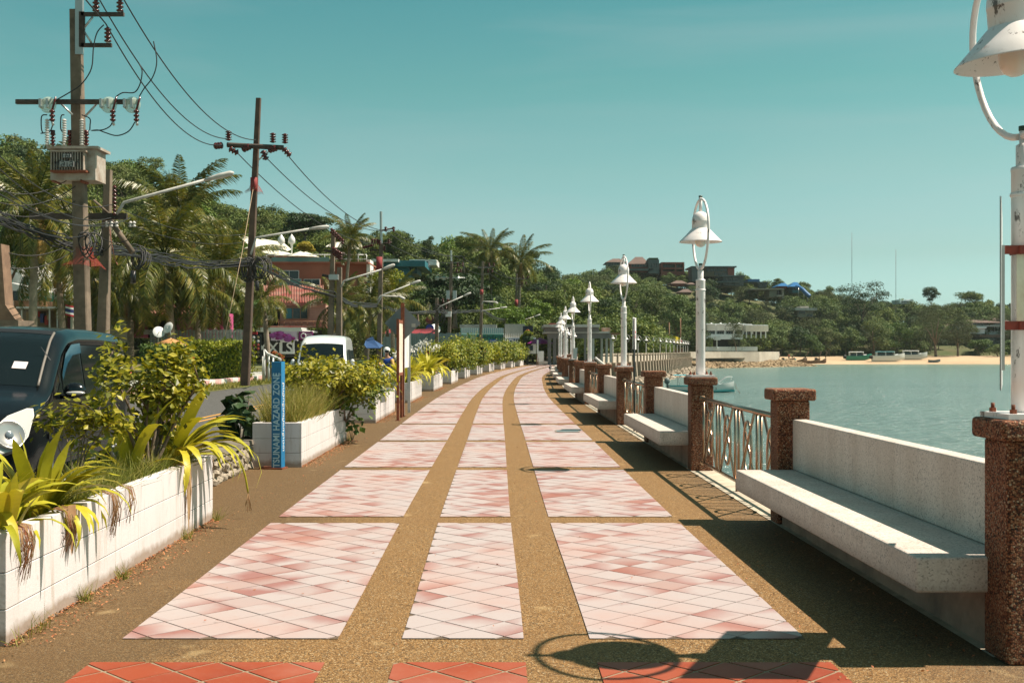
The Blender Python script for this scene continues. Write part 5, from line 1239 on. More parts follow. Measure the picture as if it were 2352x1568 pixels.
# roadside hedge and small garden plants across the road
def hedge(label, x0, x1, y0, z, mat, seed, dep=1.6, N=5200, size=.075, cat_='hedge', rowd=0):
    a = P(x0, y0, z); b = P(x1, y0, z); e = empty('hedge', ((a.x+b.x)/2, z+dep/2, 0), 0, label, cat_); rng = np.random.default_rng(seed); w = (b.x-a.x)/2; h = a.z
    d = rng.uniform(-1, 1, (N, 3)); d[:, 2] = rng.random(N); k = rng.random(N)
    top = k < .45; d[top, 2] = 1; f = (k >= .45) & (k < .8); d[f, 1] = -1; s = k >= .8; d[s, 0] = np.sign(d[s, 0])
    n = d.copy(); c = d*np.array([w, dep/2, h]); bump_ = 1+.10*np.sin(c[:, 0:1]*3.1+seed)*np.cos(c[:, 1:2]*2.7)+rng.normal(0, .045, (N, 1)); c = c*np.array([1, 1, 1])*bump_; c[:, 2] = np.abs(c[:, 2])
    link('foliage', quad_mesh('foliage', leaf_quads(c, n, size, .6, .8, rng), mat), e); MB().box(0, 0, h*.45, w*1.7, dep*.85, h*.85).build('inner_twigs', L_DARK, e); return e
hedge('bright yellow green flowering hedge across the road, left of the dark pole', 440, 556, 792, 57, L_YEL, 1, 2.2)
hedge('green hedge across the road behind the bougainvillea', 330, 436, 800, 59, L_MID, 2, 2)
hedge('low clipped green hedge right of the dark pole', 700, 860, 832, 66, L_MID, 3, 1.2, 2500)
def roundbush(label, x, y, r, z, mat, seed, trunk=False):
    c = P(x, y, z); rr_ = r*z/FPX; e = empty('round_bush', (c.x, z, 0), 0, label, 'bush'); link('crown', crown('crown', rr_, rr_, rr_, 16, 2600, rr_*.085, mat, seed), e, (0, 0, c.z))
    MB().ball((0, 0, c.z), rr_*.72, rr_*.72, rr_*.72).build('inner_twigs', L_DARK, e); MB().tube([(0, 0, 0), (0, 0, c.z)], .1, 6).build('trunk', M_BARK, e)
roundbush('small round bush tipped with orange red leaves by the black shop', 636, 822, 15, 62, leaf('orange_bush_leaf', [(.10, .12, .02), (.35, .12, .03), (.45, .10, .03)], .2), 4)
roundbush('ball clipped yellow green tree left of the pavilion', 1212, 780, 20, 128, L_YEL, 6)
roundbush('small yellow green bush in front of the blue metal fence', 899, 812, 14, 84, L_YEL, 7)

# ---- coconut palms
def frond(L, rise, droop, mat, seed, nl=46, ll=.62):
    rng = random.Random(seed); pts = []; a = rise; x = z = 0; n = 14
    for i in range(n+1): pts.append(Vector((x, 0, z))); a -= droop/n*(.5+1.2*i/n); x += L/n*math.cos(a); z += L/n*math.sin(a)
    m = MB(); m.tube(pts, [.035*(1-.85*i/n) for i in range(n+1)], 4, caps=False); V4 = []
    for s in (-1, 1):
        for i in range(nl):
            t = .12+.87*(i+rng.random()*.5)/nl; k = min(int(t*n), n-1); u = t*n-k; p = pts[k].lerp(pts[k+1], u); tan = (pts[k+1]-pts[k]).normalized(); up = Vector((-tan.z, 0, tan.x))
            l = ll*math.sin(PI*min(1, t*.86+.12))**.6*rng.uniform(.85, 1.1); d = (Vector((0, s, 0))*.74+tan*.55+up*rng.uniform(-.35, .15)).normalized(); dr = Vector((0, 0, -1))
            mid = p+d*l*.5+dr*l*.08; tip = p+d*l*.80+dr*l*rng.uniform(.3, .65); w = tan*.034
            V4.append([p-w*.5, p+w*.5, mid+w, mid-w]); V4.append([mid-w, mid+w, tip+w*.1, tip-w*.1])
    V4 = np.array([[list(v) for v in q] for q in V4]); me = quad_mesh('frond', V4, mat)
    k = m.mesh('rachis', mat); 
    # join rachis into the frond
    import bmesh
    bm = bmesh.new(); bm.from_mesh(me); bm.from_mesh(k); bm.to_mesh(me); bm.free(); return me
FR = [frond(4.3, R(25), R(55), L_PALM, 1, 60, .85), frond(4.5, R(18), R(75), L_PALM, 2, 60, .9), frond(4.2, R(12), R(95), L_PALM, 3, 60, .85), frond(3.6, R(20), R(35), L_PALM, 4, 50, .7)]
FD = frond(3.0, R(0), R(60), L_PALMD, 5, 36, .5)
def palm(label, cx, cy, z, tx, s, seed, n=26, group='coconut palms', ndead=2, top_y=None):
    c = P(cx, cy, z); bx_ = (tx-CX)*z/FPX; e = empty('coconut_palm', (bx_, z, 0), 0, label, 'palm tree', group); rr = random.Random(seed)
    top = Vector((c.x-bx_, 0, c.z)); r = .17*max(s, .75)
    pts = [Vector((0, 0, -.2)), Vector((top.x*.15, 0, top.z*.25)), Vector((top.x*.5, 0, top.z*.62)), top]
    sp = smooth(pts, 8); m = MB(); m.tube(sp, [r*(1.35-.45*i/(len(sp)-1))*(1+.05*(i % 2)) for i in range(len(sp))], 9); m.build('trunk', M_PBARK, e)
    for i in range(n):
        u = (i+.5)/n; el = R(72)-u*R(112)+rr.uniform(-.12, .12); a = i*2.4+rr.uniform(-.3, .3)
        me = FR[3] if u < .15 else FR[0] if u < .4 else FR[1] if u < .7 else FR[2]
        if u > .93: me = FD
        o = link('frond', me, e, top+Vector((0, 0, .1)), (0, 0, 0)); q = s*rr.uniform(.85, 1.1); o.scale = (q, q, q)
        o.rotation_euler = (Matrix.Rotation(a, 3, 'Z') @ Matrix.Rotation(-(el-R(15)), 3, 'Y')).to_euler()
    for i in range(ndead):
        a = rr.random()*6.28; o = link('dead_frond', FD, e, top, (0, 0, 0)); o.scale = (s*.8,)*3; o.rotation_euler = (Matrix.Rotation(a, 3, 'Z') @ Matrix.Rotation(R(65), 3, 'Y')).to_euler()
    for i in range(6):
        a = rr.random()*6.28; MB().ball((0, 0, 0), .12, .12, .15, 10, 6).build('coconut', flat('coconut_husk', (.30, .24, .04), .6), e, top+Vector((math.cos(a)*.25*s, math.sin(a)*.25*s, -.3*s)))
    return e
palm('coconut palm at the far left in front of the white terrace, upright crown', 81, 478, 60, 74, 1.05, 1, 32)
palm('low coconut palm behind the transformer pole', 128, 590, 66, 150, .95, 2, 22)
palm('coconut palm with orange drooping fronds left of the short leaning pole', 215, 640, 72, 215, .95, 3, 20)
palm('tallest of the coconut palms behind the long street light', 412, 500, 84, 350, 1.3, 4, 36)
palm('dense coconut palm with yellow ribbed fronds above the yellow green hedge', 378, 590, 68, 398, 1.2, 5, 34)
palm('coconut palm just left of the dark pole, trunk above the hedge', 505, 625, 74, 528, 1.1, 6, 32)
palm('small coconut palm between the two trunks over the hedge', 452, 668, 70, 457, .85, 7, 22)
palm('coconut palm left of the red inflatable spot, drooping low', 300, 640, 78, 300, 1.1, 8, 30)
palm('small palm showing right behind the dark pole', 604, 690, 62, 618, .48, 9, 20)
palm('tall coconut palm rising before the orange house', 805, 548, 95, 786, .66, 10, 28)
palm('low spreading coconut palm under the tall one', 772, 700, 72, 752, .62, 11, 24)
palm('bushy palm left of the diamond sign pole', 846, 700, 82, 842, .85, 12, 24)
palm('palm behind the cable bundle beside the diamond sign', 900, 690, 98, 903, .9, 13, 22)
palm('distant coconut palm on the ridge, darker crown', 1127, 578, 150, 1127, 1.05, 14, 26)
palm('distant coconut palm right of the darker one, paler crown', 1195, 603, 152, 1190, 1.10, 15, 24)
palm('far short palm left of the pavilion roof', 1300, 712, 190, 1302, 1.0, 16, 20)
# ================================================================ BUILDINGS ON THE LEFT
M_ORNG = paint('terracotta_render', (.33, .115, .070), (.26, .09, .055), .8, .6); M_PINKW = paint('pink_boards', (.42, .24, .19), (.33, .18, .14), .8, .8)
M_RTILE = paint('red_roof_tile', (.22, .050, .040), (.27, .16, .115), .75, .9, bump=.3); M_BLKP = flat('black_panel', (.012, .012, .014), .5)
M_GLR = flat('green_glass', (.10, .19, .16), .1); M_TEAL = paint('teal_wall', (.02, .14, .17), (.015, .10, .13), .6, .5); M_STEELW = flat('white_metal', (.62, .62, .60), .4)
M_FENCE = paint('grey_zinc_sheet', (.26, .28, .27), (.16, .17, .16), .6, 1.2); M_FENCEB = paint('blue_zinc_sheet', (.20, .28, .29), (.13, .18, .19), .5, 1.0)
M_DARKR = flat('dark_interior', (.012, .010, .009), .9); M_WOOD = paint('weathered_wood', (.24, .13, .07), (.11, .06, .035), .85, 3); M_SAIL = flat('cream_sail_cloth', (.62, .60, .50), .8)
M_MAG = flat('magenta_sign', (.20, .012, .14), .5); M_LILA = flat('lilac_poster', (.52, .44, .55), .5); M_PURP = flat('purple_print', (.24, .05, .24), .5)
def bld(label, x, y, z, cat_='building'): return empty('building', (P(x, y, z).x, z, 0), 0, label, cat_)
def add(e, name, mat, *args, **k): return part(bx(*args), name, mat, e)
def rail_row(e, x0, x1, y0, y1, z, n, mat=None):
    mat = mat or M_STEELW; m = MB(); a = P(x0, y0, z); b = P(x1, y1, z); r = z*.00025+.012
    part(MB().tube([(a.x, z, a.z), (b.x, z, a.z)], r*1.3, 6), 'handrail', mat, e); part(MB().tube([(a.x, z, (a.z*.4+b.z*.6)), (b.x, z, (a.z*.4+b.z*.6))], r, 6), 'handrail', mat, e)
    for i in range(n+1): x = a.x+(b.x-a.x)*i/n; part(MB().tube([(x, z, b.z), (x, z, a.z)], r, 6), 'rail_post', mat, e)
def window(e, x0, y0, x1, y1, z, mull=1, frame=M_STEELW, glass=M_GLASSD, curtain=None):
    a = P(x0, y1, z); b = P(x1, y0, z); t = (b.z-a.z)*.06
    fm = MB(); zf = z-.06
    fm.b2(a.x, zf, a.z, b.x, z+.02, a.z+t); fm.b2(a.x, zf, b.z-t, b.x, z+.02, b.z); fm.b2(a.x, zf, a.z+t, a.x+t, z+.02, b.z-t); fm.b2(b.x-t, zf, a.z+t, b.x, z+.02, b.z-t)
    for i in range(1, mull+1): x = a.x+(b.x-a.x)*i/(mull+1); fm.b2(x-t*.4, zf+.005, a.z+t, x+t*.4, z+.02, b.z-t)
    w_ = part(fm, 'window', frame, e); g = MB().b2(a.x+t, z-.035, a.z+t, b.x-t, z-.01, b.z-t).build('pane', glass, w_); 
    if curtain: g = MB().b2(a.x+t, z-.045, a.z+t, a.x+(b.x-a.x)*.28, z-.036, b.z-t).build('curtain', curtain, w_)
    return w_
def roof_tiles(e, x0, x1, yt, yb, z, dep, n, mat):
    "pitched roof rising away from the street: ribs are separate parts"
    A = P(x0, yb, z); B = P(x1, yb, z); T = P(x0, yt, z+dep); Tx = P(x1, yt, z+dep)
    m = MB(); m.add([(A.x, z, A.z), (B.x, z, B.z), (Tx.x, z+dep, T.z), (T.x, z+dep, T.z), (A.x, z, A.z-.15), (B.x, z, B.z-.15), (Tx.x, z+dep, T.z-.15), (T.x, z+dep, T.z-.15)], [(0, 1, 2, 3), (7, 6, 5, 4), (0, 4, 5, 1), (1, 5, 6, 2), (2, 6, 7, 3), (3, 7, 4, 0)]); r = part(m, 'roof', mat, e)
    for i in range(n+1):
        u = i/n; p = Vector((A.x+(B.x-A.x)*u, z, A.z+.04)); q = Vector((T.x+(Tx.x-T.x)*u, z+dep, T.z+.04))
        MB().tube([p, q], (B.x-A.x)/n*.22, 5).build('tile_rib', mat, r)
# orange house with roof terrace
z = 125; e = bld('orange two storey house with a railed roof terrace and red tiled roof below', 720, 650, z)
add(e, 'upper_wall', M_ORNG, 617, 602, 760, 658, z, 9); add(e, 'upper_wall', M_ORNG, 760, 602, 842, 690, z+2, 8); add(e, 'corner_pier', M_WPAINT, 842, 596, 850, 690, z+1.5, 3)
add(e, 'lower_wall', M_ORNG, 612, 640, 735, 662, z-.6, .5)
window(e, 642, 621, 687, 641, z-.01, 1); window(e, 631, 640, 692, 655, z-1.2, 1, M_GALV, M_GLR); window(e, 698, 641, 735, 655, z-.7, 1)
rail_row(e, 612, 842, 585, 602, z+.2, 12); add(e, 'glass_balustrade', M_GLR, 624, 591, 756, 601, z+.1, .05)
add(e, 'terrace_slab', M_ORNG, 606, 601, 846, 604, z-.3, 9)
roof_tiles(e, 600, 742, 656, 695, z-7, 5, 24, M_RTILE)
add(e, 'front_wall', M_PINKW, 643, 700, 748, 748, z-6.5, 4); 
for i in range(8): add(e, 'board', M_PINKW, 643.5, 701+i*6, 748, 706.2+i*6, z-6.62, .1)
window(e, 655, 706, 708, 733, z-6.8, 2, M_WOOD, M_GLASSD, M_TEAL); add(e, 'eave_board', M_RTILE, 625, 697, 748, 701, z-7.1, .5)
add(e, 'porch_recess', M_DARKR, 588, 702, 642, 748, z-6.4, 3); add(e, 'porch_floor', M_WOOD, 586, 733, 642, 740, z-7, .6); add(e, 'hanging_cloth', M_SAIL, 609, 724, 633, 735, z-7.2, .1)
for i in range(14): add(e, 'awning_strip', M_STEELW if i % 2 else M_FENCEB, 600+i*2.9, 702, 602.6+i*2.9, 709, z-7.6-(i % 2)*.02, .6)
rail_row(e, 640, 746, 738, 748, z-7.4, 8, M_WOOD)
add(e, 'street_awning', M_STEELW, 592, 752, 692, 757, z-12, 4); add(e, 'awning_edge', M_RTILE, 590, 748, 742, 752, z-9, 3); add(e, 'ground_floor', M_DARKR, 590, 757, 760, 808, z-8, 4)
# roof terrace sails and parasols
def sail(label, pts, z):
    e = empty('shade_sail', P(*pts[0], z), 0, label, 'shade sail'); m = MB(); v = [P(x, y, z+d) for (x, y), d in zip(pts, (0, 4, 6, 1))]; v += [p-Vector((0, 0, .06)) for p in v]
    m.add(v, [(0, 1, 2, 3), (7, 6, 5, 4), (0, 4, 5, 1), (1, 5, 6, 2), (2, 6, 7, 3), (3, 7, 4, 0)]); part(m, 'cloth', M_SAIL, e); return e
sail('long cream shade sail over the roof terrace, left', [(538, 536), (575, 548), (640, 560), (596, 580)], 132); sail('cream shade sail over the roof terrace, right end', [(600, 548), (650, 556), (669, 572), (660, 576)], 128)
sail('white canopy edge behind the palm crown', [(748, 566), (765, 556), (800, 556), (828, 572)], 136)
def parasol(label, x, y0, y1, z, r, mat=M_SAIL):
    c = P(x, y0, z); b = P(x, y1, z); e = empty('parasol', b, 0, label, 'parasol'); h = c.z-b.z
    MB().lathe([(0, h), (r*.5, h-.35*r*.5), (r, h-.4*r), (r*.98, h-.43*r), (0, h-.06)], n=12, smooth=False).build('canopy', mat, e); MB().tube([(0, 0, 0), (0, 0, h)], .04, 6).build('pole', M_STEELW, e)
for i, (x, y) in enumerate(((592, 559), (615, 571), (637, 573), (650, 576), (702, 578), (690, 577))): parasol('cream parasol on the roof terrace, %s from the left' % ORD[i].replace('nearest', 'first'), x, y, y+24, 127-i*.2, 1.5)
for i, x in enumerate((646, 670)):
    e = empty('lamp_finial', P(x, 600, 126.5), 0, 'white onion shaped terrace lamp on a mast, %s of the two' % ('left', 'right')[i], 'lamp'); h = P(x, 540, 126.5).z-P(x, 600, 126.5).z
    MB().lathe([(0, h+.15), (.1, h), (.35, h-.35), (.4, h-.8), (.15, h-1.0), (.1, h-1.3), (.07, h-1.4), (.07, 0)], n=12).build('mast', M_STEELW, e)
# teal building on the slope
z = 165; e = bld('teal blue flat roofed building on the slope behind the palms', 920, 620, z)
add(e, 'roof_slab', M_TEAL, 868, 598, 976, 612, z, 14); add(e, 'wall', M_TEAL, 905, 612, 940, 655, z+1, 8); add(e, 'wall', flat('dark_teal', (.01, .06, .075), .5), 890, 612, 958, 628, z+2, 8); add(e, 'parapet', M_WPAINT, 855, 595, 915, 601, z-1, 3); add(e, 'white_wall', M_WPAINT, 940, 596, 1003, 609, z+8, 6); add(e, 'side_wall', flat('slate', (.10, .12, .13), .6), 955, 600, 984, 612, z+6, 4)
for i in range(4): window(e, 893+i*10, 614, 901+i*10, 624, z+1.9, 0)
# pixels shop, posters, menu board
z = 78; e = bld('black fronted shop with white lettering and a square logo beside the menu board', 650, 800, z, 'shop')
add(e, 'front', M_BLKP, 600, 783, 690, 820, z, 4); add(e, 'fascia_roof', M_STEELW, 589, 757, 694, 761, z-1.5, 6)
for i in range(4): add(e, 'roof_post', M_STEELW, 610+i*24, 761, 612+i*24, 783, z-1.2, .12)
q = P(618, 800, z-.03)-e.location; text('PIXXLS', 1.02, M_TW, e, q, (PI/2, 0, 0), bold=.012)
a = P(660, 796, z-.05); m = MB(); s_ = .48
m.b2(a.x-s_, a.y, a.z-s_, a.x+s_, a.y+.04, a.z-s_+.14); m.b2(a.x-s_, a.y, a.z+s_-.14, a.x+s_, a.y+.04, a.z+s_); m.b2(a.x-s_, a.y, a.z-s_+.14, a.x-s_+.14, a.y+.04, a.z+s_-.14); m.b2(a.x+s_-.14, a.y, a.z-s_+.14, a.x+s_, a.y+.04, a.z+s_-.14); part(m, 'logo', M_TW, e)
add(e, 'light_tube', flat('white_box', (.75, .76, .78), .4), 648, 782, 673, 786, z-.3, .3)
e = empty('billboard', P(655, 760, 76.5), 0, 'white and purple printed billboard above the black shop', 'billboard'); add(e, 'panel', M_LILA, 622, 761, 682, 782, 76.5, .15)
rr = random.Random(2)
for i in range(11):
    x, y = rr.uniform(626, 676), rr.uniform(765, 778); c = P(x, y, 76.47); m = MB(); k = MB(); k.lathe([(0, 0), (rr.uniform(.10, .30), 0), (0, -.02)], n=9); m.add([Vector((v[0]*rr.uniform(.8, 1.9), v[2], v[1]))+c for v in k.v], k.f); part(m, 'print_blot', M_PURP if i % 3 else M_MAG, e)
e = empty('billboard', P(701, 760, 76.6), 0, 'magenta billboard with a ring logo right of the purple poster', 'billboard'); add(e, 'panel', M_MAG, 686, 761, 718, 780, 76.6, .15)
c = P(697, 771, 76.5); part(MB().tube([c+Vector((.16*math.cos(t), 0, .16*math.sin(t))) for t in np.linspace(0, 2*PI, 17)], .03, 5), 'ring_logo', M_TW, e); q = P(708, 768, 76.5)-e.location; text('OPEN', .18, M_TW, e, q, (PI/2, 0, 0))
e = empty('menu_board', P(587, 810, 60), 0, 'tall black menu board with food photographs standing right of the dark pole', 'menu board'); add(e, 'board', M_BLKP, 577, 768, 599, 826, 60, .12)
rr = random.Random(9)
for i in range(6):
    for j in range(2):
        c = P(583+j*10, 775+i*8.6, 59.97); m = MB(); k = MB(); k.lathe([(0, -.01), (.085, -.01), (0, -.03)], n=8); m.add([Vector((v[0], v[2], v[1]))+c for v in k.v], k.f); part(m, 'food_picture', [flat('food_red', (.35, .07, .05), .6), flat('plate_white2', (.55, .50, .48), .6), flat('food_green', (.20, .16, .08), .6)][rr.randrange(3)], e)
# zinc fences
def fence(label, x0, x1, y0, y1, z, n, mat, zr=0):
    A = P(x0, y0, z); B = P(x1, y0, z+zr); e = empty('metal_fence', (A.x, z, 0), 0, label, 'fence'); h = A.z; hb = 0
    for i in range(n):
        a = A.lerp(B, i/n); b = A.lerp(B, (i+1)/n); hh = h*(1+.012*math.sin(i*5)); m = MB(); d = .03*((i % 2)*2-1)
        m.add([(a.x+.01, a.y+d, 0), (b.x-.01, b.y+d, 0), (b.x-.01, b.y+d, hh), (a.x+.01, a.y+d, hh), (a.x+.01, a.y+d+.03, 0), (b.x-.01, b.y+d+.03, 0), (b.x-.01, b.y+d+.03, hh), (a.x+.01, a.y+d+.03, hh)], [(0, 1, 2, 3), (7, 6, 5, 4), (3, 2, 6, 7), (0, 3, 7, 4), (1, 5, 6, 2)]); part(m, 'sheet', mat, e)
    return e
fence('grey corrugated sheet fence behind the hedge and palm trunks', 345, 560, 757, 0, 70, 56, M_FENCE); fence('pale blue corrugated sheet fence right of the diamond sign', 880, 1060, 765, 0, 104, 40, M_FENCEB)
e = empty('awning', P(950, 760, 108), 0, 'dark red awning above the blue metal fence', 'awning'); m = MB(); v = [P(876, 766, 106), P(1002, 766, 106), P(1000, 756, 110), P(892, 756, 110)]; v += [p-Vector((0, 0, .1)) for p in v]; m.add(v, [(0, 1, 2, 3), (7, 6, 5, 4), (0, 4, 5, 1), (1, 5, 6, 2), (2, 6, 7, 3), (3, 7, 4, 0)]); part(m, 'sheet', flat('dark_red_awning', (.20, .015, .02), .7), e)
e = empty('tarpaulin', P(845, 790, 80), 0, 'blue tarpaulin stretched beside the white van', 'tarpaulin')
m = MB(); v = [P(836, 792, 76), P(840, 782, 80), P(856, 772, 82), P(860, 782, 79), P(880, 794, 80), P(872, 800, 76), P(842, 800, 76)]; m.add(v, [(0, 1, 6), (1, 3, 5, 6), (1, 2, 3), (3, 4, 5)]); o = part(m, 'sheet', flat('blue_tarpaulin', (.025, .07, .18), .5), e); o.modifiers.new('s', 'SOLIDIFY').thickness = .03
# pharmacy and exchange shops
z = 132; e = bld('green pharmacy shop with a blue and white striped awning', 1110, 780, z, 'shop'); M_GRNS = flat('green_shop_sign', (.012, .22, .17), .5); M_GRN2 = flat('bright_green_band', (.01, .26, .11), .5)
add(e, 'wall', M_WPAINT, 1058, 765, 1157, 815, z, 6); add(e, 'sign_board', M_GRNS, 1058, 768, 1156, 783, z-.4, .35); add(e, 'sign_panel', flat('pale_green_panel', (.25, .36, .30), .5), 1064, 769, 1094, 781, z-.55, .12); add(e, 'green_band', M_GRN2, 1062, 787, 1140, 795, z-.45, .4)
for i in range(44): x = 1058+i*2.24; add(e, 'awning_strip', M_STEELW if i % 2 else flat('aqua_strip', (.15, .36, .38), .6), x, 753, x+2.2, 765, z-1.6-(i % 2)*.02, .3)
add(e, 'roof_sheet', M_FENCE, 1056, 745, 1140, 753, z+1, 6); q = P(1128, 776, z-.5)-e.location; text('ยาฟาร์มาซี', .78, flat('dark_green_letter', (.01, .06, .05), .5), e, q, (PI/2, 0, 0), bold=.012); q = P(1078, 773, z-.6)-e.location; text('✚', .5, M_GRN2, e, q, (PI/2, 0, 0))
for i in range(5): window(e, 1062+i*19, 797, 1078+i*19, 812, z-.1, 1, M_STEELW, M_GLR)
z = 134; e = bld('white shop with a dark blue EXCHANGE sign band', 1194, 790, z, 'shop'); M_NAVY = flat('navy_sign', (.012, .045, .13), .5)
add(e, 'upper_screen', paint('grey_mesh', (.32, .32, .28), (.22, .22, .19), .8, .6), 1159, 744, 1206, 775, z+.5, 5); add(e, 'wall', M_WPAINT, 1157, 775, 1231, 812, z, 6); add(e, 'sign_band', M_NAVY, 1158, 778, 1215, 789, z-.5, .4); add(e, 'logo_panel', flat('blue_white_logo', (.35, .42, .55), .5), 1217, 777, 1230, 789, z-.5, .4); q = P(1186, 784, z-.58)-e.location; text('EXCHANGE', .62, M_TW, e, q, (PI/2, 0, 0), bold=.015)
window(e, 1160, 792, 1190, 806, z-.1, 2); window(e, 1195, 792, 1225, 806, z-.1, 2)
for i in range(9): add(e, 'balcony_bar', M_STEELW, 1160+i*5, 765, 1160.8+i*5, 775, z+.2, .06)
parasol('magenta parasol at the end of the exchange shop', 1240, 775, 792, 128, 1.6, M_MAG)
for i, (x, y, z, lab, mt) in enumerate(((1021, 737, 118, 'round red and brown sign hung above the fence, upper', flat('red_round_sign', (.10, .012, .012), .4)), (1021, 757, 118, 'round blue neon sign hung above the fence, lower', flat('blue_round_sign', (.015, .03, .22), .4)))):
    x = 987+(x-1021); c = P(x, y-3, z); e = empty('round_sign', c, 0, lab, 'sign'); k = MB(); k.lathe([(0, 0), (.40, 0), (.42, .06), (.40, .12), (0, .12)], n=20); m = MB(); m.add([(v[0], v[2], v[1]) for v in k.v], k.f); m.build('disc', mt, e); text(['BAR', 'OPEN'][i], .22, flat('orange_letter', (.55, .12, .03), .5), e, (0, -.02, 0), (PI/2, 0, 0)); MB().tube([(0, .06, .4), (0, .06, 1.5)], .03, 5).build('hanger', M_BLACK, e)
c = P(1212, 764, 131); e = empty('round_sign', c, 0, 'black square sign with an orange curl above the exchange shop', 'sign'); MB().b2(-.55, 0, -.65, .6, .12, .75).build('panel', flat('black_sign', (.01, .01, .03), .4), e); MB().tube([(.28*math.cos(t), -.03, .32*math.sin(t)) for t in np.linspace(.8, 5.4, 14)], .05, 6).build('curl', flat('orange_letter', (.55, .12, .03), .5), e)
e = empty('notice_board', P(1134, 812, 112), 0, 'blue direction board standing before the pharmacy', 'notice board'); add(e, 'panel', flat('road_blue', (.01, .07, .26), .5), 1123, 779, 1143, 800, 112, .1)
for i in range(5): add(e, 'text_line', M_TW, 1126, 782+i*3.6, 1126+[14, 10, 14, 8, 12][i], 783.1+i*3.6, 111.95, .04)
add(e, 'leg', M_GALV, 1126, 800, 1127, 812, 112, .06); add(e, 'leg', M_GALV, 1139, 800, 1140, 812, 112, .06)
def dish(label, x, y, z, r, rot):
    e = empty('satellite_dish', P(x, y, z), rot, label, 'satellite dish'); k = MB(); k.lathe([(0, 0), (r*.5, .06*r), (r*.85, .2*r), (r, .3*r), (r*.98, .33*r), (0, .04)], n=18); m = MB(); M = Matrix.Rotation(R(68), 4, 'X'); m.add([M @ Vector(v) for v in k.v], k.f, True); m.build('bowl', M_STEELW, e)
    MB().tube([(0, .05, 0), (0, .1, -r*1.6)], .03, 5).build('mast', M_GALV, e); MB().tube([(0, 0, 0), (0, -r*.7, r*.1)], .02, 5).build('feed_arm', M_GALV, e)
dish('white round lamp disc over the hedge, lower left', 364, 764, 62, .32, .5); dish('white round lamp disc over the hedge, upper right', 389, 754, 62, .32, -.5); dish('satellite dish on the roof left of the pharmacy', 999, 756, 122, .55, .4)
# thatched parasols behind the hedge
parasol('orange straw parasol behind the yellow green hedge', 392, 776, 800, 66, 1.2, flat('straw', (.45, .22, .08), .9))
# left white terrace house
z = 92; e = bld('white stepped terrace house with green glass balconies at the left edge', 70, 640, z)
add(e, 'wall', M_WPAINT, 10, 608, 50, 655, z, 6); add(e, 'wall', M_WPAINT, 50, 617, 67, 660, z+.5, 6); add(e, 'balustrade_glass', M_GLR, 20, 629, 29, 652, z-.4, .1); add(e, 'balustrade_glass', M_GLR, 51, 636, 67, 657, z-.2, .1)
add(e, 'wall', M_WPAINT, 83, 640, 100, 668, z, 5); add(e, 'wall', M_WPAINT, 105, 648, 122, 672, z+.3, 5); add(e, 'balustrade_glass', M_GLR, 98, 650, 106, 668, z-.2, .1)
m = MB(); v = [P(20, 648, z-3), P(150, 680, z-3), P(150, 692, z-3), P(20, 664, z-3)]; v += [p+Vector((0, 5, 0)) for p in v]; m.add(v, [(0, 3, 2, 1), (4, 5, 6, 7), (0, 1, 5, 4), (2, 3, 7, 6), (1, 2, 6, 5), (3, 0, 4, 7)]); part(m, 'sloping_fascia', M_STEELW, e)
add(e, 'lower_wall', paint('khaki_wall', (.30, .25, .14), None, .8, .6), 95, 678, 150, 705, z-1, 4); add(e, 'lower_wall', M_WPAINT, 25, 664, 70, 700, z-1, 4); window(e, 30, 668, 44, 690, z-1.02, 1, M_BLACK)
q = P(103, 684, z-3.2)-e.location; text('HOUSE', 1.15, M_TGR, e, q, (PI/2, 0, 0), bold=.02)
z = 76; e = bld('open fronted souvenir shop with white posts and a flat canopy left of the big pole', 90, 740, z, 'shop')
add(e, 'canopy', M_STEELW, 37, 704, 136, 708, z-2, 5); add(e, 'back_wall', paint('shop_back', (.22, .18, .13), (.10, .08, .06), .9, .7), 30, 708, 168, 760, z+2, 1); add(e, 'timber_front', M_WOOD, 32, 690, 92, 704, z-.5, 2)
for i, x in enumerate((48, 66, 82, 112, 130)): add(e, 'post', M_STEELW, x, 708, x+3, 760, z-1.8, .15)
add(e, 'end_wall', flat('maroon', (.10, .01, .015), .8), 140, 706, 163, 760, z-1.9, 1.5); add(e, 'end_post', M_SAIL, 162, 706, 166, 760, z-2, .4)
rr = random.Random(7)
for i in range(12): x = rr.uniform(54, 138); y = rr.uniform(714, 735); add(e, 'hanging_garment', [flat('g1', (.05, .08, .25), .8), flat('g2', (.35, .05, .05), .8), flat('g3', (.3, .22, .12), .8), flat('g4', (.06, .05, .05), .8)][i % 4], x, y, x+rr.uniform(4, 8), y+rr.uniform(12, 24), z+rr.uniform(.2, 1.5), .25)
# flag and poles
def flag(label, x, y0, y1, z, w, h, pole_y, mats, dirn=-1):
    e = empty('flag', P(x, pole_y, z), 0, label, 'flag'); H = P(x, y0, z).z-e.location.z; MB().tube([(0, 0, 0), (0, 0, H)], .035, 6).build('pole', M_STEELW, e)
    for i, (a, b, mt) in enumerate(mats):
        m = MB(); vs = []
        for k in range(9):
            u = k/8; xx = dirn*w*u; yy = .12*math.sin(u*7)*w; dz = .35*h*u*(1 if dirn < 0 else -.2); vs += [(xx, yy, H-h*a+dz-.05), (xx, yy, H-h*b+dz-.05)]
        m.add(vs, [(2*k, 2*k+1, 2*k+3, 2*k+2) for k in range(8)], True); m.build('stripe', mt, e)
TH5 = [(0, .167, flat('flag_red', (.38, .02, .03), .8)), (.167, .333, flat('flag_white', (.6, .6, .58), .8)), (.333, .667, flat('flag_blue', (.02, .03, .12), .8)), (.667, .833, flat('flag_white', (.6, .6, .58), .8)), (.833, 1, flat('flag_red', (.38, .02, .03), .8))]
flag('striped red white and blue flag left of the big pole', 189, 705, 0, 60, .9, .55, 800, TH5)
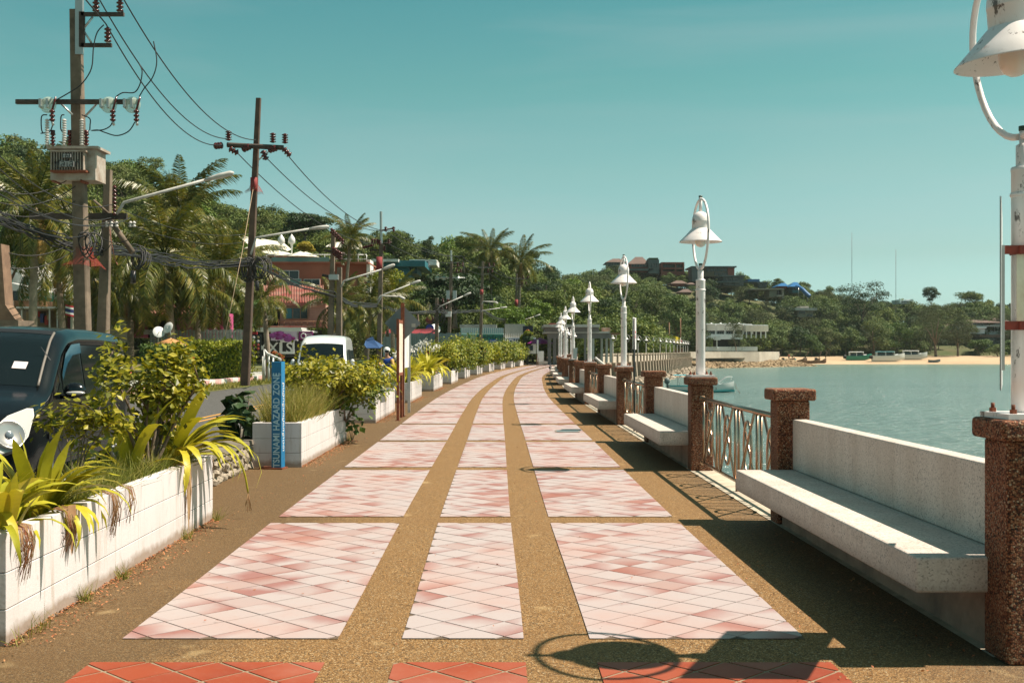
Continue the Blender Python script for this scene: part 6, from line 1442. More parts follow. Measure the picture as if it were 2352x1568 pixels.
# pink shop right of the palms
z = 80; e = bld('pink painted shop front with red roof between the palm trunks', 330, 750, z, 'shop'); M_PINK = flat('pink_paint', (.42, .06, .17), .6)
add(e, 'wall', M_PINK, 296, 715, 330, 775, z, 3); add(e, 'wall', M_PINK, 405, 718, 512, 775, z, 3); add(e, 'dark_opening', M_DARKR, 330, 722, 405, 775, z+1, 1); add(e, 'poster_band', flat('poster', (.5, .45, .5), .6), 330, 757, 404, 768, z-.3, .2); add(e, 'red_stripe', flat('red_band', (.35, .02, .03), .6), 405, 762, 590, 769, z-.4, .2); roof_tiles(e, 285, 515, 700, 720, z-2, 4, 30, M_RTILE)
z = 84; e = bld('cream low wall and stall behind the short leaning pole', 270, 765, z, 'wall'); add(e, 'wall', paint('cream_wall', (.50, .42, .30), None, .8, .7), 196, 728, 296, 785, z, 1)
# tall weathered slanting pillar at the left edge
e = empty('leaning_post', P(0, 700, 30), 0, 'weathered brown slanting post on a block at the left edge', 'post'); m = MB(); z = 30
v = [P(-60, 740, z), P(38, 738, z), P(12, 700, z), P(2, 560, z), P(-60, 560, z)]; v += [p+Vector((0, .5, 0)) for p in v]; m.add(v, [(4, 3, 2, 1, 0)[::-1], (5, 6, 7, 8, 9)[::-1]]+[(i, (i+1) % 5, 5+(i+1) % 5, 5+i) for i in range(5)]); part(m, 'shaft', paint('rusty_concrete', (.22, .14, .09), (.10, .06, .04), .85, 2), e); add(e, 'foot_block', M_CONCP, -60, 735, 42, 800, z-.3, 1)
# ramp railing on the lawn
e = empty('handrail', P(620, 850, 58), 0, 'pale sloping handrail on the lawn before the black shop', 'railing'); part(MB().tube([P(607, 803, 58), P(614, 812, 58), P(645, 826, 54)], .06, 6), 'top_rail', M_STEELW, e)
for (x, y, zz) in ((607, 803, 58), (617, 813, 57.5), (627, 818, 56.5), (604, 818, 58.5)): a = P(x, y, zz); part(MB().tube([a, (a.x, a.y, 0)], .05, 6), 'post', M_STEELW, e)
# ================================================================ PAVILION AT THE END OF THE WALK
z = 121; e = empty('pavilion', P(1330, 835, z), 0, 'grey open pavilion with flat roof and paired columns at the end of the walk', 'pavilion'); M_GRYC = paint('grey_render', (.20, .18, .17), (.13, .12, .115), .8, .7); M_GRYL = paint('pale_render', (.50, .47, .43), (.36, .33, .30), .8, .7)
add(e, 'roof_slab', M_GRYL, 1249, 745, 1378, 751, z-1, 9); add(e, 'roof_edge', M_GRYC, 1252, 751, 1376, 762, z-.4, 8); add(e, 'beam', M_GRYC, 1257, 765, 1404, 777, z, .5); add(e, 'beam_cap', M_GRYL, 1250, 761, 1400, 765, z-.3, 8)
for x in (1258, 1270, 1281): add(e, 'column', M_GRYC, x, 777, x+8, 837, z+.02, .6); 
for x in (1342, 1353, 1360): add(e, 'column', M_GRYL if x > 1342 else M_GRYC, x, 777, x+5, 837, z+.02, .5)
for x in (1380, 1391, 1401): add(e, 'column', M_GRYL, x, 777, x+5, 832, z+5, .5)
add(e, 'side_canopy', M_WOOD, 1376, 764, 1424, 768, z+3, 6); add(e, 'round_drum', paint('rusty_drum', (.45, .34, .26), (.28, .10, .05), .6, 1.5), 1385, 752, 1402, 762, z+1, 2); add(e, 'back_roof', M_RTILE, 1262, 742, 1290, 746, z+2, 5)
e = empty('low_wall', P(1240, 830, 118), 0, 'low pale wall left of the pavilion', 'wall'); add(e, 'wall', M_WPAINT, 1236, 806, 1249, 830, 118, .3); add(e, 'pier', M_STEELW, 1233, 780, 1237, 830, 117, .3); add(e, 'plinth', M_GRYL, 1236, 830, 1258, 836, 118, 1)
e = empty('bollard', P(1233, 840, 112), 0, 'pair of thin brown stakes where the walk meets the pavilion', 'bollard'); add(e, 'stake', M_WOOD, 1232.5, 812, 1234.5, 842, 112, .1); add(e, 'stake', M_WOOD, 1236.5, 822, 1237.5, 841, 113, .1)
# ================================================================ FAR SEA WALL, BAY AND HILLS
FW = [(9.6, 128), (16.0, 150), (24.5, 185), (33, 225), (38.5, 252)]
def FWp(t):
    L = [0]; 
    for a, b in zip(FW, FW[1:]): L.append(L[-1]+math.dist(a, b))
    s = t*L[-1]; i = max(j for j in range(len(FW)-1) if L[j] <= s+1e-9); u = (s-L[i])/(L[i+1]-L[i]); a, b = FW[i], FW[i+1]
    return Vector((a[0]+(b[0]-a[0])*u, a[1]+(b[1]-a[1])*u, 0)), math.atan2(b[1]-a[1], b[0]-a[0]), L[-1]
M_SW = paint('old_sea_wall', (.36, .30, .23), (.20, .155, .115), .9, .6)
LT = FWp(0)[2]; sw = empty('sea_wall', (24, 185, 0), 0, 'old concrete sea wall on tapering buttresses curving round the bay', 'sea wall')
m = MB(); vs = []
for t in np.linspace(0, 1, 30): p, a, _ = FWp(t); n = Vector((math.sin(a), -math.cos(a), 0)); vs += [p+n*.1+Vector((0, 0, .12)), p+n*.1+Vector((0, 0, -.9)), p-n*.5+Vector((0, 0, -2.6)), p-n*2.5+Vector((0, 0, .12))]
m.add(vs, [(4*i+j, 4*i+j+1, 4*i+j+5, 4*i+j+4) for i in range(29) for j in range(2)]+[(4*i+3, 4*i, 4*i+4, 4*i+7) for i in range(29)]); part(m, 'wall_face', M_SW, sw)
m = MB(); vs = []
for t in np.linspace(0, 1, 30): p, a, _ = FWp(t); n = Vector((math.sin(a), -math.cos(a), 0)); vs += [p+n*.13+Vector((0, 0, -.85)), p-n*.44+Vector((0, 0, -2.62))]
m.add(vs, [(2*i, 2*i+1, 2*i+3, 2*i+2) for i in range(29)]); part(m, 'shade_band', flat('painted_shade', (.045, .045, .03), .9), sw)  # dark strip paints in the shade between and below the buttresses
m = MB()
for i in range(29):
    p, a, _ = FWp(i/29); q, _, _ = FWp((i+1)/29); m.tube([p+Vector((0, 0, 1.08)), q+Vector((0, 0, 1.08))], .13, 4, flat=True)
part(m, 'top_beam', M_SW, sw)
nb_ = int(LT/3.3)
pm = MB().b2(-.22, -.22, .12, .22, .22, 1.15).mesh('post', M_SW); bm_ = MB(); bm_.add([(-.4, -.55, .1), (.4, -.55, .1), (.35, -.62, -1.0), (-.35, -.62, -1.0), (-.16, -.75, -2.6), (.16, -.75, -2.6), (-.4, .3, .1), (.4, .3, .1), (-.16, .3, -2.6), (.16, .3, -2.6)], [(0, 3, 2, 1), (3, 4, 5, 2), (0, 1, 7, 6), (1, 2, 5, 9, 7), (6, 8, 4, 3, 0)]); bme = bm_.mesh('buttress', M_SW); pn = MB().b2(-1.2, -.05, .12, 1.2, .05, .85).mesh('panel', paint('pale_panel', (.55, .47, .38), (.34, .28, .22), .85, 1))
for i in range(nb_+1):
    p, a, _ = FWp(i/nb_); rot = (0, 0, a); q = p-Vector(sw.location)
    link('buttress', bme, sw, q, rot); link('post', pm, sw, q, rot)
    if i < nb_: p2, _, _ = FWp((i+.5)/nb_); link('panel', pn, sw, p2-Vector(sw.location), rot)
for i in range(14):
    p, a, _ = FWp(.06+.94*i/14); e = empty('lamp_post', (p.x, p.y, 1.17), a, 'small distant white lamp post on the curved sea wall, %s from the left' % ORD[i].replace('nearest', 'first'), 'lamp post', 'lamp posts on the curved sea wall')
    for ch in L0.children:
        if ch.name.split('.')[0] in ('pole', 'dome', 'lamp_shade', 'stem', 'neck', 'hoop'): c = ch.copy(); COL.objects.link(c); c.parent = e; 
# plain wall further on
e = empty('sea_wall', (60, 262, 0), 0, 'plain pale retaining wall between the curved sea wall and the beach', 'sea wall'); m = MB()
pts = [(38.5, 252.5), (47, 262), (57, 268), (65.5, 285)]; vs = []
for (x, y) in pts: vs += [(x, y, 1.25), (x, y, -1.2), (x-.5, y+.5, 1.25)]
m.add(vs, [(3*i, 3*i+1, 3*i+4, 3*i+3) for i in range(3)]+[(3*i, 3*i+3, 3*i+5, 3*i+2) for i in range(3)]); part(m, 'wall_face', paint('pale_old_wall', (.46, .42, .35), (.33, .29, .24), .9, .3), e)
rng = np.random.default_rng(3); pts = []
for i in range(900):
    t = rng.random(); p, a, _ = FWp(t); n = Vector((math.sin(a), -math.cos(a), 0)); d = rng.uniform(.4, 5.5-3*abs(t-.5)); q = p+n*d; pts.append((q.x, q.y, SEA+.25-d*.09))
rock_field('shore_rocks', 'broken rocks along the foot of the curved sea wall', pts, .2, .6, M_STONE)
pts = []
for i in range(1500): t = rng.random(); x = 38+t*30; y = 252+t*32; d = rng.uniform(0, 9); pts.append((x+d*.5, y-d*.9, -1.0-d*.16))
rock_field('rock_revetment', 'sloping bank of brown rocks below the plain wall', pts, .3, .75, paint('brown_rock', (.34, .25, .15), (.17, .12, .07), .95, .6, bump=.4))
M_SAND = paint('beach_sand', (.44, .32, .20), (.34, .245, .15), .95, .08)
m = MB(); sh = [(36, 247), (47, 255), (60, 264), (66, 296), (72, 316), (100, 320), (150, 320), (240, 324), (420, 345), (700, 400)]; vs = []
for (x, y) in sh: n = Vector((-.35, 1, 0)).normalized() if x > 65 else Vector((-.75, .65, 0)); p = Vector((x, y, 0)); vs += [p-n*5+Vector((0, 0, SEA-.5)), p+Vector((0, 0, SEA+.06)), p+n*9+Vector((0, 0, -1.35)), p+n*24+Vector((0, 0, -.35)), p+n*60+Vector((0, 0, .6))]
m.add(vs, [(5*i+j, 5*i+5+j, 5*i+6+j, 5*i+1+j) for i in range(len(sh)-1) for j in range(4)], True); o = m.build('beach', M_SAND); o['kind'] = 'structure'

# ---- hills
RL = [(-900, 300), (-300, 318), (0, 330), (60, 338), (220, 352), (300, 388), (400, 432), (460, 450), (520, 470), (560, 488), (640, 496), (700, 508), (760, 532), (830, 556), (900, 545), (950, 565), (1060, 560), (1100, 568), (1180, 595), (1240, 625), (1300, 640), (1400, 690), (1500, 780)]
RR_ = [(1150, 760), (1240, 660), (1300, 640), (1360, 628), (1400, 612), (1480, 606), (1560, 612), (1620, 622), (1700, 632), (1750, 645), (1850, 660), (1950, 680), (2080, 695), (2140, 700), (2200, 698), (2240, 690), (2300, 702), (2400, 705), (2700, 730), (3300, 770)]
def tab(T, x): return lerp_tab(T, x)
def sstep(t): t = min(max(t, 0), 1); return t*t*(3-2*t)
def hill_h(X, Z, T, zr, zf, tree):
    xd = CX+X*FPX/Z; H = EYE+(HY-tab(T, xd))*zr/FPX-tree; zf_ = zf(X) if callable(zf) else zf
    t = (Z-zf_)/(zr-zf_)
    return max(H, .2)*sstep(t)*.98-.25 if t > 0 else -.25+max(t*60, -6)
hl = lambda X, Z: -6 if X > shore_x(Z)-7 else hill_h(X, Z, RL, 225, lambda X: 138 if X < -20 else 138+min((X+20)*.8, 25), 5.0)
hr = lambda X, Z: -6 if X > shore_x(Z)-3 else hill_h(X, Z, RR_, 430, lambda X: 335 if X > 62 else 250+max(0, (X-20))*2, 7.0)
def terrain(name, f, xs, zs, mat):
    m = MB(); m.add([(x, z, f(x, z)+.4*math.sin(x*.31)*math.cos(z*.23)*min(1, max(f(x, z), 0)/6)) for z in zs for x in xs], [(i*len(xs)+j, i*len(xs)+j+1, (i+1)*len(xs)+j+1, (i+1)*len(xs)+j) for i in range(len(zs)-1) for j in range(len(xs)-1)], True)
    o = m.build(name, mat); o['kind'] = 'structure'; return o
M_HILL = paint('hill_undergrowth', (.055, .075, .022), (.10, .085, .038), .95, .12)
terrain('hill', hl, list(np.linspace(-330, 34, 60)), list(np.linspace(134, 330, 40)), M_HILL)
terrain('hill', hr, list(np.linspace(-20, 480, 80)), list(np.linspace(235, 560, 44)), M_HILL)
# ---- tree kinds
def proto(kind, seed):
    mat = {'b': L_FAR, 'r': L_FARR, 'o': L_OLIVE}[kind[0]]
    c = crown('crown', 4.2, 4.2, 3.3, 13, 1500, .34, mat, seed) if kind[0] != 'o' else crown('crown', 3.2, 3.2, 4.6, 16, 1800, .30, mat, seed, .35, .4)
    return c
def merged_tree(seed, mat, tall=False):
    cm = crown('crown', 4.3, 4.3, 3.6 if not tall else 4.8, 18, 2700, .235 if not tall else .22, mat, seed, .6 if not tall else .4)
    t = trunk_mesh(3.4, .2, M_BARK, seed, 2.4, 1.6, 4); import bmesh
    bm = bmesh.new(); bm.from_mesh(cm); bmesh.ops.translate(bm, verts=bm.verts, vec=(0, 0, 4.2)); n0 = len(bm.faces); bm.from_mesh(t)
    bm.faces.ensure_lookup_table()
    for f in bm.faces[n0:]: f.material_index = 1
    me = bpy.data.meshes.new('tree'); bm.to_mesh(me); bm.free(); me.materials.append(mat); me.materials.append(M_BARK); return me
def scatter(name, label, items, me):
    "items: (x, y, z, scale, rotz): instances of one tree mesh, joined as one stuff object"
    src = bpy.data.objects.new('tree_source', me)
    pm_ = bpy.data.meshes.new(name); pm_.from_pydata([i[:3] for i in items], [], [])
    a = pm_.attributes.new('sc', 'FLOAT', 'POINT'); a.data.foreach_set('value', [i[3] for i in items])
    a = pm_.attributes.new('rz', 'FLOAT_VECTOR', 'POINT'); a.data.foreach_set('vector', [c for i in items for c in (0, 0, i[4])])
    o = link(name, pm_); g = bpy.data.node_groups.new(name, 'GeometryNodeTree')
    g.interface.new_socket('Geometry', in_out='INPUT', socket_type='NodeSocketGeometry'); g.interface.new_socket('Geometry', in_out='OUTPUT', socket_type='NodeSocketGeometry')
    N = g.nodes; gi = N.new('NodeGroupInput'); go = N.new('NodeGroupOutput'); ip = N.new('GeometryNodeInstanceOnPoints'); oi = N.new('GeometryNodeObjectInfo'); oi.inputs['Object'].default_value = src
    s1 = N.new('GeometryNodeInputNamedAttribute'); s1.data_type = 'FLOAT'; s1.inputs[0].default_value = 'sc'; r1 = N.new('GeometryNodeInputNamedAttribute'); r1.data_type = 'FLOAT_VECTOR'; r1.inputs[0].default_value = 'rz'
    L_ = g.links; L_.new(gi.outputs[0], ip.inputs['Points']); L_.new(oi.outputs['Geometry'], ip.inputs['Instance']); L_.new(s1.outputs[0], ip.inputs['Scale']); L_.new(r1.outputs[0], ip.inputs['Rotation']); L_.new(ip.outputs[0], go.inputs[0])
    md = o.modifiers.new('scatter', 'NODES'); md.node_group = g; return tag(o, label, None, None, 'stuff')
VAR_L = [merged_tree(100+i, [L_FAR, L_FAR, L_TREE_Y, L_DARK, L_FAR][i], i == 3) for i in range(5)]
VAR_R = [merged_tree(120+i, [L_FARR, L_FARR, L_FAR, L_OLIVE, L_DARK][i], i == 3) for i in range(5)]
BZONE = []   # keep-clear boxes (photo px) in front of buildings on the slopes
def clear(X, Z, h, s):
    xd = CX+X*FPX/Z; yt = HY-(h+8.2*s-EYE)*FPX/Z; yb = HY-(h-EYE)*FPX/Z; hw = 3*s*FPX/Z
    for (x0, y0, x1, y1, z) in BZONE:
        if xd+hw > x0 and xd-hw < x1 and yt < y1 and yb > y0-4 and Z < z+8: return False
    return True
BZONE += [(585, 540, 850, 640, 140), (880, 594, 1003, 640, 180), (1392, 590, 1440, 606, 420), (1448, 590, 1575, 618, 420), (1590, 612, 1692, 634, 420), (1658, 634, 1710, 652, 420), (1718, 640, 1762, 652, 420), (1722, 664, 1802, 678, 400), (1790, 650, 1860, 670, 410), (1828, 704, 1875, 722, 380), (1620, 742, 1768, 800, 310), (1540, 644, 1580, 652, 400), (1564, 664, 1590, 672, 390), (2195, 735, 2302, 770, 365), (10, 600, 125, 660, 96), (2060, 736, 2070, 742, 400)]
def fill(f, x0, x1, z0, z1, step, smin, smax, seed, keep=None):
    rr = random.Random(seed); out = [[] for _ in range(5)]; z = z0
    while z < z1:
        x = x0
        while x < x1:
            X = x+rr.uniform(-.5, .5)*step; Z = z+rr.uniform(-.5, .5)*step; s = rr.uniform(smin, smax); h = f(X, Z); xd = CX+X*FPX/Z
            if h < -.5:
                if X > shore_x(Z)-3: x += step; continue
                h = -.1
            if (keep is None or keep(X, Z, xd)) and -140 < xd < 2500 and clear(X, Z, h, s): out[rr.choice([0, 0, 1, 1, 2, 3, 4])].append((X, Z, h-.6*s, s, rr.random()*6.28))
            x += step
        z += step
    return out
LH = fill(hl, -125, 30, 141, 245, 4.6, .55, 1.0, 5)
for i in range(5):
    if LH[i]: scatter('hillside_woods', 'dense green woods covering the left hillside', LH[i], VAR_L[i])
RH = fill(hr, -5, 230, 262, 455, 5.2, .65, 1.2, 6, lambda X, Z, xd: (X > 62 and Z > 343) or (X <= 62 and Z > 262+max(0, X-20)*1.2 and not (X > 36 and Z < 318)))
for i in range(5):
    if RH[i]: scatter('hillside_woods', 'dense woods covering the hill across the bay', RH[i], VAR_R[i])
# trees one can tell apart
TREE_KINDS = {}
def tree(label, x, ybase, z, w, h, mat, seed, group=None, ground=None, tall=False, N=4200):
    "w,h in photo px: crown width and overall height"
    k = z/FPX; b = P(x, ybase, z); W_ = w*k; H_ = h*k; H_ *= 1.0; e = empty('tree', (b.x, z, b.z if ground is None else ground), random.Random(seed).random()*6, label, 'tree', group)
    cz = H_*.43; link('crown', crown('crown', W_/2, W_/2, cz, 18 if W_ > 8 else 12, N, max(.10, min(W_*.026, .25)), mat, seed, .5 if not tall else .32), e, (0, 0, H_-cz*.92)); link('trunk', trunk_mesh(max(H_*.3, H_-cz*1.5), max(.1, W_*.028), M_BARK, seed, W_*.25, cz*.7, 5), e); return e
G = 'trees along the beach across the bay'
for i, (x, w, h, mt, k) in enumerate([(1865, 62, 58, L_MID, 'bright'), (1905, 78, 70, L_FARR, 'dark'), (1955, 92, 62, L_MID, 'wide'), (2010, 84, 92, L_FARR, 'tall'), (2052, 96, 84, L_MID, 'pale'), (2098, 74, 66, L_FARR, 'dark'), (2150, 120, 128, L_OLIVE, 'feathery grey green'), (2200, 96, 104, L_OLIVE, 'feathery brownish'), (2250, 60, 44, L_MID, 'low'), (2292, 50, 36, L_FARR, 'small'), (2330, 70, 44, L_MID, 'rounded')]):
    tree('%s tree behind the beach, %s from the left in the row' % (k, ORD[i].replace('nearest', 'first')), x, 826, 345+4*(i % 3), w, h, mt, 200+i, G, None, mt is L_OLIVE, 5200)
tree('brownish tree with bare twigs before the white building', 1692, 828, 292, 58, 92, L_OLIVE, 230, None, None, True, 2200); tree('small shrubby tree on the wall beside the white building', 1615, 800, 284, 44, 44, L_DARK, 231); tree('dark tree left of the white building', 1600, 812, 300, 70, 110, L_DARK, 232)
for i, (x, y, w, h) in enumerate([(1838, 700, 60, 50), (1980, 760, 130, 110), (2140, 712, 44, 50), (2230, 722, 70, 52), (1905, 700, 40, 44), (1788, 675, 36, 34), (1500, 770, 110, 105), (1440, 775, 90, 120), (1560, 800, 100, 120)]):
    z = [425, 370, 425, 425, 425, 428, 262, 255, 258][i]; tree(['round topped tree on the ridge right of the blue roofs', 'great dark tree half way up the slope', 'dome shaped dark tree standing on the right ridge', 'spreading tree on the ridge at the far right', 'flat topped tree on the ridge left of the first mast', 'cluster tree beside the blue roof', 'broad dark tree behind the curved sea wall lamps', 'brown green tree behind the white lamp posts', 'large green tree behind the flags'][i], x, y, z, w, h, [L_FARR, L_DARK, L_DARK, L_FAR, L_FARR, L_FARR, L_FARR, L_FAR, L_FARR][i], 250+i, None, None, False, 5200)
for i, (x, y, z, w, h, mt, lab) in enumerate([(347, 440, 232, 62, 78, L_FAR, 'single bushy tree standing out on the left ridge'), (590, 560, 205, 80, 70, L_FAR, 'rounded tree on the ridge right of the dark pole'), (700, 560, 190, 120, 66, L_DARK, 'dark spreading tree above the shade sails'), (905, 600, 200, 92, 80, L_FAR, 'big rounded tree on the ridge behind the steel topped pole'), (985, 610, 200, 48, 66, L_DARK, 'lone dark tree on the ridge right of the big rounded one'), (1065, 620, 175, 84, 78, L_FAR, 'leafy tree on the ridge between the poles'),
     (1045, 745, 140, 190, 118, L_DARK, 'huge dark umbrella shaped rain tree above the pharmacy'), (960, 745, 146, 110, 90, L_MID, 'mid green tree behind the round signs'), (1130, 700, 150, 110, 100, L_FAR, 'leafy tree below the darker distant palm'), (1180, 800, 140, 104, 100, L_TREE_Y, 'bright green tree behind the exchange shop'), (1225, 800, 150, 92, 108, L_TREE_Y, 'bright green tree left of the pavilion'), (1262, 770, 160, 90, 100, L_FAR, 'yellow green tree above the pavilion roof'), (1330, 790, 150, 90, 110, L_FAR, 'tree crown behind the lamp posts above the pavilion'),
     (20, 720, 76, 150, 200, L_MID, 'broad green tree at the left edge behind the leaning post'), (560, 790, 92, 120, 100, L_MID, 'green tree behind the metal fence'), (890, 760, 100, 110, 130, L_YEL, 'yellow green tree behind the diamond sign'), (860, 690, 130, 80, 60, L_TREE_Y, 'light green tree beside the teal building'), (700, 590, 142, 60, 34, leaf('golden_bush', [(.20, .18, .02), (.40, .32, .03), (.45, .36, .04)], .25), 'golden yellow bush on the roof terrace'), (735, 592, 146, 60, 40, L_FAR, 'olive bush on the roof terrace'), (455, 790, 90, 150, 90, L_DARK, 'dark shrubbery behind the palm trunks'), (240, 770, 96, 200, 120, L_DARK, 'dark trees behind the cream wall')]):
    tree(lab, x, y, z, w, h, mt, 300+i, None, None, False, 7000 if w > 150 else 4800)

# ---- buildings across the bay
M_HRED = paint('brown_red_wall', (.26, .07, .05), (.17, .05, .04), .8, .2); M_HGRY = paint('slate_grey_wall', (.075, .10, .105), (.05, .07, .075), .7, .2); M_HROOF = paint('brown_hip_roof', (.13, .085, .07), (.09, .06, .05), .8, .2); M_BLUER = flat('blue_roof', (.01, .10, .26), .5); M_HWHT = paint('white_hotel_wall', (.80, .82, .82), (.68, .70, .70), .7, .15)
def far_bld(label, x, y, z, parts_, wins=(), hips=()):
    e = bld(label, x, y, z); 
    for nm, mt, x0, y0, x1, y1, dz, dd in parts_: add(e, nm, mt, x0, y0, x1, y1, z+dz, dd)
    for (x0, y0, x1, y1, n, dz) in wins:
        w_ = (x1-x0)/n
        for i in range(n): window(e, x0+w_*i+w_*.08, y0, x0+w_*(i+1)-w_*.08, y1, z+dz, 0, M_HGRY, M_GLASSD)
    for (x0, x1, yt, yb, dd) in hips:
        a = P(x0, yb, z-1); b = P(x1, yb, z-1); t = P((x0+x1)/2, yt, z+dd/2); l = (b.x-a.x)*.16; m = MB()
        m.add([(a.x, z-1, a.z), (b.x, z-1, a.z), (b.x, z+dd, a.z), (a.x, z+dd, a.z), (t.x-l, z+dd/2, t.z), (t.x+l, z+dd/2, t.z)], [(0, 1, 5, 4), (1, 2, 5), (2, 3, 4, 5), (3, 0, 4), (3, 2, 1, 0)]); part(m, 'hip_roof', M_HROOF, e)
    return e
ZH = 425
far_bld('brown hip roofed hotel pavilion on the hilltop, left', 1415, 600, ZH, [('wall', M_HGRY, 1396, 601, 1435, 612, 0, 10)], [(1398, 603, 1434, 609, 6, -.1)], [(1391, 1440, 594, 602, 14)])
far_bld('larger brown hip roofed hotel pavilion beside it with red walls', 1470, 600, ZH, [('wall', M_HRED, 1446, 605, 1492, 624, 0, 12), ('terrace', M_HGRY, 1440, 617, 1500, 621, -3, 3)], [(1450, 607, 1488, 613, 6, -.1)], [(1442, 1493, 590, 606, 16)])
far_bld('dark slate cube house with roof garden on the hilltop', 1502, 605, ZH-3, [('wall', M_HGRY, 1490, 596, 1514, 628, 0, 12), ('roof_garden', L_DARK, 1491, 592, 1512, 596, 1, 8)], [(1493, 604, 1512, 614, 3, -.1)])
far_bld('red framed hotel block with open balconies on the hilltop', 1546, 610, ZH, [('frame_top', M_HRED, 1519, 602, 1572, 606, 0, 10), ('frame_mid', M_HRED, 1519, 615, 1572, 618, 0, 10), ('frame_side', M_HRED, 1519, 606, 1522, 628, 0, 10), ('frame_side', M_HRED, 1569, 606, 1572, 628, 0, 10), ('frame_post', M_HRED, 1551, 606, 1553, 628, 0, 1), ('room_back', M_DARKR, 1522, 606, 1569, 630, 3, 6), ('base', M_HRED, 1519, 623, 1572, 632, .2, 8)], [(1524, 607, 1568, 614, 5, 2.8)])
far_bld('long dark roofed hotel wing with bronze walls behind the second lamp', 1645, 620, ZH-4, [('wall', M_HGRY, 1590, 611, 1606, 646, -4, 10), ('wall', paint('bronze_wall', (.16, .12, .07), None, .7, .3), 1606, 615, 1680, 634, 0, 12), ('roof_slab', M_HGRY, 1588, 611, 1692, 614, -2, 16), ('wall', M_HRED, 1672, 615, 1687, 632, -.5, 8)], [(1622, 616, 1670, 624, 6, -.1), (1640, 626, 1672, 632, 4, -.1)])
far_bld('lower grey hotel wing with glass front on the slope', 1685, 640, ZH-14, [('wall', M_HGRY, 1660, 634, 1708, 656, 0, 10), ('roof_slab', M_HGRY, 1655, 632, 1712, 635, -2, 12), ('terrace', M_HGRY, 1645, 646, 1700, 649, -3, 4)], [(1667, 636, 1706, 644, 5, -.1), (1668, 648, 1690, 656, 3, -.1)])
far_bld('small blue roofed villa on the ridge', 1740, 645, ZH-6, [('wall', M_HGRY, 1742, 648, 1762, 660, 0, 8), ('roof', M_BLUER, 1718, 641, 1745, 647, -1, 8), ('roof', M_HGRY, 1738, 647, 1764, 650, -1, 9)], [(1744, 651, 1760, 656, 3, -.1)])
far_bld('bare concrete house with dark openings on the slope', 1765, 670, ZH-24, [('wall', paint('raw_concrete', (.22, .20, .15), (.14, .13, .10), .9, .2), 1767, 665, 1784, 682, 0, 8), ('roof_slab', M_CONC, 1722, 662, 1800, 665, -1, 10), ('wall', M_CONC, 1784, 677, 1800, 681, -.5, 6), ('pier', M_CONC, 1797, 665, 1800, 685, -.3, 6), ('room_back', M_DARKR, 1784, 665, 1797, 677, 3, 4)], [(1786, 667, 1796, 676, 1, 2.5)])
far_bld('blue roofed villa beside the water slide', 1825, 655, ZH-12, [('wall', M_TEAL, 1820, 658, 1836, 672, 0, 8), ('low_wall', M_HRED, 1788, 658, 1808, 662, 1, 5)], [(1822, 660, 1834, 666, 2, -.1)], [(1814, 1840, 648, 658, 12), (1786, 1812, 650, 657, 10)])
for o in list(bpy.data.objects):
    if o.parent and o.parent.get('label', '').startswith('blue roofed villa beside') and o.name.startswith('hip_roof'): o.data.materials[0] = M_BLUER
e = empty('water_slide', P(1845, 670, ZH-16), 0, 'blue water slide curving down beside the villa', 'slide'); part(MB().tube(smooth([P(1829, 659, ZH-16), P(1836, 661, ZH-17), P(1843, 665, ZH-18), P(1850, 672, ZH-19), P(1860, 681, ZH-20)]), .75, 8), 'chute', M_BLUER, e)
for x, y in ((1834, 661), (1846, 668), (1855, 676)): a = P(x, y, ZH-18); part(MB().tube([a, a-Vector((0, 0, 3))], .15, 5), 'support', M_GALV, e)
far_bld('pale concrete house with a flat roof half way down the slope', 1850, 710, ZH-45, [('wall', M_CONC, 1832, 712, 1868, 728, 0, 8), ('roof_slab', M_GRYL, 1826, 707, 1877, 713, -1.5, 12), ('roof_box', M_GRYL, 1838, 703, 1858, 707, 2, 5)], [(1834, 714, 1850, 720, 3, -.1), (1852, 722, 1866, 727, 2, -.1)])
far_bld('low brown roofed bungalow among trees, left', 1558, 648, ZH-15, [('wall', M_HRED, 1546, 650, 1572, 656, 0, 6)], [], [(1540, 1580, 644, 651, 12)]); far_bld('tiny brown roofed bungalow right of the other', 1588, 651, ZH-16, [('wall', M_HGRY, 1580, 653, 1594, 657, 0, 5)], [], [(1576, 1598, 649, 653, 9)])
far_bld('brown shingle roof hidden in the trees', 1577, 668, ZH-35, [('wall', M_WOOD, 1566, 671, 1588, 676, 0, 6)], [], [(1558, 1592, 664, 671, 12)]); far_bld('small pink house in the trees behind the second lamp head', 1487, 648, ZH-30, [('wall', paint('pink_house', (.42, .20, .16), None, .8, .3), 1480, 648, 1494, 658, 0, 6)], [(1482, 650, 1492, 655, 2, -.1)], [(1478, 1496, 644, 649, 9)])
far_bld('white house roof on the skyline right of the second mast', 2080, 738, ZH-5, [('wall', M_HWHT, 2066, 690, 2096, 697, 0, 8), ('parapet', M_HWHT, 2064, 688, 2068, 692, -.5, 8), ('parapet', M_HWHT, 2092, 687, 2098, 692, -.5, 8)], [(2070, 692, 2092, 695, 4, -.1)])
z = 298; e = bld('white modernist building with slanted parapet panels by the shore', 1700, 770, z)
add(e, 'upper_floor', M_HWHT, 1622, 743, 1712, 759, z, 12); add(e, 'upper_floor', M_HWHT, 1712, 746, 1764, 761, z-1, 12); add(e, 'slab', M_HWHT, 1622, 767, 1706, 779, z-.3, 11); add(e, 'window_recess', M_DARKR, 1622, 759, 1760, 767, z+1, 8); add(e, 'lower_recess', M_DARKR, 1650, 779, 1700, 796, z+1, 8); add(e, 'ground_wall', M_HWHT, 1622, 796, 1740, 806, z-2, 4); add(e, 'stair_block', M_HWHT, 1643, 773, 1655, 781, z-3, 2); add(e, 'pillar', M_HWHT, 1646, 781, 1648, 800, z-2.5, .6)
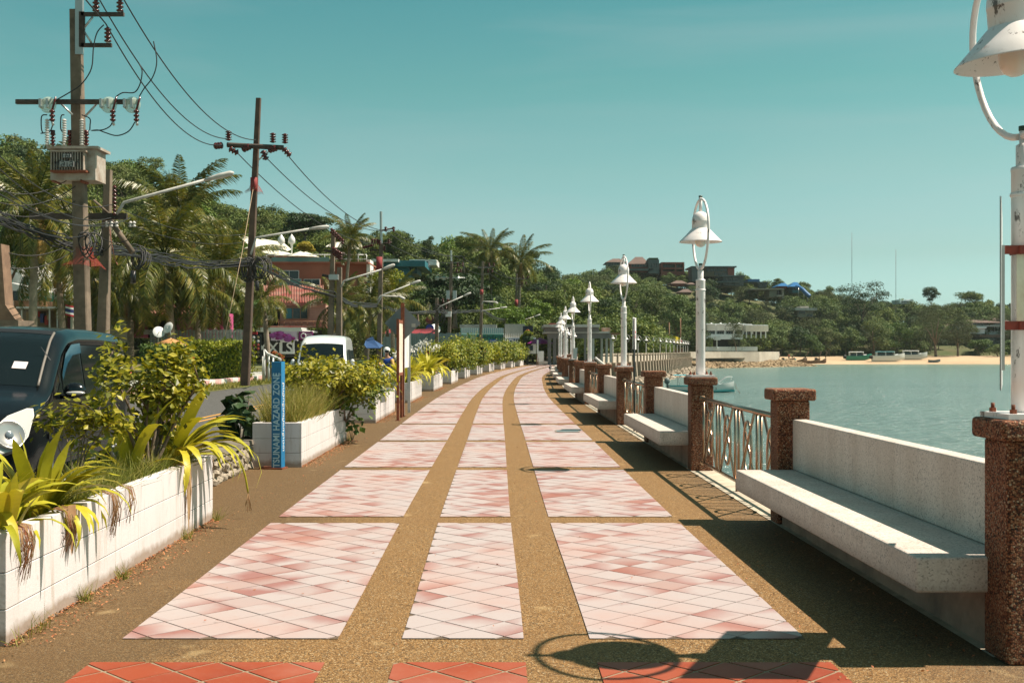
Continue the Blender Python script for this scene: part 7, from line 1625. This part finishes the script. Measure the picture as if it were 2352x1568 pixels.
for i in range(5):
    a = 1624+i*21; m = MB(); v = [P(a, 759, z-.1), P(a+20.2, 759, z-.1), P(a+19.6, 744, z-1.4), P(a+.6, 744, z-1.4)]; v += [p+Vector((0, 1.2, 0)) for p in v]; m.add(v, [(0, 1, 2, 3), (7, 6, 5, 4), (0, 4, 5, 1), (1, 5, 6, 2), (2, 6, 7, 3), (3, 7, 4, 0)]); part(m, 'parapet_panel', M_HWHT, e); add(e, 'window_pier', M_HWHT, a+19, 759, a+22, 767, z-.05, .8)
for i in range(9):
    a = 1713+i*5.8; m = MB(); v = [P(a, 761, z-1.1), P(a+5.6, 761, z-1.1), P(a+5.4, 747, z-2.6), P(a+.2, 747, z-2.6)]; v += [p+Vector((0, 1.4, 0)) for p in v]; m.add(v, [(0, 1, 2, 3), (7, 6, 5, 4), (0, 4, 5, 1), (1, 5, 6, 2), (2, 6, 7, 3), (3, 7, 4, 0)]); part(m, 'parapet_panel', M_HWHT, e)
for i in range(5): window(e, 1626+i*21, 760, 1640+i*21, 766, z+.9, 2, M_HWHT); add(e, 'column', M_HWHT, 1714+i*11, 761, 1716+i*11, 776, z-1, .5)
for i in range(4): o = part(MB().ball(P(1634+i*21, 743.5, z+5), .3, .3, .3, 8, 5), 'roof_vent', M_HWHT, e)
far_bld('pair of white houses with grey brown roofs at the far right', 2240, 750, 372, [('wall', M_HWHT, 2202, 744, 2262, 766, 0, 10), ('wall', M_HWHT, 2245, 740, 2310, 768, 3, 8), ('balcony', M_HWHT, 2225, 750, 2266, 754, -1, 2), ('lower_roof', M_HROOF, 2180, 757, 2225, 768, -4, 8), ('balcony', M_HWHT, 2262, 746, 2310, 750, 1, 3)], [(2206, 752, 2222, 758, 2, -.1), (2268, 752, 2300, 760, 4, 2.9)], [(2196, 2270, 735, 746, 14), (2240, 2330, 730, 741, 16)])
far_bld('low roofed building below the pair of white houses', 2290, 785, 362, [('wall', M_HGRY, 2255, 774, 2340, 800, 0, 8), ('roof_slab', M_HROOF, 2250, 768, 2345, 774, -1, 10)], [(2262, 776, 2330, 782, 8, -.1)])
M_MAST = flat('mast_grey', (.16, .17, .17), .7)
for (x, y0, y1, z, lab) in ((1956.6, 534, 668, 430, 'tall lattice radio mast on the ridge, left'), (2057.7, 573, 760, 400, 'slimmer radio mast rising from the trees, right')):
    a = P(x, y1, z); b = P(x, y0, z); e = empty('radio_mast', a, 0, lab, 'mast'); h = b.z-a.z; r = .10; k = MB()
    for i in range(3): t = 2*PI*i/3; k.tube([(r*math.cos(t), r*math.sin(t), 0), (r*math.cos(t), r*math.sin(t), h)], .028, 4)
    k.build('legs', M_MAST, e); k = MB()
    for i in range(int(h/.8)): t0 = 2*PI*(i % 3)/3; t1 = 2*PI*((i+1) % 3)/3; k.tube([(r*math.cos(t0), r*math.sin(t0), i*.8), (r*math.cos(t1), r*math.sin(t1), i*.8+.8)], .015, 3, caps=False)
    k.build('lattice', M_MAST, e)
# ---- things around the far sea wall
e = empty('wall_panel', P(1450, 790, 205), 0, 'grey slanted concrete gable behind the white lamp posts', 'wall'); m = MB(); v = [P(1431, 811, 205), P(1448, 811, 205), P(1448, 782, 205), P(1436, 786, 205)]; v += [p+Vector((0, 3, 0)) for p in v]; m.add(v, [(0, 1, 2, 3), (7, 6, 5, 4), (0, 4, 5, 1), (1, 5, 6, 2), (2, 6, 7, 3), (3, 7, 4, 0)]); part(m, 'slab', M_CONC, e)
e = empty('sign', P(1425, 790, 175), 0, 'light blue two tiered sign beside the third lamp', 'sign'); add(e, 'panel', flat('sky_blue_sign', (.02, .28, .40), .5), 1417, 746, 1436, 753, 175, .2); add(e, 'panel', flat('sky_blue_sign', (.02, .28, .40), .5), 1414, 754, 1433, 762, 175, .2); add(e, 'mast', M_GALV, 1424, 762, 1425, 800, 175, .1)
flag('small striped flag above the curved sea wall', 1500, 777, 0, 240, 2.6, 1.3, 815, TH5, -1); flag('small yellow flag above the curved sea wall', 1563, 775, 0, 245, 1.6, 1.4, 815, [(0, 1, flat('flag_yellow', (.6, .45, .02), .7))], -1)
for i, (x, y0) in enumerate(((1430, 716), (1537, 740), (1563, 730))): a = P(x, 812, 246); b = P(x, y0, 246); e = empty('thin_mast', a, 0, 'thin pole among the sea wall trees, %s of three' % ['left', 'middle', 'right'][i], 'mast'); MB().tube([(0, 0, 0), (0, 0, b.z-a.z)], .12, 6).build('shaft', M_WOOD, e); MB().tube([(0, 0, (b.z-a.z)*.30), (0, 0, (b.z-a.z)*.38)], .35, 6).build('red_cloth', M_REDC, e)
for i, (x, w_, mt) in enumerate(((1408, 14, M_STEELW), (1428, 12, M_STEELW), (1445, 20, flat('blue_tarpaulin', (.025, .07, .18), .5)), (1482, 16, M_STEELW))):
    z = 170+i*8; e = empty('market_umbrella', P(x, 815, z), 0, ['white stall awning just beyond the pavilion', 'second white stall awning beyond the pavilion', 'dark blue stall cover near the third lamp', 'white stall awning right of the narrow banner'][i], 'awning'); c = P(x, 803, z)-e.location; r = w_*z/FPX/2; MB().lathe([(0, c.z+.5), (r, c.z), (r, c.z-.1), (0, c.z+.35)], n=8, smooth=False).build('cover', mt, e); MB().tube([(0, 0, 0), (0, 0, c.z+.4)], .05, 5).build('pole', M_STEELW, e)
e = empty('wall', P(1530, 810, 262), 0, 'low brown brick wall behind the sea wall lamps', 'wall'); add(e, 'wall', paint('brown_brick', (.20, .09, .06), (.12, .06, .04), .85, 1), 1512, 800, 1568, 815, 262, .5)
# ---- boats
def hull(L, Wd, H, bow, sheer=.5, n=14, stern=.8, keel=.12):
    rows = []
    for i in range(n+1):
        t = i/n; w = Wd/2*(stern+(1-stern)*math.sin(min(t*2.2, PI/2)))*(1 if t < .5 else math.sqrt(max(0, 1-((t-.5)/.5)**2.2))); zt = H+bow*max(0, (t-.35)/.65)**2.4+sheer*.15*(1-t)**2; zb = keel*max(0, (t-.6)/.4)**2*H*4; x = t*L+(.06*L*max(0, (t-.8)/.2)**2)
        rows.append([(x, -w, zt), (x, -w*.92, zb+(zt-zb)*.45), (x, -w*.5, zb+.05), (x, 0, zb), (x, w*.5, zb+.05), (x, w*.92, zb+(zt-zb)*.45), (x, w, zt)])
    m = MB(); k = 7; m.add([v for r in rows for v in r], [(i*k+j, (i+1)*k+j, (i+1)*k+j+1, i*k+j+1) for i in range(n) for j in range(k-1)], True); m.add(rows[0], [tuple(range(7))])
    dk = MB(); dk.add([(r[0][0], r[0][1]*.93, r[0][2]-.18) for r in rows]+[(r[6][0], r[6][1]*.93, r[6][2]-.18) for r in rows], [(i, i+1, n+2+i, n+1+i) for i in range(n)]); return m, dk
def sand_h(z): return lerp_tab([(320, -2.14), (329, -1.35), (344, -.35)], z)
def boat(label, x0, x1, yw, z, H, bow, hmat, dmat, extra=None, cat_='boat', sink=.1, group=None, name='boat', stripe=None):
    a = P(x0, yw, z); b = P(x1, yw, z); L = (b.x-a.x)/1.06; e = empty(name, (a.x, z, sand_h(z)-.05 if z > 310 else a.z-sink), 0, label, cat_, group); m, dk = hull(L, max(1.2, L*.23), H, bow); m.build('hull', hmat, e); dk.build('deck', dmat, e)
    if extra: extra(e, L, H)
    return e
M_BWHT = flat('boat_white', (.60, .62, .60), .35); M_BTEAL = flat('boat_teal', (.02, .30, .32), .4); M_BGRN = flat('boat_green', (.01, .20, .14), .4); M_BWOOD = paint('boat_wood', (.17, .10, .06), (.08, .05, .035), .8, .8)
def near_boat(e, L, H):
    MB().b2(L*.08, -.62, 1.55, L*.60, .62, 1.60).build('canopy', flat('canopy_cyan', (.05, .42, .55), .5), e, bevel=.02)
    for x in (.16, .50):
        for y in (-.5, .5): MB().tube([(L*x, y, H-.1), (L*x, y, 1.55)], .025, 6).build('canopy_post', M_STEELW, e)
    m = MB(); m.tube(smooth([Vector((L*.78, -.3, H+.15)), Vector((L*.92, -.18, H+.75)), Vector((L*1.03, 0, H+.80)), Vector((L*.92, .18, H+.75)), Vector((L*.78, .3, H+.15))]), .03, 6); m.tube([(L*1.02, 0, H+.78), (L*1.0, 0, H+.25)], .02, 5); m.build('bow_rail', M_STEELW, e)
    MB().box(L*.80, 0, H+.12, L*.22, .8, .18, top=.7).build('fore_hatch', M_BWHT, e, bevel=.03); m = MB(); m.ball((-.15, 0, H+.45), .26, .2, .30); m.box(-.12, 0, H, .16, .14, .9); m.build('outboard_motor', flat('outboard_grey', (.10, .13, .13), .4), e)
    for s in (-1, 1): MB().tube([(0, s*L*.115, H+.0), (L*.5, s*L*.115, H+.0), (L*.8, s*L*.085, H+.14)], .045, 6).build('rubbing_strake', M_BTEAL, e)
    text('W 3', .34, M_TDK, e, (L*.70, -.66, H*.62), (R(80), 0, R(6)), sx=1.1)
nbt = boat('small white motor boat with cyan canopy moored behind the railing', 1536, 1686, 899, 103, .62, .42, M_BWHT, M_BTEAL, near_boat, sink=.12)
q = MB(); m_, _ = hull(5.5, 1.26, .62*.30, .10); m_.build('waterline_band', M_BTEAL, nbt); 
o = MB().tube([P(1688, 880, 103), P(1692, 892, 102), P(1700, 903, 101)], .02, 5).build('mooring_rope', M_BWOOD); tag(o, 'mooring rope dropping from the bow of the small white boat', 'rope')
def lt(e, L, H): 
    m = MB(); m.tube(smooth([Vector((L*.96, 0, H+.9)), Vector((L*1.06, 0, H+1.8)), Vector((L*1.12, 0, H+2.6))]), [.16]*10+[.06], 6); m.build('raised_prow', M_BWOOD, e); 
    for x in (.25, .55): MB().box(L*x, 0, H, .2, L*.18, .1).build('thwart', M_BWOOD, e)
    m = MB(); m.box(-.2, 0, H+.6, .7, .5, .5); m.tube([(-.2, 0, H+.5), (-2.2, 0, -.1)], .06, 5); m.build('long_tail_engine', M_BLACK, e)
for i, (x0, x1, yw) in enumerate(((1750, 1826, 840), (1800, 1854, 838), (1850, 1884, 837), (1876, 1898, 836))):
    boat('wooden long tail boat drawn up at the waterline, %s from the left' % ORD[i].replace('nearest', 'first'), x0, x1, yw, 317+i, .9, .9, M_BWOOD, M_BWOOD, lt, 'boat', .0, 'long tail boats on the beach', 'long_tail_boat')
def sp(roofm):
    def f(e, L, H):
        MB().box(L*.42, 0, H+1.15, L*.62, L*.18, .2, top=.9).build('canopy', roofm, e, bevel=.08); MB().box(L*.42, 0, H+.4, L*.5, L*.16, .7, top=.92).build('cabin_glass', M_GLASSD, e)
        for x in (.14, .42, .70): MB().box(L*x, 0, H+.55, .16, L*.165, 1.05).build('cabin_post', M_BWHT, e)
        MB().box(L*.80, 0, H+.25, L*.16, L*.14, .5, top=.5).build('fore_deck', M_BWHT, e); m = MB()
        for y in (-.6, .6): m.ball((-.3, y, H*.8), .35, .28, .55)
        m.build('outboard_motors', M_BLACK, e)
    return f
boat('green hulled speedboat with white canopy on the sand', 1943, 2002, 831, 330, 1.3, .7, M_BGRN, M_BWHT, sp(M_BWHT), 'boat', .1, None, 'speedboat')
boat('white speedboat with teal canopy on the sand', 2003, 2078, 834, 326, 1.7, .8, M_BWHT, M_BWHT, sp(flat('teal_canopy', (.04, .22, .24), .4)), 'boat', .1, None, 'speedboat')
boat('white speedboat with long white canopy, rightmost of the three', 2066, 2130, 832, 332, 1.5, .9, flat('boat_pale', (.45, .50, .50), .4), M_BWHT, sp(M_BWHT), 'boat', .1, None, 'speedboat')
boat('small dinghy with an outboard right of the speedboats', 2133, 2160, 832, 324, .7, .3, flat('dinghy_blue', (.08, .12, .15), .5), M_BWHT, None, 'boat', .1, None, 'dinghy')
def canoe(label, x0, x1, y, z, mt): 
    a = P(x0, y, z); b = P(x1, y, z); L = b.x-a.x; e = empty('kayak', (a.x, z, a.z), .1, label, 'kayak'); m, d_ = hull(L, .8, .4, .2); m.build('hull', mt, e); d_.build('deck', mt, e)
canoe('bright orange kayak lying under the trees', 1756, 1772, 824, 336, flat('orange_kayak', (.60, .20, .02), .4)); canoe('turquoise boat pulled up behind the long tail boats', 1800, 1828, 828, 328, flat('turquoise_boat', (.05, .35, .40), .4)); canoe('yellow kayak beside the orange one', 1748, 1758, 822, 338, flat('yellow_kayak', (.55, .42, .04), .4))
for i, (x, y, z, c) in enumerate(((1824, 840, 316, (.40, .12, .08)), (1876, 836, 322, (.35, .06, .15)), (1790, 824, 338, (.5, .35, .35)), (1812, 826, 334, (.4, .08, .05)))):
    a = P(x, y, z); e = empty('person', a, i, ['person in red top wading beside the long tail boats', 'person in pink standing among the boat prows', 'person in pale clothes under the beach trees', 'person in orange sitting place by the turquoise boat'][i], 'person'); person(e, 'stand', flat('top_%d' % i, c, .8))

# ---- air: thin even haze over the bay, a closed box round camera and scene
hz_ = MB().b2(-3100, -450, -8, 5100, 4100, 62).build('haze', None); hz_.data.materials.clear()
hm = bpy.data.materials.new('haze'); hm.use_nodes = True; hm.node_tree.nodes.clear(); vo = hm.node_tree.nodes.new('ShaderNodeVolumePrincipled'); ho = hm.node_tree.nodes.new('ShaderNodeOutputMaterial')
vo.inputs['Color'].default_value = (.80, .92, .88, 1); vo.inputs['Density'].default_value = .00008; vo.inputs['Anisotropy'].default_value = .2; hm.node_tree.links.new(vo.outputs[0], ho.inputs['Volume']); hz_.data.materials.append(hm); hz_['kind'] = 'stuff'; hz_['label'] = 'thin haze in the air over the bay and hills'
